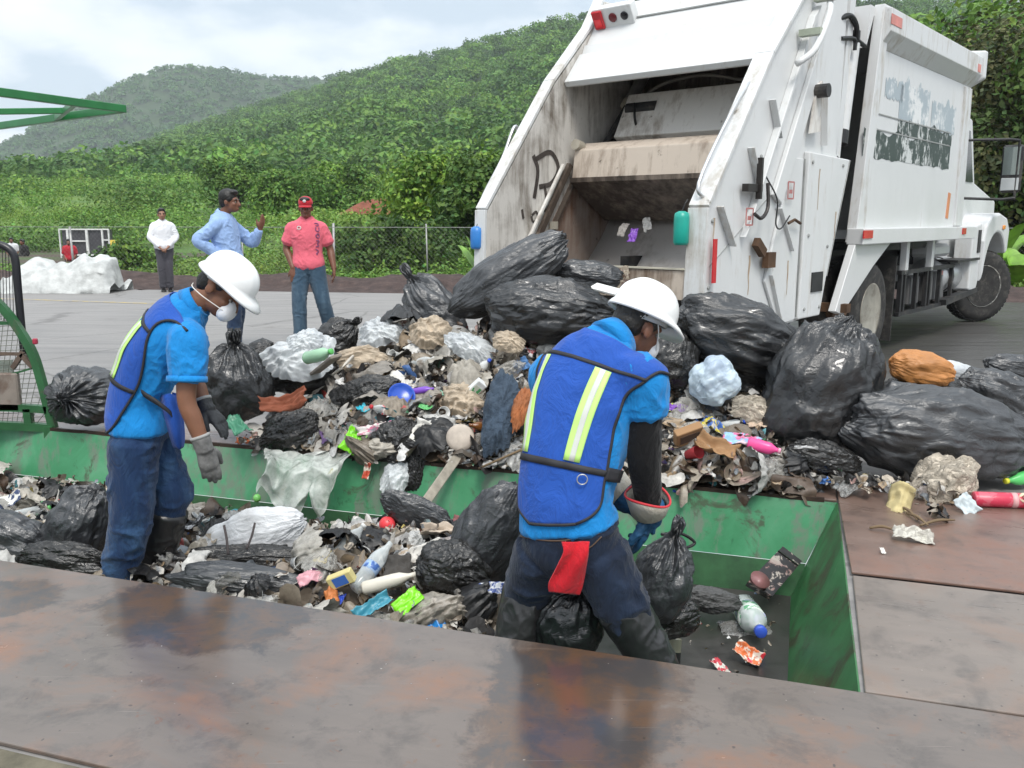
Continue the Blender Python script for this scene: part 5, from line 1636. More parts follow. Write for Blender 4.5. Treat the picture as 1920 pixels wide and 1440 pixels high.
heap('loose_refuse', 'small wet scraps scattered at the corner of the reddish brown right plate', spill, .010, -.4, 1.5, 1.55, 2.5, 420, .012, .045, 3, base=False)
def edge_spill(u, w):
    return np.where((w > PIT_W - .06) & (w < PIT_W + .2) & (np.sin(u * 9) + .8 * np.sin(u * 23 + 1) > -.5) & (u < -.25) & (u > -3.6), .04, 0)
heap('loose_refuse', 'scraps lying on the rim of the far pit edge', edge_spill, -.005, -3.6, -.2, PIT_W - .06, PIT_W + .2, 420, .012, .05, 4, base=False)
def belt_bits(u, w):
    return np.where((u > -1.1) & (u < -.25) & (w > .3), .024, 0.0)
heap('loose_refuse', 'tiny pale crumbs on the rubber belt at the right end of the pit', belt_bits, ZF - .012, -1.1, -.25, .3, 1.8, 90, .006, .018, 5, base=False)


def on_heap(px, py, up=0.0):          # where a refuse surface is met along the view through a photo pixel
    d = _ray(px, py); o = np.array([0, 0, CAM_H])
    for k in np.linspace(2.4, 8.0, 1400):
        p = o + d * k
        u, w = to_uw(p)
        if w > PIT_W or u > 0 or w < 0:
            h = float(deck_h(np.array([u]), np.array([w]))[0]) if w > PIT_W else 0.0
        else:
            h = ZF + float(pit_h(np.array([u]), np.array([w]))[0])
            if w > PIT_W - .10 and p[2] > ZF:
                h = max(h, -.02 if p[2] < 0 else -9)
        if p[2] <= h + up:
            return p - d * (.075 if w > 0 and u < 0 else .0)
    return o + d * 5
# ------------------------------------------------------------------ people
from mathutils.bvhtree import BVHTree


def nz_(v): v = np.asarray(v, float); return v / (np.linalg.norm(v) + 1e-9)


class Loft:
    """stations (centre, half width along side, half depth); swept as superellipses"""
    def __init__(s, st, side, sub=7, e=2.3, ends=True):
        P = np.array([x[0] for x in st], float); R = np.array([[x[1], x[2]] for x in st], float)
        A = catmull(np.concatenate([P, R], 1), sub)
        s.P, s.R = A[:, :3], np.maximum(A[:, 3:], .002)
        T = np.gradient(s.P, axis=0); s.T = T / (np.linalg.norm(T, axis=1)[:, None] + 1e-9)
        X = np.asarray(side, float)
        if X.ndim == 1:
            X = np.tile(X, (len(s.P), 1))
        else:
            k = np.linspace(0, 1, len(s.P)); X = np.stack([np.interp(k, np.linspace(0, 1, len(X)), X[:, i]) for i in range(3)], 1)
        X = X - s.T * (X * s.T).sum(1)[:, None]; s.X = X / np.linalg.norm(X, axis=1)[:, None]
        s.Y = np.cross(s.T, s.X); s.e = e; s.n = len(s.P)

    def ev(s, q, th, off=0.0):
        q = np.clip(np.asarray(q, float), 0, 1) * (s.n - 1); i = np.floor(q).astype(int).clip(0, s.n - 2); f = (q - i)[..., None]
        g = lambda A: A[i] * (1 - f) + A[i + 1] * f
        c, sn = np.cos(th), np.sin(th)
        w = (np.abs(c) ** s.e + np.abs(sn) ** s.e) ** (-1 / s.e)
        R = g(s.R) + off
        return g(s.P) + g(s.X) * (c * w * R[..., 0])[..., None] + g(s.Y) * (sn * w * R[..., 1])[..., None]

    def geo(s, n=28, off=0.0):
        th = np.linspace(0, 2 * math.pi, n, endpoint=False)
        Q, TH = np.meshgrid(np.linspace(0, 1, s.n), th, indexing='ij')
        V = s.ev(Q, TH, off)
        # rounded ends
        r0, r1 = (s.R[0] + off).min() * .6, (s.R[-1] + off).min() * .6
        a = s.P[0] + (V[0] - s.P[0]) * .6 - s.T[0] * r0 * .7; b = s.P[-1] + (V[-1] - s.P[-1]) * .6 + s.T[-1] * r1 * .7
        V = np.concatenate([a[None], V, b[None]])
        m = len(V)
        V = V.reshape(-1, 3)
        F = [[i * n + j, i * n + (j + 1) % n, (i + 1) * n + (j + 1) % n, (i + 1) * n + j] for i in range(m - 1) for j in range(n)]
        F += [list(range(n))[::-1], list(range((m - 1) * n, m * n))]
        return V, F


def limb(pts, rad, n=20, sub=6, off=0.0):
    pts = np.array(pts, float)
    d = pts[-1] - pts[0]
    side = np.cross(d, [.31, .9, .2]); side = nz_(side)
    return Loft([(p, r, r) for p, r in zip(pts, rad)], side, sub, 2.0).geo(n, off)


def ell(c, r, R=None, n=22, m=14):
    a = np.linspace(0, 2 * math.pi, n, endpoint=False); b = np.linspace(.06, math.pi - .06, m)
    V = np.stack([np.outer(np.sin(b), np.cos(a)), np.outer(np.sin(b), np.sin(a)), np.outer(np.cos(b), np.ones(n))], -1).reshape(-1, 3) * np.array(r)
    if R is not None:
        V = V @ np.asarray(R).T
    F = [[i * n + j, i * n + (j + 1) % n, (i + 1) * n + (j + 1) % n, (i + 1) * n + j] for i in range(m - 1) for j in range(n)] + [list(range(n)), list(range((m - 1) * n, m * n))[::-1]]
    return V + np.array(c, float), F


def fuse(geos, voxel, smooth=4, wr=0.0, ws=14.0, seed=0, stretch=(1, 1, 1), cut=None):
    """one continuous surface round all the given solids -> (V, F)"""
    mb = MB()
    for V, F in geos:
        mb.add(V, F)
    o = mb.build('tmp', None)
    fix_normals(o)
    r = o.modifiers.new('r', 'REMESH'); r.mode = 'VOXEL'; r.voxel_size = voxel
    s = o.modifiers.new('s', 'SMOOTH'); s.factor = .5; s.iterations = smooth
    dg = bpy.context.evaluated_depsgraph_get()
    me = bpy.data.meshes.new_from_object(o.evaluated_get(dg))
    n = len(me.vertices)
    V = np.empty(n * 3, np.float32); me.vertices.foreach_get('co', V); V = V.reshape(-1, 3).astype(float)
    N = np.empty(n * 3, np.float32); me.vertices.foreach_get('normal', N); N = N.reshape(-1, 3)
    F = np.empty(len(me.loops), np.int32); me.loops.foreach_get('vertex_index', F); F = F.reshape(-1, 4)
    old = o.data
    bpy.data.objects.remove(o); bpy.data.meshes.remove(old); bpy.data.meshes.remove(me)
    if wr:
        q = V * np.array(stretch) * ws + seed
        q = q + .5 * np.stack([pn(q * .4, 1), pn(q * .4 + 5, 2), pn(q * .4 + 9, 3)], 1)
        g = np.clip(.5 + 1.4 * pn(V * 6 + seed, 5), 0.05, 1.2)
        V = V + N * (wr * g * (ridge(q, 6) ** 1.8 - .3) + wr * .30 * g * (ridge(q * 2.3, 7) ** 1.5 - .4) + wr * .25 * pn(V * 7 + seed, 8))[:, None]
    return V, F


def head_geos(c, fwd, up, k=1.0):
    f = nz_(fwd); u = nz_(np.asarray(up) - f * (np.asarray(up) @ f)); r = np.cross(f, u)
    R = np.stack([r, f, u], 1)
    at = lambda x, y, z: np.asarray(c) + k * (r * x + f * y + u * z)
    E = lambda p, rad: ell(at(*p), np.array(rad) * k, R)
    g = [E((0, -.012, .030), (.074, .094, .092)), E((0, .030, -.045), (.058, .062, .068)), E((0, .050, -.085), (.036, .036, .028)),
         E((0, .070, .020), (.055, .022, .018)), E((.032, .062, -.028), (.026, .024, .022)), E((-.032, .062, -.028), (.026, .024, .022)),
         E((0, .088, -.072), (.024, .014, .009)), E((0, .086, -.086), (.021, .014, .009)),
         E((.076, -.012, -.012), (.011, .021, .032)), E((-.076, -.012, -.012), (.011, .021, .032))]
    g.append(limb([at(0, .082, .020), at(0, .100, -.012), at(0, .112, -.040)], [.011 * k, .014 * k, .019 * k], 12, 3))
    return g, at, R


def hand_geos(w, f, n, thumb, curl=.5, k=1.0, thick=1.0, spread=.0):
    """w wrist, f finger direction, n the way the palm faces, thumb +1/-1: side"""
    f = nz_(f); n = nz_(np.asarray(n) - f * (np.asarray(n) @ f)); s = np.cross(f, n) * thumb
    w = np.asarray(w, float)
    g = [Loft([(w - f * .012 * k, .027 * k * thick, .020 * k * thick), (w + f * .03 * k, .038 * k, .019 * k * thick), (w + f * .075 * k, .043 * k, .017 * k * thick), (w + f * .098 * k, .040 * k, .012 * k * thick)], s, 4, 2.4).geo(18)]
    for i, (q, L) in enumerate(((.031, .074), (.0105, .084), (-.0105, .079), (-.030, .061))):
        p = w + (f * (.088 - .004 * abs(i - 1)) + s * q) * k
        d = nz_(f + s * spread * (1.5 - i)); pts = [p]
        a = curl * (.7 + .18 * i)
        for j, fr in enumerate((.45, .32, .23)):
            ang = a * (.45 + .55 * j)
            dd = d * math.cos(ang) + n * math.sin(ang)
            p = p + dd * L * fr * k * 1.08; pts.append(p)
        g.append(limb(pts, np.array([.0096, .0092, .0086, .0070]) * k * thick, 10, 4))
    p0 = w + (f * .022 + s * .026 + n * .004) * k
    d1 = nz_(f * .72 + s * .62 + n * .32); d2 = nz_(f * .92 + s * .18 + n * .38)
    g.append(limb([p0, p0 + d1 * .036 * k, p0 + (d1 * .036 + d2 * .030) * k, p0 + (d1 * .036 + d2 * .054) * k], np.array([.0145, .0125, .0108, .0085]) * k * thick, 10, 4))
    return g


def skin_mat(name, c):
    t = NT(name)
    n1 = t.noise(18, 5, .6)
    t.set(Base_Color=t.ramp(n1, (.3, tuple(x * .86 for x in c)), (.7, tuple(x * 1.12 for x in c))), Roughness=.5)
    t.b.inputs['Subsurface Weight'].default_value = .08; t.b.inputs['Subsurface Radius'].default_value = (.012, .005, .003)
    t.bump(t.noise(160, 3), .08, .002)
    return t.m


def cloth_mat(name, c, rough=.85, weave=260, var=.12, denim=False, c2=None):
    t = NT(name)
    n1 = t.noise(5, 5, .6); n2 = t.noise(weave, 3, .6)
    b = t.ramp(n1, (.3, tuple(x * (1 - var) for x in c)), (.7, tuple(min(1, x * (1 + var)) for x in c)))
    if denim:
        b = t.mix(t.ramp(t.noise(7, 6, .65, t.coords((1.4, 1.4, .5))), (.45, 0.), (.68, .75)), b, c2)
    b = t.mix(t.ramp(n2, (.35, .22), (.65, 0.)), b, tuple(x * .5 for x in c))
    t.set(Base_Color=b, Roughness=rough, Specular_IOR_Level=.25)
    t.b.inputs['Sheen Weight'].default_value = .12
    f1 = t.noise(7, 4, .6, t.coords((1.5, 1.5, .75), (.35, .5, .2)), 1.2)
    f1 = t.math('ABSOLUTE', t.math('SUBTRACT', f1, .5))
    t.bump(n2, .12, .002, t.bump(t.noise(22, 5, .6), .25, .006, t.bump(t.ramp(f1, (.0, 1.), (.16, 0.)), .30, .014)))
    return t.m


m_sk1 = skin_mat('tanned_skin', (.20, .088, .048))
m_sk2 = skin_mat('brown_skin', (.17, .072, .042))
m_sk3 = skin_mat('light_brown_skin', (.27, .135, .085))
m_hair = M('black_hair', (.008, .007, .006), .45, var=.3, scale=60, bump=.8, bscale=120)
m_cyan = cloth_mat('bright_blue_cotton', (.008, .215, .56))
m_vest = cloth_mat('royal_blue_mesh', (.016, .080, .38), .8, 420)
m_tape = M('black_binding', (.018, .018, .022), .7)
m_lime = M('lime_reflective_tape', (.48, .78, .20), .5, var=.06)
m_silver = M('silver_reflective_tape', (.56, .58, .54), .35, var=.1)
m_jean1 = cloth_mat('blue_denim', (.011, .032, .088), .9, 330, denim=True, c2=(.045, .105, .21))
m_jean2 = cloth_mat('dark_wet_denim', (.008, .015, .033), .85, 330, denim=True, c2=(.018, .034, .070))
m_boot = M('black_rubber_boot', (.024, .024, .025), .30, var=.3, scale=9, dirt=(.06, .054, .046), dirt_amt=.05, bump=.25, bscale=14, bdist=.01)
m_helm = M('white_helmet_plastic', (.82, .83, .83), .22, var=.025, scale=8, dirt=(.40, .38, .34), dirt_amt=-.12)
m_helmin = M('helmet_lining', (.55, .55, .53), .6)
m_mask = M('white_dust_mask', (.74, .74, .75), .85, bump=.3, bscale=90)
m_string = M('white_elastic', (.75, .73, .68), .7)
m_eyew = M('eye_white', (.30, .27, .24), .35)
m_eyeb = M('dark_iris', (.01, .007, .005), .15)
m_lip = M('lips', (.17, .06, .05), .5)


def nz_rows(A): return A / (np.linalg.norm(A, axis=1)[:, None] + 1e-9)


def smesh(name, VF, m, parent, base, **kw):
    V, F = VF
    o = npmesh(name, np.asarray(V) - base, F, m, parent, **kw)
    return o


def patch(torso, tree, q, tl, tr, name, m, parent, base, off=.010, th=.004, nu=28, wrk=.0065):
    """a panel of cloth over the shirt: rows at spine positions q, from angle tl to tr"""
    q = np.asarray(q); nq = len(q)
    k = np.linspace(0, 1, nu)
    TH = np.asarray(tl)[:, None] * (1 - k) + np.asarray(tr)[:, None] * k
    Q = np.tile(q[:, None], (1, nu))
    S = torso.ev(Q, TH, .16); Cc = torso.ev(Q, TH, -.04)
    V = np.empty((nq, nu, 3))
    for i in range(nq):
        for j in range(nu):
            o_, c_ = Vector(S[i, j]), Vector(Cc[i, j])
            d = (c_ - o_).normalized()
            h = tree.ray_cast(o_, d, .4)
            if h[0] is not None:
                V[i, j] = np.array(h[0]) - np.array(d) * off
            else:
                V[i, j] = torso.ev(np.array(q[i]), np.array(TH[i, j]), off + .01)
    for _ in range(3):
        W = V.copy()
        W[1:-1] = .5 * V[1:-1] + .25 * (V[2:] + V[:-2]); W[:, 1:-1] = .5 * W[:, 1:-1] + .25 * (W[:, 2:] + W[:, :-2])
        V = W
    if wrk:
        P_ = V.reshape(-1, 3); out = nz_rows(S.reshape(-1, 3) - Cc.reshape(-1, 3))
        q3 = P_ * [8, 8, 4.5]; q3 = q3 + .5 * np.stack([pn(P_ * 5, 1), pn(P_ * 5 + 4, 2), pn(P_ * 5 + 9, 3)], 1)
        V = (P_ + out * (wrk * (ridge(q3, 61) ** 2 - .25) * np.clip(.4 + 1.5 * pn(P_ * 5, 62), 0, 1.2))[:, None]).reshape(V.shape)
    i = np.arange(nq * nu).reshape(nq, nu)
    F = np.stack([i[:-1, :-1], i[:-1, 1:], i[1:, 1:], i[1:, :-1]], -1).reshape(-1, 4)
    o = npmesh(name, V.reshape(-1, 3) - base, F, m, parent)
    s = o.modifiers.new('s', 'SOLIDIFY'); s.thickness = th; s.offset = 0
    return o, V


def piping(pts, r, name, m, parent, base):
    return MB().tube(np.asarray(pts) - base, r, 6).build(name, m, parent, True)


def helmet(c, fwd, up, k, parent, base, strap=False):
    f = nz_(fwd); u = nz_(np.asarray(up) - f * (np.asarray(up) @ f)); r = np.cross(f, u)
    n, V = 64, []
    a = np.linspace(0, 2 * math.pi, n, endpoint=False)
    ca, sa = np.cos(a), np.sin(a)
    rows = []
    ext = .014 + .052 * np.clip(ca, 0, 1) ** 2.0
    droop = -.006 - .020 * np.clip(ca, 0, 1) ** 2 - .004 * np.clip(-ca, 0, 1)
    lx, ly = .138, .115
    def row(sc, z, e=0., zd=0.):
        return np.stack([(lx * sc + e) * ca, (ly * sc + e) * sa, z + zd + 0 * a], 1)
    rows.append(row(.96, -.004, 0)); rows.append(row(1.0, -.010, ext * .95, droop - .004)); rows.append(row(1.0, -.004, ext, droop)); rows.append(row(1.0, .002, ext * .55, droop * .4)); rows.append(row(1.0, .008))
    for t_ in np.linspace(.08, math.pi / 2 - .03, 16):
        w = row(math.cos(t_) ** .82, .008 + .118 * math.sin(t_))
        rib = .0045 * np.exp(-((sa * math.cos(t_) * 6) ** 2)) + .003 * np.exp(-(((np.abs(sa) * math.cos(t_) - .38) * 9) ** 2))
        w *= (1 + rib[:, None] * 6 * math.sin(min(1, t_ * 2)))
        rows.append(w)
    m_ = len(rows)
    L = np.concatenate(rows) * k
    W = np.asarray(c) + L[:, :1] * f + L[:, 1:2] * r + L[:, 2:] * u - base
    F = [[i * n + j, i * n + (j + 1) % n, (i + 1) * n + (j + 1) % n, (i + 1) * n + j] for i in range(m_ - 1) for j in range(n)] + [list(range((m_ - 1) * n, m_ * n))]
    o = npmesh('helmet', W, F, m_helm, parent); fix_normals(o)
    s = o.modifiers.new('s', 'SOLIDIFY'); s.thickness = .003; s.offset = -1
    # cradle band under the shell
    bl = np.concatenate([np.stack([.104 * k * sc * ca, .083 * k * sc * sa, (z + .012 * ca) * k], 1) for sc, z in ((1.0, -.03), (1.0, .0))])
    B_ = np.asarray(c) + bl[:, :1] * f + bl[:, 1:2] * r + bl[:, 2:] * u - base
    bo = npmesh('headband', B_, [[j, (j + 1) % n, n + (j + 1) % n, n + j] for j in range(n)], m_helmin, o)
    s = bo.modifiers.new('s', 'SOLIDIFY'); s.thickness = .004
    return o


def sole_foot(a, d, up=(0, 0, 1), k=1.0, fat=1.0):
    d = nz_(d); a = np.asarray(a, float)
    s = nz_(np.cross(d, up))
    p = lambda x, z: a + d * x * k + np.array([0, 0, z]) * k
    return Loft([(p(-.075, -.045), .028 * fat, .030 * fat), (p(-.03, -.040), .037 * fat, .042 * fat), (p(.05, -.050), .042 * fat, .034 * fat), (p(.12, -.060), .046 * fat, .026 * fat), (p(.175, -.066), .036 * fat, .018 * fat)], s, 4, 2.6).geo(18)


def person(label, J, skin, voxel=.007, hands=True, k=1.0, hand_geo=None):
    """J: joints; builds the continuous body and returns a dict to dress it"""
    base = np.array([J['pelvis'][0], J['pelvis'][1], min(J['ankR'][2], J['ankL'][2]) - .08])
    side = np.array(J['side'], float)
    st = [(J['pelvis'] + nz_(J['pelvis'] - J['waist']) * .10, .115, .085), (J['pelvis'], .160 * k, .112 * k), (J['waist'], .140 * k, .100 * k), (J['chest'], .160 * k, .112 * k), (J['shc'], .150 * k, .092 * k), (J['neck'], .070 * k, .066 * k)]
    tor = Loft(st, [J.get('side_lo', side), side, side])
    g = [tor.geo(30)]
    hg, at, HR = head_geos(J['head'], J['hf'], J['hu'], J.get('hk', 1.0))
    g += hg
    g.append(limb([J['neck'] - (J['head'] - J['neck']) * .2, (J['neck'] + at(0, -.02, -.06)) / 2, at(0, -.012, -.03)], [.062, .055, .054], 18, 4))
    for s in 'RL':
        sh, el, wr = J['sh' + s], J['el' + s], J['wr' + s]
        g.append(limb([J['shc'] * .35 + sh * .65, sh, (sh + el) / 2, el, el * .6 + wr * .4, wr], np.array([.060, .056, .047, .040, .039, .028]) * k, 18, 5))
        hp, kn, an = J['hip' + s], J['kn' + s], J['ank' + s]
        g.append(limb([hp, hp * .5 + kn * .5, kn, kn * .6 + an * .4, an], np.array([.095, .080, .058, .056, .040]) * k, 18, 5))
        g.append(sole_foot(an, J['toe' + s]))
        if hands and 'hf' + s in J:
            g += hand_geos(wr, J['hf' + s], J['hn' + s], J['th' + s], J.get('curl' + s, .5))
    o = smesh('person', fuse(g, voxel, 3), skin, None, base)
    o.location = [float(x) for x in base]
    set_props(o, label, 'person')
    return o, base, tor, at, HR


def face(o, base, at, HR, brow=True):
    for sx in (-1, 1):
        e = smesh('eye', ell(at(sx * .031, .078, -.004), (.0125, .008, .0075), HR), m_eyew, o, base)
        smesh('iris', ell(at(sx * .031, .0845, -.004), (.006, .003, .006), HR), m_eyeb, e, base)
        if brow:
            smesh('eyebrow', limb([at(sx * .014, .090, .018), at(sx * .033, .089, .024), at(sx * .052, .074, .018)], [.004, .0055, .003], 8, 3), m_hair, o, base)
    smesh('mouth', ell(at(0, .099, -.079), (.022, .004, .0055), HR), m_lip, o, base)


def hair(o, base, at, HR, big=1.0, voxel=.006):
    g = [ell(at(0, -.022, .050), np.array((.081, .096, .086)) * big, HR), ell(at(0, -.055, .0), np.array((.070, .058, .075)) * big, HR), ell(at(0, .045, .098), np.array((.062, .045, .030)) * big, HR),
         ell(at(.068, .008, .030), (.014, .030, .035), HR), ell(at(-.068, .008, .030), (.014, .030, .035), HR)]
    return smesh('hair', fuse(g, voxel, 2, .006, 60, 3), m_hair, o, base)


def shirt(o, base, tor, J, m, sleeve, q0=.16, off=.016, voxel=.007, sr=(.082, .078, .074), wr=.006, name='shirt', seed=0, q1=.985, long=False, ws=15):
    n = tor.n
    i0, i1 = int(q0 * (n - 1)), int(q1 * (n - 1))
    class Sub: pass
    t2 = Loft.__new__(Loft)
    for a in ('P', 'R', 'T', 'X', 'Y'):
        setattr(t2, a, getattr(tor, a)[i0:i1 + 1])
    t2.e, t2.n = 2.4, i1 - i0 + 1
    g = [t2.geo(34, off)]
    for s in 'RL':
        sh, el, wr_ = J['sh' + s], J['el' + s], J['wr' + s]
        if long:
            g.append(limb([J['shc'] * .3 + sh * .7, sh, (sh + el) / 2, el, (el + wr_) / 2, el * .06 + wr_ * .94], [sr[0] * .9, sr[0], sr[1], sr[2], sr[2] * .92, .040], 20, 6))
        else:
            e = sh + (el - sh) * sleeve
            g.append(limb([J['shc'] * .35 + sh * .65, sh, (sh + e) / 2, e], [sr[0] * .93, sr[0], sr[1], sr[2]], 20, 6))
    VF = fuse(g, voxel, 4, wr, ws, seed)
    ob = smesh(name, VF, m, o, base)
    return ob, BVHTree.FromPolygons(VF[0].tolist(), VF[1].tolist())


def trousers(o, base, tor, J, m, rad=(.112, .098, .085, .076), voxel=.008, wr=.008, ends=.97, seed=0, name='jeans', q1=.36, off=.014, ws=11):
    i1 = int(q1 * (tor.n - 1))
    t2 = Loft.__new__(Loft)
    for a in ('P', 'R', 'T', 'X', 'Y'):
        setattr(t2, a, getattr(tor, a)[:i1 + 1])
    t2.e, t2.n = 2.3, i1 + 1
    g = [t2.geo(30, off)]
    for s in 'RL':
        hp, kn, an = J['hip' + s], J['kn' + s], J['ank' + s]
        end = kn + (an - kn) * (ends if np.ndim(ends) == 0 else ends[s == 'L'])
        g.append(limb([hp, hp * .5 + kn * .5, kn, kn * .5 + end * .5, end], [rad[0], rad[1], rad[2], (rad[2] + rad[3]) / 2, rad[3]], 22, 6))
    return smesh(name, fuse(g, voxel, 4, wr, ws, seed, (1, 1, 1.5)), m, o, base)


def to_z(a, b, z):                    # continue the line a -> b down to height z
    a, b = np.asarray(a), np.asarray(b)
    return a + (b - a) * ((z - a[2]) / (b[2] - a[2]))


# ---- left worker ------------------------------------------------------------
J = dict(pelvis=D(262, 802, 4.02), waist=D(262, 742, 4.02), chest=D(294, 662, 4.02), shc=D(334, 604, 4.02), neck=D(362, 572, 4.02), head=D(414, 541, 4.03),
         hf=(.74, -.12, -.66), hu=(.66, .05, .75), side=(.28, -.96, 0), hk=1.02,
         shR=D(352, 640, 3.85), elR=D(350, 752, 3.80), wrR=D(382, 838, 3.79), shL=D(350, 622, 4.18), elL=D(366, 712, 4.26), wrL=D(386, 766, 4.22),
         hipR=D(252, 828, 3.93), hipL=D(278, 826, 4.11), knR=D(247, 966, 3.92), knL=D(322, 918, 4.12))
J['ankR'] = to_z(J['knR'], D(222, 1090, 3.94), -.385); J['ankL'] = to_z(J['knL'], D(292, 1062, 4.16), -.385)
J['toeR'] = (.95, -.1, 0); J['toeL'] = (.9, .3, 0)
for a in ('R', 'L'):
    J['hf' + a] = (.22, .02, -.97) if a == 'R' else (.72, -.25, -.62)
    J['hn' + a] = (-.55, .8, 0) if a == 'R' else (-.3, .2, -.9)
    J['th' + a] = 1 if a == 'R' else -1
    J['curl' + a] = .55
w1, b1, tor1, at1, HR1 = person('stooping worker at left in white hard hat, blue vest, blue jeans and grey gloves', J, m_sk1, .006, False, k=1.02)
face(w1, b1, at1, HR1, False)
hair(w1, b1, at1, HR1, .99)
helmet(at1(0, .004, .052), (HR1[:, 1] * .985 + HR1[:, 2] * .05), HR1[:, 2], .99, w1, b1)
mk = smesh('dust_mask', fuse([ell(at1(0, .086, -.056), (.052, .044, .056), HR1)], .005, 2), m_mask, w1, b1)
sx = 1
MB().tube([at1(.048, .088, -.055) - b1, at1(.072, .03, -.058) - b1, at1(.078, -.02, -.062) - b1, at1(.058, -.082, -.066) - b1, at1(.0, -.11, -.066) - b1], .0024, 6, smooth_n=5).build('elastic_strap', m_string, mk, True)
sh1, tree1 = shirt(w1, b1, tor1, J, m_cyan, .58, .20, .024, .007, (.086, .088, .082), .012, 'polo_shirt', 1, ws=10)
# collar and sleeve hem
e1 = J['shR'] + (J['elR'] - J['shR']) * .58; ax = nz_(J['elR'] - J['shR'])
MB().lathe([(.086, -.012), (.088, .012), (.083, .016), (.079, -.012)], e1 - b1 + ax * .012, look(ax), 28).build('sleeve_hem', m_cyan, sh1, True)
nk = J['neck']; nd = nz_(J['head'] - J['neck'])
MB().lathe([(.088, -.02), (.076, .03), (.070, .030), (.076, -.02)], nk - b1 + nd * .005, look(nd), 28).build('collar', m_cyan, sh1, True)
trousers(w1, b1, tor1, J, m_jean1, (.114, .106, .098, .082), .0075, .015, (.74, .30), 2, ws=8)
for s in 'RL':
    kn, an = J['kn' + s], J['ank' + s]
    top = kn + (an - kn) * (.66 if s == 'R' else .22)
    smesh('rubber_boot', fuse([limb([top, (top + an) / 2, an], [.098 if s == 'L' else .080, .084, .060], 20, 5), sole_foot(an, J['toe' + s], k=1.1, fat=1.25)], .007, 3, .007, 14, 4), m_boot, w1, b1)
m_glove = M('grey_work_glove', (.13, .128, .125), .8, var=.45, scale=30, bump=.4, bscale=140)
m_gloved = M('dark_work_glove', (.028, .03, .033), .6, var=.5, scale=30, bump=.4, bscale=140)
for s, m_ in (('R', m_glove), ('L', m_gloved)):
    g = hand_geos(J['wr' + s], J['hf' + s], J['hn' + s], J['th' + s], J['curl' + s], 1.05, 1.22)
    f_ = nz_(J['wr' + s] - J['el' + s])
    g.append(limb([J['wr' + s] - f_ * .045, J['wr' + s] - f_ * .01, J['wr' + s] + nz_(J['hf' + s]) * .02], [.042, .040, .040], 16, 4))
    gl = smesh('glove', fuse(g, .0045, 2, .002, 60, 5), m_, w1, b1)
    MB().lathe([(.043, -.007), (.045, 0), (.043, .007)], J['wr' + s] - f_ * .048 - b1, look(f_), 22).build('cuff', M('pale_cuff', (.34, .34, .33), .85), gl, True)
# vest: back panel that ends along the flank, with front flap
q = np.linspace(.19, .95, 30)
tl = np.interp(q, [.19, .3, .55, .75, .9, .95], np.radians([205, 190, 188, 205, 190, 180]))
tr_ = np.interp(q, [.19, .24, .40, .50, .62, .72, .80, .88, .95], np.radians([292, 320, 348, 358, 348, 330, 326, 348, 372]))
v1, VV = patch(tor1, tree1, q, tl, tr_, 'vest', m_vest, w1, b1, .008)
v1['label'] = 'royal blue mesh vest with lime tape on the back'
piping(VV[:, -1], .0065, 'vest_binding', m_tape, v1, b1); piping(VV[0], .0065, 'vest_binding', m_tape, v1, b1)
for a, b in ((.725, .742), (.455, .472)):
    qq = np.linspace(a, b, 3)
    patch(tor1, tree1, qq, np.interp(qq, q, tl), np.interp(qq, q, tr_), 'cross_tape', m_tape, v1, b1, .0125, .003)
for thc in (300, 240):
    qq = np.linspace(.475, .722, 16); z = np.zeros(16)
    patch(tor1, tree1, qq, z + math.radians(thc - 9), z + math.radians(thc + 9), 'reflective_tape', m_lime, v1, b1, .013, .003, 8)
    patch(tor1, tree1, qq, z + math.radians(thc - 3), z + math.radians(thc + 3), 'silver_tape', m_silver, v1, b1, .0152, .002, 6)
# side strap and hanging front panel
A_ = VV[int(.30 * 30 / .76) if False else 10, -1]
fp = [D(252, 716, 3.87), D(268, 738, 3.855), D(296, 756, 3.84), D(322, 776, 3.86), D(334, 796, 3.92)]
P = catmull(fp, 6) - b1; up_ = np.array([-.25, 0, .97]) * .016
npmesh('side_strap', np.concatenate([P - up_, P + up_]), [[i, i + 1, len(P) + i + 1, len(P) + i] for i in range(len(P) - 1)], m_tape, v1).modifiers.new('s', 'SOLIDIFY').thickness = .005
def flap(rows, name, m, parent, base):
    V = catmull(np.array(rows).reshape(len(rows), -1), 5).reshape(-1, len(rows[0]), 3); n_, k_ = V.shape[:2]
    i = np.arange(n_ * k_).reshape(n_, k_)
    o = npmesh(name, V.reshape(-1, 3) - base, np.stack([i[:-1, :-1], i[:-1, 1:], i[1:, 1:], i[1:, :-1]], -1).reshape(-1, 4), m, parent)
    o.modifiers.new('s', 'SOLIDIFY').thickness = .005
    return o
fl = flap([[D(300, 742, 3.93), D(318, 738, 3.90), D(334, 744, 3.95)], [D(308, 775, 3.90), D(326, 772, 3.86), D(342, 780, 3.93)], [D(318, 812, 3.90), D(332, 812, 3.85), D(345, 818, 3.94)], [D(326, 838, 3.91), D(337, 842, 3.87), D(343, 838, 3.95)]], 'vest_front_panel', m_vest, v1, b1)
fl = flap([[D(322, 736, 4.0), D(352, 744, 4.10), D(368, 752, 4.2)], [D(330, 764, 3.98), D(356, 770, 4.08), D(370, 776, 4.2)], [D(338, 786, 3.98), D(356, 790, 4.08), D(366, 790, 4.2)]], 'vest_front_panel', m_vest, v1, b1)
# jeans stitching: back pocket and belt line
jp = [D(206, 838, 3.90), D(226, 842, 3.87), D(238, 846, 3.86)]
MB().tube(np.array(jp) - b1, .0025, 5).build('pocket_seam', M('orange_thread', (.22, .12, .05), .8), w1, True)

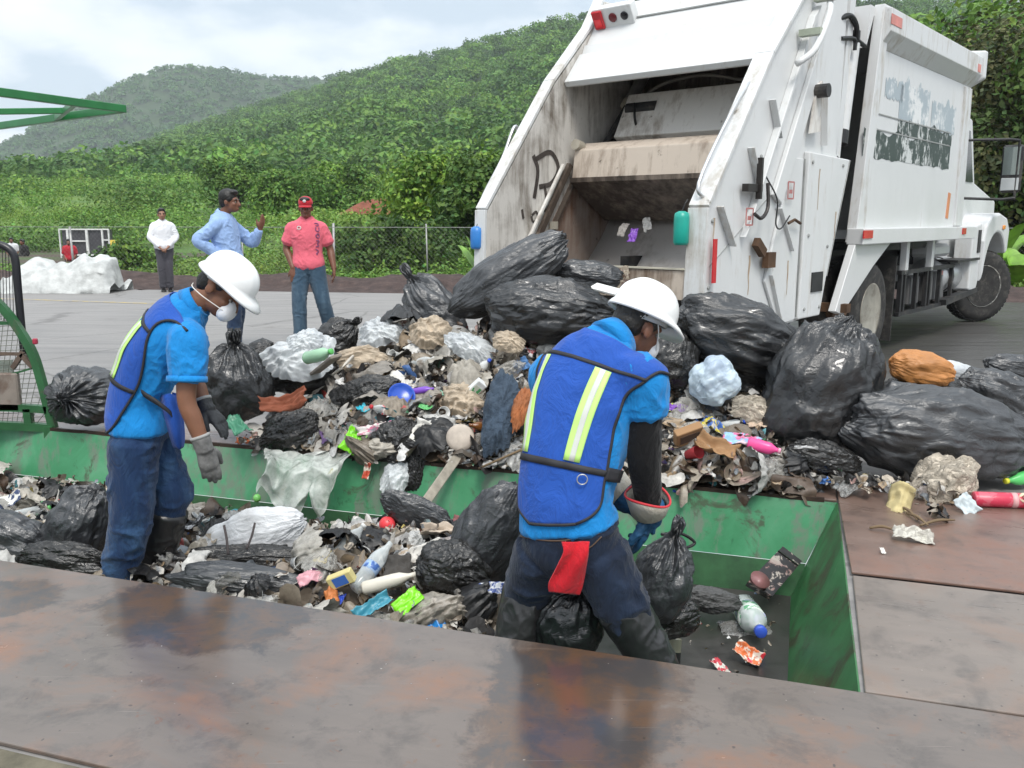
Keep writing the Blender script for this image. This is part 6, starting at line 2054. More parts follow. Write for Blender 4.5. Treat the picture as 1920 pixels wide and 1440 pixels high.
# ---- right worker -----------------------------------------------------------
J = dict(pelvis=D(1072, 1016, 3.07), waist=D(1062, 925, 3.08), chest=D(1092, 780, 3.15), shc=D(1122, 690, 3.20), neck=D(1150, 640, 3.24), head=D(1196, 612, 3.30),
         hf=(.72, .52, -.44), hu=(.40, .20, .89), side=(.93, -.36, -.02), side_lo=(.95, -.28, -.05), hk=1.0,
         shR=D(1204, 712, 3.09), elR=D(1208, 860, 3.10), wrR=D(1216, 952, 3.20), shL=D(1034, 706, 3.30), elL=D(1085, 860, 3.48), wrL=D(1160, 925, 3.40),
         hipR=D(1122, 1040, 3.04), hipL=D(1022, 1036, 3.12), knR=D(1168, 1142, 3.02), knL=D(988, 1112, 3.20))
J['ankR'] = to_z(J['knR'], D(1238, 1262, 2.99), -.40); J['ankL'] = to_z(J['knL'], D(962, 1225, 3.13), -.40)
J['toeR'] = (.5, .85, 0); J['toeL'] = (.15, .98, 0)
J.update(hfR=(-.12, .25, -.96), hnR=(-.9, .25, .0), thR=-1, curlR=.8, hfL=(.75, -.25, -.6), hnL=(.1, .2, -.9), thL=1, curlL=.8)
w2, b2, tor2, at2, HR2 = person('worker seen from behind in white hard hat, blue striped vest and black arm sleeve', J, m_sk2, .006, False, k=1.07)
face(w2, b2, at2, HR2, False)
hair(w2, b2, at2, HR2, 1.0)
helmet(at2(0, .004, .056), HR2[:, 1], HR2[:, 2], 1.0, w2, b2)
mk = smesh('dust_mask', fuse([ell(at2(0, .086, -.056), (.052, .044, .056), HR2)], .005, 2), m_mask, w2, b2)
MB().tube([at2(.050, .088, -.055) - b2, at2(.076, .04, .0) - b2, at2(.082, .0, .045) - b2], .0024, 6, smooth_n=5).build('elastic_strap', m_string, mk, True)
sh2, tree2 = shirt(w2, b2, tor2, J, m_cyan, .42, .31, .018, .007, (.092, .090, .084), .013, 'polo_shirt', 5, ws=10)
nk = J['neck']; nd = nz_(J['head'] - J['neck'])
MB().lathe([(.098, -.03), (.084, .035), (.078, .035), (.086, -.03)], nk - b2 + nd * .0, look(nd), 30).build('collar', m_cyan, sh2, True)
tro2 = trousers(w2, b2, tor2, J, m_jean2, (.116, .108, .098, .092), .0075, .016, .10, 3, q1=.42, off=.010, ws=8)
for s in 'RL':
    kn, an = J['kn' + s], J['ank' + s]
    top = kn + (an - kn) * -.02
    smesh('rubber_boot', fuse([limb([top, top * .6 + an * .4, an], [.100, .086, .064], 22, 6), sole_foot(an, J['toe' + s], k=1.15, fat=1.3)], .007, 3, .008, 13, 7), m_boot, w2, b2)
m_sleeve = cloth_mat('black_knit', (.006, .006, .007), .9, 300)
smesh('arm_sleeve', fuse([limb([J['shR'] + (J['elR'] - J['shR']) * .34, (J['shR'] + J['elR']) / 2, J['elR'], (J['elR'] + J['wrR']) / 2, J['wrR']], [.070, .068, .063, .055, .047], 20, 6)], .006, 3, .005, 18, 3), m_sleeve, w2, b2)
m_bglove = M('blue_work_glove', (.012, .075, .17), .7, var=.5, scale=14, dirt=(.03, .035, .04), dirt_amt=.2, bump=.4, bscale=110)
for s in 'RL':
    g = hand_geos(J['wr' + s] + nz_(J['hf' + s]) * .03, J['hf' + s], J['hn' + s], J['th' + s], J['curl' + s], 1.12, 1.3)
    f_ = nz_(J['wr' + s] - J['el' + s])
    g.append(limb([J['wr' + s] - f_ * .01, J['wr' + s] + f_ * .03, J['wr' + s] + f_ * .07], [.064, .056, .046], 18, 4))
    gl = smesh('glove', fuse(g, .005, 2, .004, 40, 5), m_bglove, w2, b2)
    R_ = look(f_)
    n = 40; a = np.linspace(0, 2 * math.pi, n, endpoint=False)
    wave = .030 * np.cos(a - 2.2) + .012 * np.cos(2 * a)
    rows = [np.stack([r * np.cos(a), r * np.sin(a), z + w * wave], 1) for r, z, w in ((.066, .015, .0), (.074, -.03, .7), (.083, -.062, 1.0))]
    V = np.concatenate(rows) @ R_.T + J['wr' + s] - b2
    F = [[i * n + j, i * n + (j + 1) % n, (i + 1) * n + (j + 1) % n, (i + 1) * n + j] for i in range(2) for j in range(n)]
    cf = npmesh('glove_cuff', V, F, cloth_mat('cream_canvas_cuff', (.55, .50, .42), .9, 200), gl); cf.modifiers.new('s', 'SOLIDIFY').thickness = .004
    rim_ = np.concatenate([rows[-1], rows[-1][:1]]) @ R_.T + J['wr' + s]
    piping(rim_, .005, 'cuff_trim', M('red_trim', (.50, .03, .04), .7), gl, b2)
# vest back
q = np.linspace(.33, .955, 60)
tl = np.interp(q, [.33, .35, .39, .47, .60, .74, .86, .955], np.radians([236, 215, 196, 186, 186, 196, 176, 158]))
tr_ = np.interp(q, [.33, .345, .39, .47, .60, .72, .80, .88, .955], np.radians([292, 310, 325, 324, 318, 318, 324, 336, 362]))
v2, VV = patch(tor2, tree2, q, tl, tr_, 'vest', m_vest, w2, b2, .007, nu=60)
v2['label'] = 'royal blue vest back with two lime and silver stripes'
for P in (VV[:, -1], VV[:, 0], VV[0]):
    piping(P, .0062, 'vest_binding', m_tape, v2, b2)
for a, b in ((.775, .790), (.465, .480)):
    qq = np.linspace(a, b, 3)
    patch(tor2, tree2, qq, np.interp(qq, q, tl), np.interp(qq, q, tr_), 'cross_tape', m_tape, v2, b2, .0115, .003, 60)
for c0, c1 in ((218, 212), (282, 288)):
    qq = np.linspace(.484, .770, 20)
    c_ = np.radians(np.interp(qq, [.484, .770], [c0, c1]))
    patch(tor2, tree2, qq, c_ - .155, c_ + .155, 'reflective_tape', m_lime, v2, b2, .0120, .003, 10)
    patch(tor2, tree2, qq, c_ - .05, c_ + .05, 'silver_tape', m_silver, v2, b2, .0142, .002, 6)
qq = np.linspace(.455, .488, 4)
patch(tor2, tree2, qq, np.full(4, math.radians(324)), np.full(4, math.radians(395)), 'side_strap', m_tape, v2, b2, .012, .004, 20)
rg = tor2.ev(np.array(.45), np.array(math.radians(296)), .045)
a = np.linspace(0, 2 * math.pi, 25)
MB().tube(np.stack([rg[0] + .018 * np.cos(a), rg[1] + 0 * a, rg[2] + .018 * np.sin(a)], 1) - b2, .0022, 6, cap=False).build('wire_ring', M('steel_wire', (.5, .5, .48), .4, .8), v2, True)
# stitched seams on the dark jeans
for pts in (((968, 1003), (1010, 1012), (1050, 1014), (1090, 1008), (1125, 1000)), ((1100, 1030), (1112, 1022), (1128, 1006)), ((975, 1006), (985, 1008)), ((1060, 1012), (1062, 1050), (1060, 1085))):
    P = [D(x, y, 2.9) for x, y in pts]
    PP = []
    tj = BVHTree.FromPolygons([tuple(v.co) for v in tro2.data.vertices], [tuple(p_.vertices) for p_ in tro2.data.polygons])
    for p_ in catmull(np.array(P), 5):
        dr = nz_(p_ - np.array([0, 0, CAM_H])); o_ = np.array([0, 0, CAM_H]) - b2
        hh = tj.ray_cast(Vector(o_), Vector(dr), 6)
        if hh[0] is not None:
            PP.append(np.array(hh[0]) - dr * .002)
    if len(PP) > 2:
        MB().tube(PP, .0026, 5).build('seam', M('brown_thread', (.10, .062, .04), .8), tro2, True)
# red rag hanging from the back pocket
rows = []
for y, x0, x1, Y in ((1016, 1054, 1106, 2.905), (1034, 1056, 1103, 2.89), (1055, 1047, 1099, 2.89), (1075, 1037, 1096, 2.90), (1094, 1028, 1092, 2.91), (1108, 1030, 1088, 2.92)):
    rows.append([D(x0 + (x1 - x0) * t_, y + (6 * t_ if y > 1080 else 0), Y - .012 * math.sin(t_ * 7 + y * .05)) for t_ in np.linspace(0, 1, 12)])
V = catmull(np.array(rows).reshape(6, -1), 5).reshape(-1, 12, 3)
nr = len(V); i = np.arange(nr * 12).reshape(nr, 12)
rag = npmesh('red_rag', V.reshape(-1, 3), np.stack([i[:-1, :-1], i[:-1, 1:], i[1:, 1:], i[1:, :-1]], -1).reshape(-1, 4), cloth_mat('red_cotton', (.50, .012, .022), .9, 160), loc=V[0, 6])
rag.modifiers.new('s', 'SOLIDIFY').thickness = .006
set_props(rag, 'bright red rag hanging from the right worker back pocket', 'rag')

# ---- people standing on the road ------------------------------------------------
def stand(px, Y, h, fwd, head_px=None, sway=0.0, feet=.11, stride=0.0, k=1.0, lean=0.0):
    """joints of an upright person of height h whose middle is seen at px, facing fwd"""
    c = D(px, 500, Y); g = np.array([c[0], c[1], -.012]); f = nz_((*fwd, 0)); r = np.array([f[1], -f[0], 0.0]); u = np.array([0, 0, 1.0])
    at = lambda x, y, z: g + r * x * h / 1.72 + f * y * h / 1.72 + u * z * h / 1.72
    J = dict(pelvis=at(0, 0, .94), waist=at(0, -.01, 1.08), chest=at(0, -.015 + lean, 1.27), shc=at(0, -.02 + lean, 1.41), neck=at(0, -.015 + lean, 1.47), head=at(0, .02 + lean, 1.60),
             hf=f, hu=u, side=r, shR=at(.165, -.02 + lean, 1.365), shL=at(-.165, -.02 + lean, 1.365), hipR=at(.085, 0, .90), hipL=at(-.085, 0, .90),
             knR=at(feet, .04 + stride * .5, .50), knL=at(-feet, .04 - stride * .5, .50), ankR=at(feet, stride, .08), ankL=at(-feet, -stride, .08), toeR=f, toeL=f)
    J['at'] = at
    for s, q in (('R', 1), ('L', -1)):
        J['el' + s] = at(q * .235, -.04 + lean, 1.12); J['wr' + s] = at(q * .24, .05 + lean, .88)
        J['hf' + s] = nz_(-u + .12 * f); J['hn' + s] = -q * r; J['th' + s] = -q if False else q * -1
        J['curl' + s] = .5
    return J, f, r, u


def shoe(o, base, J, m):
    for s in 'RL':
        smesh('shoe', fuse([sole_foot(J['ank' + s], J['toe' + s], k=1.08, fat=1.12)], .008, 2), m, o, base)


m_blackshoe = M('black_leather_shoe', (.012, .011, .011), .35)
# man in pink t-shirt and red cap
J, f, r, u = stand(578, 10.4, 1.70, (.18, -.98), stride=.06, feet=.12)
at = J['at']
J['hf'] = nz_((.10, -.98, -.12)); J['knL'] = at(-.16, .06, .50); J['ankL'] = at(-.26, -.06, .08); J['toeL'] = nz_(f - r * .4)
J['elR'] = at(.245, -.05, 1.13); J['wrR'] = at(.17, .08, .90); J['elL'] = at(-.26, -.04, 1.12); J['wrL'] = at(-.30, .05, .89); J['hnR'] = -f
pk, bp, torp, atp, HRp = person('man in coral pink t-shirt, red cap and blue jeans facing the camera', J, m_sk2, .009, k=1.08)
face(pk, bp, atp, HRp); hair(pk, bp, atp, HRp, .97, .008)
m_pink = cloth_mat('coral_pink_cotton', (.72, .14, .19))
tsh, treep = shirt(pk, bp, torp, J, m_pink, .70, .13, .018, .008, (.074, .078, .084), .009, 't_shirt', 9)
trousers(pk, bp, torp, J, cloth_mat('faded_denim', (.045, .085, .13), .9, 300, denim=True, c2=(.10, .16, .22)), (.115, .098, .085, .078), .009, .009, .97, 4, q1=.30)
shoe(pk, bp, J, M('brown_shoe', (.06, .035, .025), .5))
cap = fuse([ell(atp(0, -.008, .058), (.084, .102, .075), HRp)], .007, 2)
V, F = cap
cp_ = smesh('red_cap', cap, cloth_mat('red_twill', (.48, .022, .035), .8, 200), pk, bp)
a = np.linspace(-1.25, 1.25, 15)
vis = [atp(.078 * math.sin(x), .078 * math.cos(x) * 1.1 + y * .068 * math.cos(x) ** .6, .040 - .016 * y - .012 * math.sin(x) ** 2) - bp for y in (0, .5, 1) for x in a]
vo = npmesh('visor', vis, [[i * 15 + j, i * 15 + j + 1, (i + 1) * 15 + j + 1, (i + 1) * 15 + j] for i in range(2) for j in range(14)], cp_.data.materials[0], cp_); vo.modifiers.new('s', 'SOLIDIFY').thickness = .005
smesh('cap_badge', ell(atp(0, .094, .085), (.020, .006, .018), HRp), M('white_thread', (.6, .6, .6), .8), cp_, bp)
# printed marks on the t-shirt: a small crest and a column of purple shapes
def shirt_mark(tor, tree, qc, thc, pts, w, name, m, par, base):
    P = []
    for dq, dt in catmull(np.array(pts), 4):
        s_, c_ = tor.ev(np.array(qc + dq), np.array(thc + dt), .2), tor.ev(np.array(qc + dq), np.array(thc + dt), -.05)
        d = (Vector(c_) - Vector(s_)).normalized(); hh = tree.ray_cast(Vector(s_), d, .5)
        P.append(np.array(hh[0]) - np.array(d) * .004 if hh[0] is not None else tor.ev(np.array(qc + dq), np.array(thc + dt), .03))
    return MB().tube(np.array(P) - base, w, 5).build(name, m, par, True)
m_pr = M('purple_print', (.22, .07, .17), .8)
for k_, zq in enumerate((.80, .70, .605, .51, .415)):
    pts = [[(.032, -.12), (.04, .02), (.0, .12), (-.035, .05), (-.03, -.10)], [(.035, -.1), (-.01, -.12), (-.035, .0), (-.01, .11), (.03, .1)], [(.03, .0), (.0, .12), (-.03, .0), (.0, -.12), (.03, .0)], [(.035, -.1), (.03, .1), (.0, .0), (-.03, .1), (-.035, -.1)], [(.03, -.1), (.0, .1), (-.03, -.05), (-.05, .02)]][k_]
    shirt_mark(torp, treep, zq, math.radians(128), pts, .0065, 'print', m_pr, tsh, bp)
shirt_mark(torp, treep, .72, math.radians(66), [(.02, -.10), (.028, .0), (.015, .10), (-.02, .06), (-.015, -.08), (.02, -.1)], .007, 'crest_print', M('pale_print', (.62, .55, .52), .8), tsh, bp)

# man in light blue shirt, turned to the right, one hand raised
J, f, r, u = stand(432, 9.75, 1.76, (.93, -.10), lean=-.03, stride=.05)
at = J['at']
J['head'] = at(0, .035, 1.60); J['hf'] = nz_((.96, -.12, -.02))
J['elR'] = at(.27, -.22, 1.20); J['wrR'] = at(.17, -.02, 1.03); J['hfR'] = nz_(f * .9 - u * .3); J['hnR'] = -r; J['thR'] = -1
J['elL'] = at(-.25, .16, 1.17); J['wrL'] = at(-.20, .27, 1.31); J['hfL'] = nz_(f * .35 + u * .93); J['hnL'] = nz_(-f * .4 - r * .2 + u * .3); J['thL'] = 1; J['curlL'] = .35
bl, bb, torb, atb, HRb = person('man in light blue shirt gesturing with one raised hand, other hand on hip', J, m_sk2, .009, k=1.08)
face(bl, bb, atb, HRb); hair(bl, bb, atb, HRb, 1.06, .008)
m_lblue = cloth_mat('light_blue_cotton', (.30, .44, .72))
shb, treeb = shirt(bl, bb, torb, J, m_lblue, 1, .13, .018, .008, (.072, .070, .064), .010, 'shirt', 19, long=True, ws=12)
nd = nz_(J['head'] - J['neck'])
MB().lathe([(.092, -.02), (.078, .03), (.073, .03), (.08, -.02)], J['neck'] - bb, look(nd), 26).build('collar', m_lblue, shb, True)
trousers(bl, bb, torb, J, cloth_mat('navy_denim', (.018, .035, .075), .9, 300, denim=True, c2=(.04, .07, .12)), (.112, .095, .082, .075), .009, .009, .97, 6, q1=.30)
shoe(bl, bb, J, m_blackshoe)

# man in white shirt by the soil bank
J, f, r, u = stand(310, 18.25, 1.68, (.42, -.90), feet=.07)
at = J['at']
J['wrR'] = at(.10, .17, .93); J['elR'] = at(.25, .02, 1.14); J['wrL'] = at(-.08, .17, .94); J['elL'] = at(-.25, .0, 1.14)
J['hfR'] = nz_(-r * .6 - u * .7 + f * .2); J['hfL'] = nz_(r * .6 - u * .7 + f * .2)
wm, bw, torw, atw, HRw = person('man in loose white shirt and dark trousers standing alone by the soil bank', J, m_sk3, .012, k=1.08)
face(wm, bw, atw, HRw); hair(wm, bw, atw, HRw, 1.0, .01)
shirt(wm, bw, torw, J, cloth_mat('white_cotton', (.74, .75, .78)), 1, .10, .022, .010, (.074, .072, .066), .009, 'shirt', 29, long=True, ws=11)
trousers(wm, bw, torw, J, cloth_mat('charcoal_trousers', (.065, .063, .075), .9), (.108, .09, .078, .072), .011, .007, .97, 8, q1=.30, name='trousers')
shoe(wm, bw, J, m_blackshoe)

# three people far behind, beyond the white tarpaulin
for px, py, Y, h, fwd, mc, lab, sc_ in ((26, 446, 39, 1.66, (.4, -.9), (.66, .67, .68), 'distant person in a white top beside the one in black', 0), (47, 449, 38, 1.68, (-.5, -.85), (.014, .013, .014), 'distant person in black clothes at the left edge', 1), (133, 449, 33, 1.55, (.3, -.95), (.42, .02, .035), 'distant person in a red top before the white window frame', 2)):
    J, f, r, u = stand(px, Y, h, fwd)
    top = D(px, py, Y)
    dz = top[2] - (h - .012)
    for kk in list(J):
        if kk != 'at' and not kk.startswith(('hf', 'hn', 'hu', 'th', 'curl', 'toe', 'side')):
            J[kk] = J[kk] + np.array([0, 0, dz])
    J['wrR'] = J['wrR'] + f * .12 - r * .12; J['wrL'] = J['wrL'] + f * .12 + r * .12
    o, bo_, to_, at_, hr_ = person(lab, J, m_sk2, .02, k=1.08)
    hair(o, bo_, at_, hr_, 1.03, .016)
    shirt(o, bo_, to_, J, cloth_mat('far_top_%s' % ('white', 'black', 'red')[sc_], mc), .9, .12, .03, .02, (.10, .09, .085), .006, 'top', 3 + sc_, long=(sc_ == 1))
    trousers(o, bo_, to_, J, M('dark_trousers', (.02, .02, .024), .9), (.108, .09, .078, .072), .02, 0, .97, 8, q1=.30, name='trousers')
# ------------------------------------------------------------------ green mesh cage, canopy, tarpaulin, cabin
m_grn = simple('green_machine_paint', (.022, .10, .035), .45, var=.3, scale=7, dirt=(.09, .085, .06), dirt_amt=.3)
m_blkp = M('black_tube_paint', (.012, .012, .016), .35)
m_brn = M('brown_bare_steel', (.12, .085, .065), .65, .2, .4)
CB = D(60, 806, 6.0)
cage = empty('mesh_cage', 'green mesh cage with a curved frame and black hoop at the left edge', 'cage', CB)
def cpt(x, y, Y=6.0): return D(x, y, Y) - CB
def curve_bar(pts, w, name, m, d=None, n=5):
    P = catmull(np.array(pts), n); mb = MB()
    T = np.gradient(P, axis=0); T /= np.linalg.norm(T, axis=1)[:, None]
    N = np.cross(T, [0, 1.0, 0]); N /= np.linalg.norm(N, axis=1)[:, None]
    d = d or w
    rows = [P + N * w / 2 + [0, -d / 2, 0], P + N * w / 2 + [0, d / 2, 0], P - N * w / 2 + [0, d / 2, 0], P - N * w / 2 + [0, -d / 2, 0]]
    V = np.stack(rows, 1).reshape(-1, 3); k = len(P)
    F = [[i * 4 + j, i * 4 + (j + 1) % 4, i * 4 + 4 + (j + 1) % 4, i * 4 + 4 + j] for i in range(k - 1) for j in range(4)] + [[0, 1, 2, 3], [(k - 1) * 4 + j for j in (3, 2, 1, 0)]]
    mb.add(V, F); o = mb.build(name, m, cage); fix_normals(o); return o
curve_bar([cpt(-90, 500), cpt(-40, 538), (cpt(2, 574)), cpt(34, 615), cpt(62, 664), cpt(80, 722), cpt(92, 770), cpt(101, 806)], .050, 'curved_frame', m_grn)
curve_bar([cpt(-110, 800), cpt(-20, 797), cpt(60, 800), cpt(104, 803)], .055, 'base_beam', m_grn)
curve_bar([cpt(-110, 764), cpt(-20, 763), cpt(52, 765), cpt(90, 768)], .050, 'rail', m_grn)
curve_bar([cpt(-110, 608), cpt(0, 606), cpt(30, 606)], .022, 'rail', m_grn)
curve_bar([cpt(-110, 700), cpt(0, 704), cpt(76, 686)], .014, 'rail', m_grn)
curve_bar([cpt(52, 766), cpt(54, 784), cpt(56, 802)], .05, 'upright', m_grn)
curve_bar([cpt(-110, 662), cpt(0, 663), cpt(44, 664)], .022, 'cross_bar', m_brn)
curve_bar([cpt(24, 690), cpt(36, 672), cpt(42, 660)], .03, 'cross_bar', m_brn)
curve_bar([cpt(40, 664), cpt(52, 678), cpt(62, 688)], .03, 'cross_bar', m_brn)
MB().tube([cpt(-60, 462, 6.05), cpt(-30, 456, 6.05), cpt(0, 459, 6.05), cpt(20, 470, 6.05), cpt(29, 490, 6.05), cpt(34, 545, 6.05), cpt(40, 610, 6.05), cpt(46, 672, 6.05)], .026, 10, smooth_n=6).build('hoop', m_blkp, cage, True)
V, F = [], []
def wire(a, b, r=.0028):
    a, b = np.array(a), np.array(b); t_ = nz_(b - a); x = nz_(np.cross(t_, [0, 1.0, 0])) * r; y = np.array([0, r, 0])
    i = len(V)
    for p in (a, b):
        V.extend([p + x, p + y, p - x, p - y])
    for j in range(4):
        F.append([i + j, i + (j + 1) % 4, i + 4 + (j + 1) % 4, i + 4 + j])
for x in range(-56, 34, 6):
    wire(cpt(x, 470 if x > 12 else 462, 6.05), cpt(x + 4, 600 + max(0, x) * .6, 6.05))
npmesh('guard_wires', V, np.array(F), m_blkp, cage, smooth=False)
V, F = [], []
def right_edge(y): return float(np.interp(y, [500, 574, 615, 664, 722, 770, 806], [-90, 2, 34, 62, 80, 92, 101]))
for y in range(540, 800, 9):
    xr = right_edge(y)
    wire(cpt(-105, y + 6), cpt(xr - 3, y - 2), .0022)
for x in range(-100, 100, 9):
    ys = [y for y in range(505, 806, 3) if right_edge(y) > x + 2]
    if ys:
        wire(cpt(x, ys[0]), cpt(x - 22, 796), .0022)
npmesh('wire_mesh', V, np.array(F), M('dull_mesh_wire', (.16, .17, .14), .6, .3), cage, smooth=False)
bx = MB().box((cpt(-30, 735) + cpt(-30, 735)) / 2, (.50, .05, .27), None, .01).build('rusty_panel', simple('rusty_grey_panel', (.20, .17, .145), .7, var=.3, dirt=(.10, .055, .035), dirt_amt=.35), cage)
MB().box(cpt(-40, 690, 6.08), (.48, .02, .11)).build('pale_panel', M('pale_green_panel', (.36, .40, .35), .6), cage)
MB().box(cpt(66, 640, 5.97), (.03, .03, .04), None, .006).build('red_knob', M('red_knob', (.35, .03, .06), .4), cage)
for x in (-100, 95):
    MB().box((cpt(x, 806)[0], 0, -.03), (.06, .08, .12)).build('foot', m_grn, cage)

# green canopy frame, upper left
zc = 2.35
c0, cn_, cf_ = Z(230, 204, zc), Z(0, 173, zc), Z(0, 236, zc)
n2, f2 = c0 + (cn_ - c0) * 2.6, c0 + (cf_ - c0) * 2.2
canopy = empty('canopy_frame', 'corner of a green steel canopy frame reaching in at the upper left', 'canopy', (n2[0], n2[1], 0))
CO = np.array([n2[0], n2[1], 0.0])
def cbeam(a, b, w, name='beam'):
    MB().bar(a - CO, b - CO, w, w * 1.25, bev=.004).build(name, m_can, canopy)
m_can = simple('bright_green_paint', (.018, .16, .045), .38, var=.2, scale=5)
dn, df = nz_(c0 - n2), nz_(c0 - f2)
cbeam(n2, c0 + dn * .02, .050); cbeam(f2, c0 - df * .03, .052)
m1 = c0 + (cn_ - c0) * .42; m2 = c0 + (cf_ - c0) * .50
cbeam(n2 + (f2 - n2) * .52, (m1 + m2) / 2, .040)
cbeam(m1, m2 + nz_(m2 - m1) * -.03, .040)
cbeam(n2 + (c0 - n2) * .2, f2 + (c0 - f2) * .2, .045)
for p in (n2, f2):
    MB().bar((p[0] - CO[0], p[1] - CO[1], -.016), (p[0] - CO[0], p[1] - CO[1], zc), .09, .09).build('post', m_can, canopy)

# white tarpaulin heap by the road edge
r = np.random.default_rng(9)
tc_ = D(118, 543, 18.2); tc_[2] = -.012
nx_, ny_ = 90, 44
sx_, sy_ = np.meshgrid(np.linspace(-1, 1, nx_), np.linspace(-1, 1, ny_))
prof_ = np.interp(sx_, [-1, -.86, -.72, -.35, -.1, .25, .55, .74, .88, 1.0], [.05, .52, .64, .50, .56, .60, .82, .85, .70, .18])
hh_ = .80 * prof_ * (1 - np.abs(sy_) ** 3.2)
P = np.stack([sx_ * 1.18, sy_ * .55, hh_], -1).reshape(-1, 3)
q = P * [3.0, 3.0, 3.0] + 4
rt = np.random.default_rng(4)
fold = 0
for kk in range(9):
    a_ = rt.normal(size=3); a_ /= np.linalg.norm(a_); fr = rt.uniform(.8, 3.2)
    mk_ = np.clip(.2 + 2 * pn(P * 1.6 + kk * 7, 45), 0, 1)
    fold = fold + .30 / fr * mk_ * (tri_((P + .1 * pn(P * 2, 46)[:, None]) @ a_ * fr + rt.uniform(0, 1)) - .45)
P[:, 2] += np.where(P[:, 2] > .03, fold, 0)
P[:, 1] += fold * .8
P[:, 2] = np.maximum(P[:, 2], .0)
i = np.arange(nx_ * ny_).reshape(ny_, nx_)
o = npmesh('tarpaulin', P, np.stack([i[:-1, :-1], i[:-1, 1:], i[1:, 1:], i[1:, :-1]], -1).reshape(-1, 4), bag_mat('white_tarpaulin', (.40, .41, .40), .55, .1, .4))
o.location = [float(x) for x in tc_]
set_props(o, 'crumpled white tarpaulin heaped at the far road edge on the left', 'tarpaulin')

# white framed unit with dark panes, yellow notice
fb = D(158, 480, 36)
cab_ = empty('cabin', 'small white framed cabin with dark panes behind the tarpaulin', 'cabin', (fb[0], fb[1], float(field_z(np.array([fb[0]]), np.array([fb[1]]))[0])))
CB2 = np.array(cab_.location)
def fp_(x, y, dy=0.0): return D(x, y, 36 + dy) - CB2
tl_, br_ = fp_(112, 430), fp_(204, 490)
cx_, w_ = (tl_[0] + br_[0]) / 2, br_[0] - tl_[0]
z0_, z1_ = -.1, tl_[2]
m_wf = M('white_frame', (.70, .70, .69), .5); m_pane = M('dark_screen', (.06, .058, .066), .35)
MB().box((cx_, .32, (z0_ + z1_) / 2), (w_ - .05, .5, z1_ - z0_)).build('pane', m_pane, cab_)
for x, ww in ((112, .05), (127, .09), (163, .10), (192, .07), (204, .05)):
    px_ = fp_(x, 450)[0]
    MB().box((px_, .03, (z0_ + z1_) / 2), (ww, .08, z1_ - z0_), None, .008).build('mullion', m_wf, cab_)
for za, xa, xb in ((z1_, 112, 204), (fp_(0, 452)[2], 127, 163), (fp_(0, 450)[2], 192, 204), (fp_(0, 478)[2], 112, 192)):
    a, b = fp_(xa, 450)[0], fp_(xb, 450)[0]
    MB().box(((a + b) / 2, .022, za), (b - a + .04, .06, .055)).build('rail', m_wf, cab_)
yb = D(214, 459, 30)
yz = float(field_z(np.array([yb[0]]), np.array([30.]))[0])
ys = empty('notice_board', 'small yellow notice on a thin post right of the white cabin', 'sign', (yb[0], yb[1], yz))
MB().box((0, 0, yb[2] - yz), (.25, .02, .32)).build('board', M('yellow_board', (.74, .56, .09), .5), ys)
MB().tube([(0, .03, -.1), (0, .03, yb[2] - yz + .1)], .018, 6).build('post', m_galv, ys)
# ------------------------------------------------------------------ things one can pick out of the refuse
m_pet = NT('clear_bottle_plastic')
m_pet.set(Base_Color=(.62, .66, .66), Roughness=.12, Specular_IOR_Level=.6)
tp = m_pet.new('ShaderNodeBsdfTransparent'); mxs = m_pet.new('ShaderNodeMixShader'); lw = m_pet.new('ShaderNodeLayerWeight'); lw.inputs['Blend'].default_value = .35
m_pet.l.new(m_pet.ramp(lw.outputs['Facing'], (.0, .62), (.8, .15)), mxs.inputs[0]); m_pet.l.new(m_pet.b.outputs[0], mxs.inputs[1]); m_pet.l.new(tp.outputs[0], mxs.inputs[2]); m_pet.l.new(mxs.outputs[0], m_pet.out.inputs[0])
m_pet = m_pet.m


def bottle(label, p, d, L, r_, body, cap=None, lab=None, labr=(.3, .62), name='bottle'):
    """p the middle of the bottle, d the way its neck points"""
    o = empty(name, label, 'bottle', p)
    R = look(d)
    h = L / 2
    pr = [(0, -h), (r_ * .8, -h), (r_, -h + r_ * .3), (r_ * .96, -h + L * .25), (r_, -h + L * .3), (r_, -h + L * .62), (r_ * .9, -h + L * .72), (r_ * .45, -h + L * .86), (r_ * .36, -h + L * .9), (r_ * .36, h)]
    b = MB().lathe(pr, (0, 0, 0), R, 24).build('bottle_body', body, o, True)
    V = np.array([v.co for v in b.data.vertices]); q = V * 22 + p
    V += (V / (np.linalg.norm(V, axis=1)[:, None] + 1e-6)) * (r_ * .16 * pn(q, 3))[:, None]
    b.data.vertices.foreach_set('co', V.astype(np.float32).reshape(-1))
    if cap:
        MB().lathe([(r_ * .46, h * .90), (r_ * .46, h * 1.04), (r_ * .40, h * 1.06), (0, h * 1.06)], (0, 0, 0), R, 20).build('cap', cap, o, True)
    if lab:
        MB().lathe([(r_ * 1.03, -h + L * labr[0]), (r_ * 1.035, -h + L * labr[1])], (0, 0, 0), R, 24).build('bottle_label', lab, o, True)
    return o


def two_tone(name, c1, c2, c3=None, sc=26, rough=.4):
    t = NT(name)
    n1 = t.noise(sc, 4, .6, None, .4); n2 = t.noise(sc * .6, 3, .5)
    c = t.mix(t.ramp(n1, (.48, 0.), (.52, 1.)), c1, c2)
    if c3 is not None:
        c = t.mix(t.ramp(n2, (.58, 0.), (.61, 1.)), c, c3)
    t.set(Base_Color=c, Roughness=rough); t.bump(t.noise(30, 5, .6), .4, .006)
    return t.m


def plastic(name, c, rough=.35): return M(name, c, rough, var=.08)


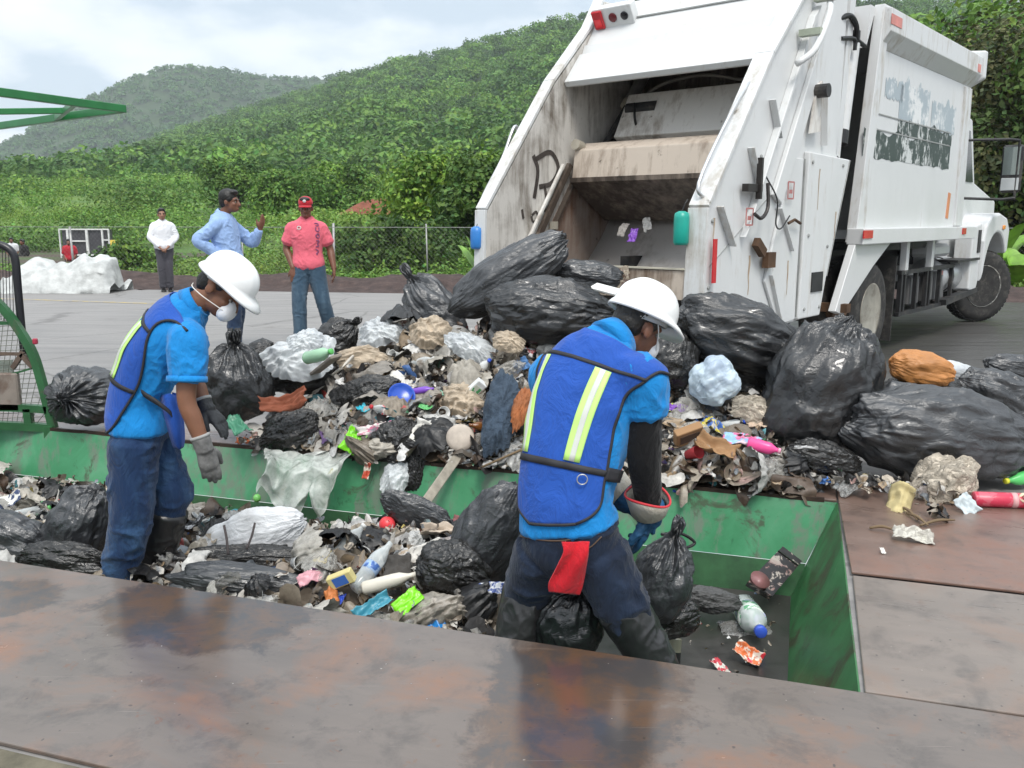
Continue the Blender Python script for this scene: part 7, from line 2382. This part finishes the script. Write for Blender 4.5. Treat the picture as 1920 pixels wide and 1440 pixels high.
def wrap(label, px, py, s, m, seed, asp=.6, name='wrapper', cat='wrapper', p=None, Nn=(0, -.4, .9), k=17, dirx=None):
    """one crumpled sheet"""
    r = np.random.default_rng(seed)
    p = on_heap(px, py, .03) if p is None else p
    g = np.linspace(-1, 1, k); gx, gy = np.meshgrid(g, g); gx, gy = gx.reshape(-1), gy.reshape(-1)
    q = np.stack([gx, gy, gx * 0], 1)
    z = .26 * (ridge(q * 1.1 + seed, 51) - .4) + .14 * (ridge(q * 2.6 + seed, 52) - .4) + .2 * r.normal() * gx ** 2 + .25 * r.normal() * gy ** 2
    e = 1 + .18 * pn(np.stack([np.arctan2(gy, gx) * 1.6, gx * 0 + seed, gx * 0], 1), 53)
    V = np.stack([gx * e, gy * e * asp, z], 1) * s
    R = look(nz_(Nn))
    if dirx is not None:
        zz_ = nz_(Nn); xx_ = nz_(np.asarray(dirx) - zz_ * (np.asarray(dirx) @ zz_)); R = np.stack([xx_, np.cross(zz_, xx_), zz_], 1)
    else:
        R = R @ rotz(r.uniform(0, 6.28))
    i = np.arange(k * k).reshape(k, k)
    o = npmesh(name, V @ R.T, np.stack([i[:-1, :-1], i[:-1, 1:], i[1:, 1:], i[1:, :-1]], -1).reshape(-1, 4), m)
    o.location = [float(x) for x in p]
    s_ = o.modifiers.new('s', 'SOLIDIFY'); s_.thickness = .002
    return set_props(o, label, cat)


fl_ = lambda u, w, z=0: uw(u, w, ZF + .006 + z)
Xd = np.array([1., 0, 0]); Yd = np.array([0, 1., 0])
# on the belt at the right end of the pit
p = Z(1412, 1165, ZF + .05)
bottle('big clear bottle with a round blue cap facing the near plate, on the belt', Z(1408, 1158, ZF + .065), (-.03, -1, .10), .37, .062, m_pet, plastic('blue_cap', (.04, .10, .55)), two_tone('green_white_label', (.62, .66, .62), (.10, .32, .16), (.50, .52, .75)))
o = wrap('creased clear film lying under the blue capped bottle', 1400, 1170, .12, m_film, 5, .8, 'plastic_film', 'film', Z(1398, 1175, ZF + .02), (0, -.2, 1))
wrap('orange and red snack wrapper below the blue capped bottle', 1400, 1232, .062, two_tone('orange_wrapper', (.62, .16, .05), (.66, .62, .55), (.55, .03, .05), 30), 6, .6, p=Z(1400, 1232, ZF + .025), Nn=(.1, -.5, .85))
wrap('pale wrapper with red marks right beside the near plate edge', 1350, 1250, .05, two_tone('red_white_wrapper', (.62, .60, .55), (.5, .04, .06), None, 34), 7, .45, p=Z(1350, 1252, ZF + .02), Nn=(.1, -.3, .9))
wrap('red and white wrapper beside the grey sheet on the belt', 1298, 1160, .062, two_tone('red_print_wrapper', (.50, .03, .05), (.66, .60, .55), None, 24), 8, .6, p=Z(1298, 1160, ZF + .03), Nn=(0, -.6, .8))
cp = Z(1262, 1222, ZF + .05)
o = empty('tin_can', 'short beige and dark can lying by the right boot', 'can', cp)
Rc = look((.10, .35, .9))
MB().lathe([(.0, -.05), (.032, -.05), (.034, -.045), (.034, .0)], (0, 0, 0), Rc, 24).build('can_body', plastic('black_can', (.02, .022, .022)), o)
MB().lathe([(.0345, .0), (.0345, .055), (.031, .06), (.029, .054), (.0, .054)], (0, 0, 0), Rc, 24).build('can_top', plastic('beige_can', (.30, .285, .21)), o)
# dark tray leaning in the corner
t = NT('flowered_dark_card')
n1 = t.noise(20, 5, .65, None, .5)
t.set(Base_Color=t.mix(t.ramp(n1, (.53, 0.), (.57, 1.)), (.016, .013, .013), t.ramp(t.noise(9, 3), (.4, (.22, .12, .11)), (.6, (.34, .30, .26)))), Roughness=.35)
quad = [D(1403, 1090, 4.02), D(1448, 1118, 3.98), D(1504, 1052, 4.22), D(1468, 1024, 4.28)]
ctr = sum(quad) / 4; nq = nz_(np.cross(quad[1] - quad[0], quad[3] - quad[0]))
if nq[1] > 0: nq = -nq
tr_o = empty('patterned_tray', 'dark flower patterned tray leaning in the far right pit corner', 'tray', ctr)
V = [q_ - ctr for q_ in quad] + [q_ - ctr - nq * .035 for q_ in quad]
o = npmesh('tray_body', V, [[0, 1, 2, 3], [7, 6, 5, 4]] + [[i, (i + 1) % 4 + 0, (i + 1) % 4 + 4, i + 4] for i in range(4)], t.m, tr_o, smooth=False); fix_normals(o)
a, b = quad[0] + (quad[3] - quad[0]) * .0, quad[1]
MB().bar((quad[3] * .86 + quad[0] * .14 - ctr) + nq * .003, (quad[2] * .86 + quad[1] * .14 - ctr) + nq * .003, .012, .004).build('tray_band', plastic('black_band', (.01, .01, .01)), tr_o)
MB().lathe([(.0, 0), (.045, 0), (.046, .012), (.05, .02)], (quad[0] * .62 + quad[1] * .28 + quad[3] * .10 - ctr), look(nq), 22).build('round_mark', plastic('dusky_pink', (.24, .11, .11)), tr_o, True)
# loop of cable behind the glove
P = [D(1240, 1002, 3.62), D(1275, 1000, 3.66), D(1302, 1016, 3.68), D(1290, 1026, 3.66), D(1262, 1028, 3.62), D(1232, 1040, 3.56)]
set_props(MB().tube(P, .007, 7, smooth_n=6).build('cable_loop', m_blk, None, True, loc=P[0]), 'black cable loop sticking out above the knotted pit bag', 'cable')
# pit heap
p = on_heap(726, 984, .03)
set_props(npmesh('coral_ball', *ell(p * 0, (.042, .042, .044)), plastic('coral_plastic', (.70, .05, .06))), 'round coral red ball on the pit heap', 'ball').location = [float(x) for x in p]
bottle('clear bottle with blue label band slanting across the pit heap', on_heap(700, 1060, .05), (.45, .75, .45), .28, .038, m_pet, None, two_tone('blue_band', (.30, .42, .62), (.05, .12, .35)), (.35, .5))
bottle('small clear bottle upright among wrappers at the far side of the pit heap', on_heap(581, 1022, .04), (.1, .3, .95), .15, .026, m_pet)
bottle('yellowish clear bottle leaning on the small upright one', on_heap(606, 1016, .05), (-.5, .2, .8), .15, .024, m_pet)
bottle('pale horn shaped bottle mouth lying at the centre of the pit heap', on_heap(730, 1090, .045), (.82, .05, .22), .24, .030, plastic('cream_plastic', (.60, .56, .48)))
wrap('lime green wrapper on the front of the pit heap', 765, 1128, .065, plastic('lime_plastic', (.22, .70, .02), .3), 9, .55, Nn=(.1, -.7, .7))
wrap('bright blue wrapper low on the pit heap by the near plate', 815, 1158, .055, plastic('bright_blue_plastic', (.02, .22, .60), .3), 10, .7, Nn=(0, -.5, .85))
wrap('teal blue film beside the cream bottle in the pit', 700, 1142, .085, plastic('teal_film', (.06, .27, .36), .35), 11, .35, Nn=(0, -.6, .8))
wrap('royal blue scrap at the near edge of the pit heap', 632, 1132, .045, plastic('royal_blue_plastic', (.02, .06, .42), .35), 12, .6, p=D(632, 1128, 3.62))
wrap('orange peel coloured scrap above the royal blue one', 622, 1118, .042, plastic('peel_orange', (.50, .17, .05), .6), 13, .7)
wrap('yellow scrap below the small upright bottle in the pit', 604, 1042, .042, plastic('yellow_plastic', (.68, .50, .04), .4), 14, .7)
wrap('pink film scrap at the left of the pit heap centre', 580, 1078, .055, plastic('pink_film', (.58, .30, .34), .4), 15, .6)
wrap('white torn paper in the pit left of the wrinkled black bag', 800, 1040, .085, plastic('white_paper', (.62, .60, .56), .8), 16, .6, Nn=(-.2, -.6, .75))
wrap('cream food peel left of the wrinkled black bag', 815, 1058, .07, plastic('cream_peel', (.55, .46, .30), .6), 17, .4)
wrap('dark tangled hair ball in the pit heap centre', 745, 1058, .07, M('dark_fibre', (.05, .045, .04), .9, bump=.8, bscale=120), 18, .9, name='fibre_clump', cat='clump')
wrap('beige torn cardboard strip right of the coral ball', 838, 1000, .13, plastic('beige_card', (.50, .42, .34), .8), 19, .22, name='cardboard', cat='cardboard', dirx=(.8, .2, -.45))
wrap('dusty pink cloth under the tall dark bag in the pit', 868, 990, .09, plastic('dusty_pink_cloth', (.26, .11, .11), .9), 20, .5, name='cloth', cat='cloth', dirx=(.3, .2, -.9))
o = empty('carton', 'small blue and white carton on the flat black bag in the pit', 'carton', on_heap(410, 1078, .05))
MB().box((0, 0, 0), (.085, .05, .035), euler(.5, .05, .1), .003).build('carton_body', plastic('white_card', (.66, .68, .68), .5), o)
MB().box(np.array([-.006, -.028, .010]) @ np.eye(3), (.034, .012, .026), euler(.5, .05, .1)).build('carton_print', plastic('blue_print', (.06, .20, .50), .5), o)
o = empty('paper_cup', 'small cream cup lying beside the blue and white carton', 'cup', on_heap(444, 1083, .05))
MB().lathe([(.018, -.03), (.026, .03), (.029, .033), (.025, .03), (.017, -.027)], (0, 0, 0), look((.2, -.85, .45)), 18).build('cup_body', plastic('cream_paper', (.55, .50, .40), .7), o, True)
wrap('magenta scrap between the black bags at the left of the pit', 72, 1040, .04, plastic('magenta_plastic', (.42, .05, .45), .4), 21, .5, p=D(72, 1042, 4.2))
wrap('red wrapper on the far left of the pit heap', 132, 918, .05, plastic('red_plastic', (.60, .03, .04), .4), 22, .8)
wrap('second red scrap below the red wrapper at far left of the pit', 128, 938, .04, plastic('red_plastic', (.60, .03, .04), .4), 23, .9)
wrap('white and navy sneaker shaped wrapper at the left picture edge', 10, 945, .09, two_tone('white_navy', (.62, .62, .58), (.03, .05, .12), None, 12), 24, .6)
wrap('green netting scrap on the far left of the pit heap', 80, 955, .06, plastic('green_net', (.05, .26, .09), .7), 25, .6)
wrap('teal packet on the pit heap behind the woven sack', 438, 957, .045, plastic('teal_packet', (.03, .25, .32), .4), 26, .6)
wrap('black and silver packet on the pit heap left of the woven sack', 362, 985, .07, two_tone('silver_black', (.03, .03, .03), (.5, .5, .5), None, 14), 27, .35)
wrap('reddish scrap at the foot of the left worker far boot', 322, 1057, .045, plastic('red_brown', (.34, .12, .09), .6), 28, .7)
wrap('white blue printed paper strip at the right worker left boot', 925, 1105, .07, two_tone('white_blue_print', (.62, .64, .66), (.06, .10, .3), None, 30), 29, .4, p=D(924, 1104, 3.5))
# far wall: the hanging film, green ball, pole
k_ = 70
tt = np.linspace(0, 1, k_)
ybot = np.interp(tt, [0, .06, .16, .30, .42, .52, .60, .66, .76, .86, .94, 1], [925, 912, 940, 962, 974, 952, 915, 938, 972, 950, 905, 872])
ytop = np.interp(tt, [0, .3, .6, 1], [838, 846, 850, 842])
rows = []
for v_ in np.linspace(0, 1, 40):
    xx = np.interp(tt, [0, 1], [496 - 8 * v_, 655 - 16 * v_]) + 5 * np.sin(v_ * 5 + tt * 7)
    yy_ = ytop + (ybot - ytop) * v_
    YY = 5.30 - .20 * min(1, v_ * 3.2) - .06 * v_ - .05 * np.abs(np.sin(tt * 8.5 + v_ * 1.1)) - .025 * np.sin(tt * 19 + v_ * 2)
    rows.append([D(x, y, Y) for x, y, Y in zip(xx, yy_, YY)])
V = np.array(rows); nr = len(V); i = np.arange(nr * k_).reshape(nr, k_)
P = V.reshape(-1, 3); P = P + .022 * np.stack([pn(P * 9, 1), pn(P * 9 + 4, 2), pn(P * 9 + 8, 3)], 1) + np.array([0, -.05, 0]) * (ridge(P * [7, 7, 3.5], 9) ** 2)[:, None]
t = NT('hanging_clear_film')
nz = t.noise(9, 6, .65, None, .6)
t.set(Base_Color=t.mix(t.ramp(nz, (.62, 0.), (.7, .8)), (.62, .64, .60), (.40, .38, .20)), Roughness=.25, Specular_IOR_Level=.6); t.bump(nz, .6, .015)
tp = t.new('ShaderNodeBsdfTransparent'); mxs = t.new('ShaderNodeMixShader')
t.l.new(t.ramp(nz, (.35, .60), (.6, .18)), mxs.inputs[0]); t.l.new(t.b.outputs[0], mxs.inputs[1]); t.l.new(tp.outputs[0], mxs.inputs[2]); t.l.new(mxs.outputs[0], t.out.inputs[0])
set_props(npmesh('plastic_film', P, np.stack([i[:-1, :-1], i[:-1, 1:], i[1:, 1:], i[1:, :-1]], -1).reshape(-1, 4), t.m, loc=P[20]), 'large torn clear film hanging over the green far pit wall', 'film')
pg = D(482, 934, 5.22)
set_props(npmesh('green_ball', *ell(pg * 0, (.024, .024, .026)), plastic('light_green_plastic', (.20, .55, .14))), 'small light green ball against the far pit wall left of the hanging film', 'ball').location = [float(x) for x in pg]
pa, pb = D(858, 856, 5.0), D(796, 944, 4.72)
set_props(MB().bar(pa, pb, .055, .022, up=(0, 1, 0), bev=.004).build('wooden_slat', simple('grey_wood', (.30, .27, .22), .8, var=.25, scale=20), None, False, loc=pb), 'grey wooden slat slanting from the heap down into the pit', 'slat')
pa, pb = on_heap(935, 862, .03), on_heap(1030, 820, .10)
set_props(MB().tube([pa + (pa - pb) * .4, pa, pb], .007, 6).build('stick', M('brown_twig', (.16, .11, .06), .8), None, True, loc=pa), 'thin brown stick at the heap edge left of the right worker hip', 'stick')
pa, pb = on_heap(545, 735, .05), on_heap(630, 668, .07)
set_props(MB().bar(pa, pb, .07, .02, up=(0, -.5, 1), bev=.004).build('board', simple('grey_board', (.22, .19, .16), .8, var=.25, scale=14), None, False, loc=pa), 'flat grey brown board lying in the upper left of the heap', 'board')
P = [on_heap(612, 712, .06), on_heap(640, 690, .10), on_heap(668, 662, .12), on_heap(700, 640, .06)]
set_props(MB().tube(P, .009, 7, smooth_n=5).build('pale_cord', plastic('pale_cord', (.48, .44, .38), .7), None, True, loc=P[0]), 'pale bent cord arching over the upper left of the heap', 'cord')
# deck heap
bottle('crushed clear bottle lying across the upper heap below the tan paper ball', on_heap(790, 680, .05), (.8, -.3, .3), .20, .032, m_pet, plastic('white_cap', (.60, .60, .58)))
bottle('clear bottle with a red label in the heap left of the white card', on_heap(720, 770, .05), (-.7, -.5, .35), .19, .031, m_pet, plastic('red_cap', (.50, .03, .04)), two_tone('red_bottle_label', (.50, .03, .05), (.60, .56, .52), None, 26))
bottle('milky white bottle at the upper right of the heap by the twisted rag', on_heap(905, 690, .05), (.5, -.5, .6), .18, .033, plastic('milky_plastic', (.60, .61, .60)), plastic('blue_cap', (.04, .10, .55)))
bottle('amber brown bottle low at the heap front right of the hanging clear bag', on_heap(905, 800, .05), (-.8, -.4, .2), .18, .028, plastic('amber_plastic', (.16, .06, .015), .2))
bottle('small white bottle on the right heap under the grey clear bag', on_heap(1375, 795, .05), (.7, -.5, .3), .14, .026, plastic('milky_plastic', (.60, .61, .60)), plastic('blue_cap', (.04, .10, .55)))
bottle('clear bottle lying in the left part of the pit behind the black bag', on_heap(60, 960, .04), (.9, .1, .2), .20, .031, m_pet, plastic('green_cap', (.10, .42, .10)))
bottle('clear flattened bottle in the pit between woven sack and coral ball', on_heap(655, 1015, .05), (.6, .4, .6), .20, .032, m_pet, plastic('white_cap', (.60, .60, .58)))
def cup(label, p, d, m, k=1.0):
    o = empty('foam_cup', label, 'cup', p)
    MB().lathe([(0, -.045 * k), (.026 * k, -.045 * k), (.036 * k, .04 * k), (.039 * k, .045 * k), (.036 * k, .043 * k), (.025 * k, -.04 * k), (0, -.04 * k)], (0, 0, 0), look(d), 22).build('cup_body', m, o, True)
cup('white foam cup on its side on the upper heap below the clear bag', on_heap(742, 668, .05), (-.5, -.75, .3), plastic('white_foam', (.66, .66, .64), .7))
cup('white foam cup lying on the heap right of the torn middle bag', on_heap(828, 775, .05), (.4, -.8, .3), plastic('white_foam', (.66, .66, .64), .7))
cup('red paper cup in the heap above the right pit edge', on_heap(1300, 850, .05), (.5, -.7, .4), plastic('red_paper_cup', (.48, .04, .05), .6))
cup('white foam cup in the pit right of the woven sack', on_heap(560, 1055, .05), (.5, -.7, .3), plastic('white_foam', (.66, .66, .64), .7))
def box_item(label, name, p, size, R, m1, m2):
    o = empty(name, label, 'carton', p)
    b = MB().box((0, 0, 0), size, R, .004).build('carton_body', m1, o)
    MB().box(R @ np.array([0, -size[1] / 2 - .001, 0]), (size[0] * .72, .003, size[2] * .55), R).build('printed_panel', m2, o)
box_item('crushed drinks carton with a green panel on the heap left of the denim', 'drinks_carton', on_heap(890, 730, .05), np.array((.07, .045, .15)), euler(.5, .7, .4), plastic('white_card', (.66, .68, .68), .5), two_tone('green_panel', (.05, .28, .10), (.55, .58, .50), None, 30))
box_item('brown cardboard box end sticking out of the right heap', 'cardboard_box', on_heap(1290, 815, .05), np.array((.16, .05, .11)), euler(.6, -.3, .2), plastic('brown_card', (.30, .17, .08), .8), plastic('dark_print', (.10, .06, .04), .8))
box_item('blue and yellow carton in the pit left of the cream bottle', 'drinks_carton', on_heap(640, 1085, .05), np.array((.06, .04, .12)), euler(.4, 1.1, .3), plastic('pale_yellow_card', (.58, .50, .22), .6), plastic('carton_blue', (.03, .12, .42), .5))
wrap('reddish brown cloth on the torn bag at the heap left front', 530, 752, .14, plastic('reddish_brown_cloth', (.20, .06, .03), .9), 90, .42, name='cloth', cat='cloth', p=D(535, 756, 5.2), Nn=(-.1, -.7, .7), dirx=(.9, .1, .2))
bottle('green bottle with a green cap beside the white carrier bag', on_heap(612, 662, .14) + np.array([0, -.2, .02]), (.75, -.5, .25), .20, .036, plastic('pale_green_bottle', (.30, .50, .33), .25), plastic('green_cap', (.10, .42, .10)))
o = empty('blue_dish', 'royal blue plastic dish half buried in the middle of the heap', 'dish', on_heap(752, 745, .06))
MB().lathe([(0, .0), (.05, .002), (.078, .014), (.088, .03), (.084, .03), (.074, .018), (.05, .008), (0, .006)], (0, 0, 0), look((.25, -.75, .6)), 28).build('dish_body', plastic('dish_blue', (.02, .08, .45), .25), o, True)
bottle('purple plastic spoon shaped bottle on the heap beside the blue dish', on_heap(790, 732, .07), (.93, -.2, .18), .17, .022, plastic('purple_plastic', (.17, .06, .42), .3))
wrap('lime green wrapper on the heap front above the pit edge', 665, 826, .085, plastic('lime_plastic', (.22, .70, .02), .3), 31, .75, Nn=(.1, -.75, .6))
wrap('cyan scrap in the heap left of the blue dish', 682, 768, .04, plastic('cyan_plastic', (.03, .42, .55), .4), 32, .8)
wrap('orange scrap just above the cyan scrap', 688, 752, .03, plastic('peel_orange', (.50, .17, .05), .6), 33, .8)
wrap('long pink and white printed wrapper in the heap above the lime wrapper', 705, 800, .12, two_tone('pink_white_print', (.62, .58, .56), (.52, .14, .24), (.25, .25, .28), 16), 34, .32, dirx=(.85, .1, .4))
wrap('white card in the heap front, left of the round beige lid', 800, 815, .10, plastic('white_card2', (.64, .62, .57), .8), 35, .7, Nn=(-.1, -.8, .5), name='card', cat='card')
pl_ = on_heap(863, 822, .06)
set_props(npmesh('beige_lid', *[x for x in (MB().lathe([(0, 0), (.075, 0), (.085, .01), (.08, .028), (.06, .036), (0, .04)], (0, 0, 0), look((0, -.85, .4)), 30).V[0], MB().lathe([(0, 0), (.075, 0), (.085, .01), (.08, .028), (.06, .036), (0, .04)], (0, 0, 0), look((0, -.85, .4)), 30).F)], simple('beige_stone_plastic', (.44, .38, .32), .7, var=.2, scale=14, bump=.3, bscale=30), loc=None), 'round beige lid standing on edge at the heap front', 'lid').location = [float(x) for x in pl_]
wrap('white sheet of paper in the upper middle of the heap', 745, 712, .085, plastic('white_paper', (.62, .60, .56), .8), 36, .7, Nn=(0, -.6, .7), name='paper', cat='paper')
wrap('mint green plastic piece in the heap right of the purple bottle', 845, 735, .06, plastic('mint_plastic', (.24, .45, .34), .4), 37, .5)
wrap('small green scrap in the heap under the purple bottle', 798, 765, .04, plastic('grass_green_plastic', (.10, .38, .12), .4), 38, .6)
wrap('tan card square in the upper heap below the yellowish paper', 708, 708, .05, plastic('tan_card', (.42, .27, .12), .8), 39, .8, name='card', cat='card')
wrap('red and white packet beside the right worker left shoulder', 985, 655, .065, two_tone('red_white_packet', (.62, .60, .60), (.48, .05, .06), (.55, .5, .5), 16), 40, .7)
wrap('blue packet on the heap just left of the right worker shoulder', 972, 688, .075, plastic('slate_blue', (.08, .20, .42), .45), 41, .6, Nn=(-.4, -.7, .5))
wrap('teal wrapper on the left heap end beside the dark glove', 442, 792, .10, plastic('dark_teal', (.05, .20, .12), .4), 42, .5, p=D(446, 796, 5.3))
wrap('orange brown scrap on the narrow plate at the heap left end', 458, 828, .05, plastic('rust_orange', (.34, .09, .03), .6), 43, .6, p=D(458, 828, 5.52))
wrap('dirty white scrap hanging with a red tip below the pit rim', 688, 880, .05, two_tone('white_red', (.55, .5, .42), (.5, .08, .04), None, 14), 44, .4, p=D(688, 882, 5.06), Nn=(0, -1, .1), dirx=(.2, 0, 1))
# right half
bottle('pink plastic bottle lying on the right heap below the black bag', on_heap(1432, 838, .05), (.82, -.35, -.15), .17, .034, plastic('hot_pink_plastic', (.72, .07, .26), .3), plastic('pale_pink', (.70, .30, .42), .3))
wrap('pink and pale blue packet left of the pink bottle', 1392, 822, .10, two_tone('pink_blue_packet', (.62, .16, .30), (.28, .48, .68), (.62, .5, .55), 12), 45, .45, dirx=(.9, -.1, -.3))
wrap('blue and yellow packet on the right heap left of the pink packet', 1338, 805, .10, two_tone('blue_yellow_packet', (.04, .12, .40), (.62, .52, .06), None, 14), 46, .4, dirx=(.35, 0, -.9))
wrap('purple wrapper on the right heap next to the black arm sleeve', 1272, 765, .06, plastic('violet_plastic', (.20, .07, .42), .4), 47, .6)
wrap('lime scrap right beside the right worker sleeve', 1252, 768, .04, plastic('lime_scrap', (.52, .62, .05), .4), 48, .9)
wrap('light brown card on the right heap below the blue yellow packet', 1340, 845, .11, plastic('brown_card', (.30, .17, .08), .8), 49, .5, name='card', cat='card', Nn=(.1, -.5, .8))
wrap('pale torn card below the pale blue bag on the right heap', 1425, 795, .075, plastic('pale_card', (.52, .40, .30), .8), 50, .35, name='card', cat='card', dirx=(.9, 0, .2))
wrap('white strip lying across the flattened black bag', 1512, 840, .06, plastic('white_strip', (.62, .62, .62), .5), 51, .12, p=D(1512, 838, 4.50), Nn=(0, -.7, .6), dirx=(1, -.1, .05))
wrap('blue scrap among the litter on the plate corner', 1545, 900, .035, plastic('mid_blue', (.05, .16, .45), .4), 52, .8, p=D(1545, 900, 4.52))
wrap('blue film at the rim right of the black arm', 1262, 912, .05, plastic('deep_blue_film', (.03, .09, .42), .3), 53, .7, p=D(1262, 910, 4.66))
wrap('silvery white film on the plate corner', 1590, 912, .075, m_film, 54, .6, p=D(1592, 912, 4.42), name='film', cat='film')
wrap('yellowish torn paper beside the big pulp lump', 1690, 935, .085, plastic('yellow_paper', (.48, .40, .20), .8), 55, .7, p=Z(1690, 935, .06), Nn=(-.2, -.7, .6), name='paper', cat='paper')
wrap('folded newspaper scrap lying alone on the reddish plate', 1712, 1000, .085, two_tone('newsprint', (.52, .50, .44), (.36, .34, .30), None, 40), 56, .5, p=Z(1712, 1002, .035), Nn=(-.1, -.4, .9), name='paper', cat='paper', dirx=(.85, -.35, 0))
wrap('pale blue cloth corner under the pulp lump', 1812, 945, .055, plastic('pale_blue_cloth', (.50, .56, .58), .8), 57, .8, p=Z(1812, 948, .04), Nn=(0, -.8, .5), name='cloth', cat='cloth')
wrap('small white curl of paper on the reddish plate', 1655, 1032, .018, plastic('white_paper', (.62, .60, .56), .8), 58, .5, p=Z(1655, 1032, .02), name='paper', cat='paper')
for k, (x0, y0, x1, y1) in enumerate(((1630, 990, 1675, 993), (1700, 962, 1740, 985), (1725, 985, 1790, 975), (1690, 950, 1720, 975))):
    a, b = Z(x0, y0, .018), Z(x1, y1, .022)
    set_props(MB().tube([a, (a + b) / 2 + [0, 0, .012], b], [.006, .008, .004], 6, smooth_n=4).build('twig', M('brown_twig', (.16, .11, .06), .8), None, True, loc=a), ('thin twig left of the newspaper scrap', 'short thick twig under the yellowish paper', 'long twig pointing right below the pulp lump', 'twig between the yellowish paper and the newspaper scrap')[k], 'twig')
bottle('green bottle with a yellow round cap at the right edge', Z(1918, 896, .05), (-.88, -.3, -.05), .24, .036, plastic('bright_green_bottle', (.10, .52, .14), .3), plastic('yellow_cap', (.72, .70, .05), .3))
tb_ = Z(1900, 938, .045)
o = empty('red_tube', 'red printed tube lying at the right edge below the green bottle', 'tube', tb_)
Rt = look((.99, -.12, 0))
MB().lathe([(0, -.19), (.036, -.19), (.038, -.185), (.038, .19), (0, .19)], (0, 0, 0), Rt, 26).build('tube_body', two_tone('red_tube_print', (.52, .03, .07), (.56, .10, .14), None, 18, .35), o, True)
MB().lathe([(.0386, -.015), (.0386, .012)], (0, 0, 0), Rt, 26).build('pale_band', plastic('pale_pink_band', (.62, .34, .34), .4), o, True)
MB().lathe([(.026, 0), (.026, .002), (0, .002)], (.036, -.030, .022), look((0, -.8, .6)), 20).build('cream_disc', plastic('cream_disc', (.62, .52, .36), .4), o, True)
MB().lathe([(.013, 0.0015), (.013, .003), (0, .003)], (.036, -.0305, .0225), look((0, -.8, .6)), 16).build('brown_spot', plastic('brown_spot', (.16, .05, .02), .4), o, True)
# white and dark dribs on the woven cloth beside the truck sill and in the hopper
for k, (px, py, Y, m, lab) in enumerate(((1212, 420, 8.1, plastic('white_paper', (.62, .60, .56), .8), 'white paper scrap stuck in the hopper under the blade'), (1188, 442, 8.0, plastic('violet_plastic', (.20, .07, .42), .4), 'purple scrap lying in the hopper'), (1168, 430, 8.1, plastic('grey_scrap', (.30, .28, .26), .8), 'grey rag scraps hanging under the blade'))):
    wrap(lab, px, py, .07, m, 70 + k, .6, p=D(px, py, Y), Nn=(-.5, -.6, .5), name='scrap', cat='scrap')
set_props(MB().bar(D(1112, 536, 6.2), D(1165, 550, 6.05), .10, .012, up=(0, -.4, 1)).build('white_board', plastic('white_board', (.66, .66, .63), .5), None, False, loc=D(1140, 543, 6.1)), 'white board poking out left of the right worker helmet', 'board')
o = wrap('brown and green rubbish heaped against the truck sill', 1150, 525, .16, two_tone('brown_rubbish', (.10, .06, .045), (.24, .20, .15), None, 30), 80, .6, p=D(1140, 528, 6.45), Nn=(-.2, -.7, .6), name='rag', cat='rag')

add_haze(.00031)
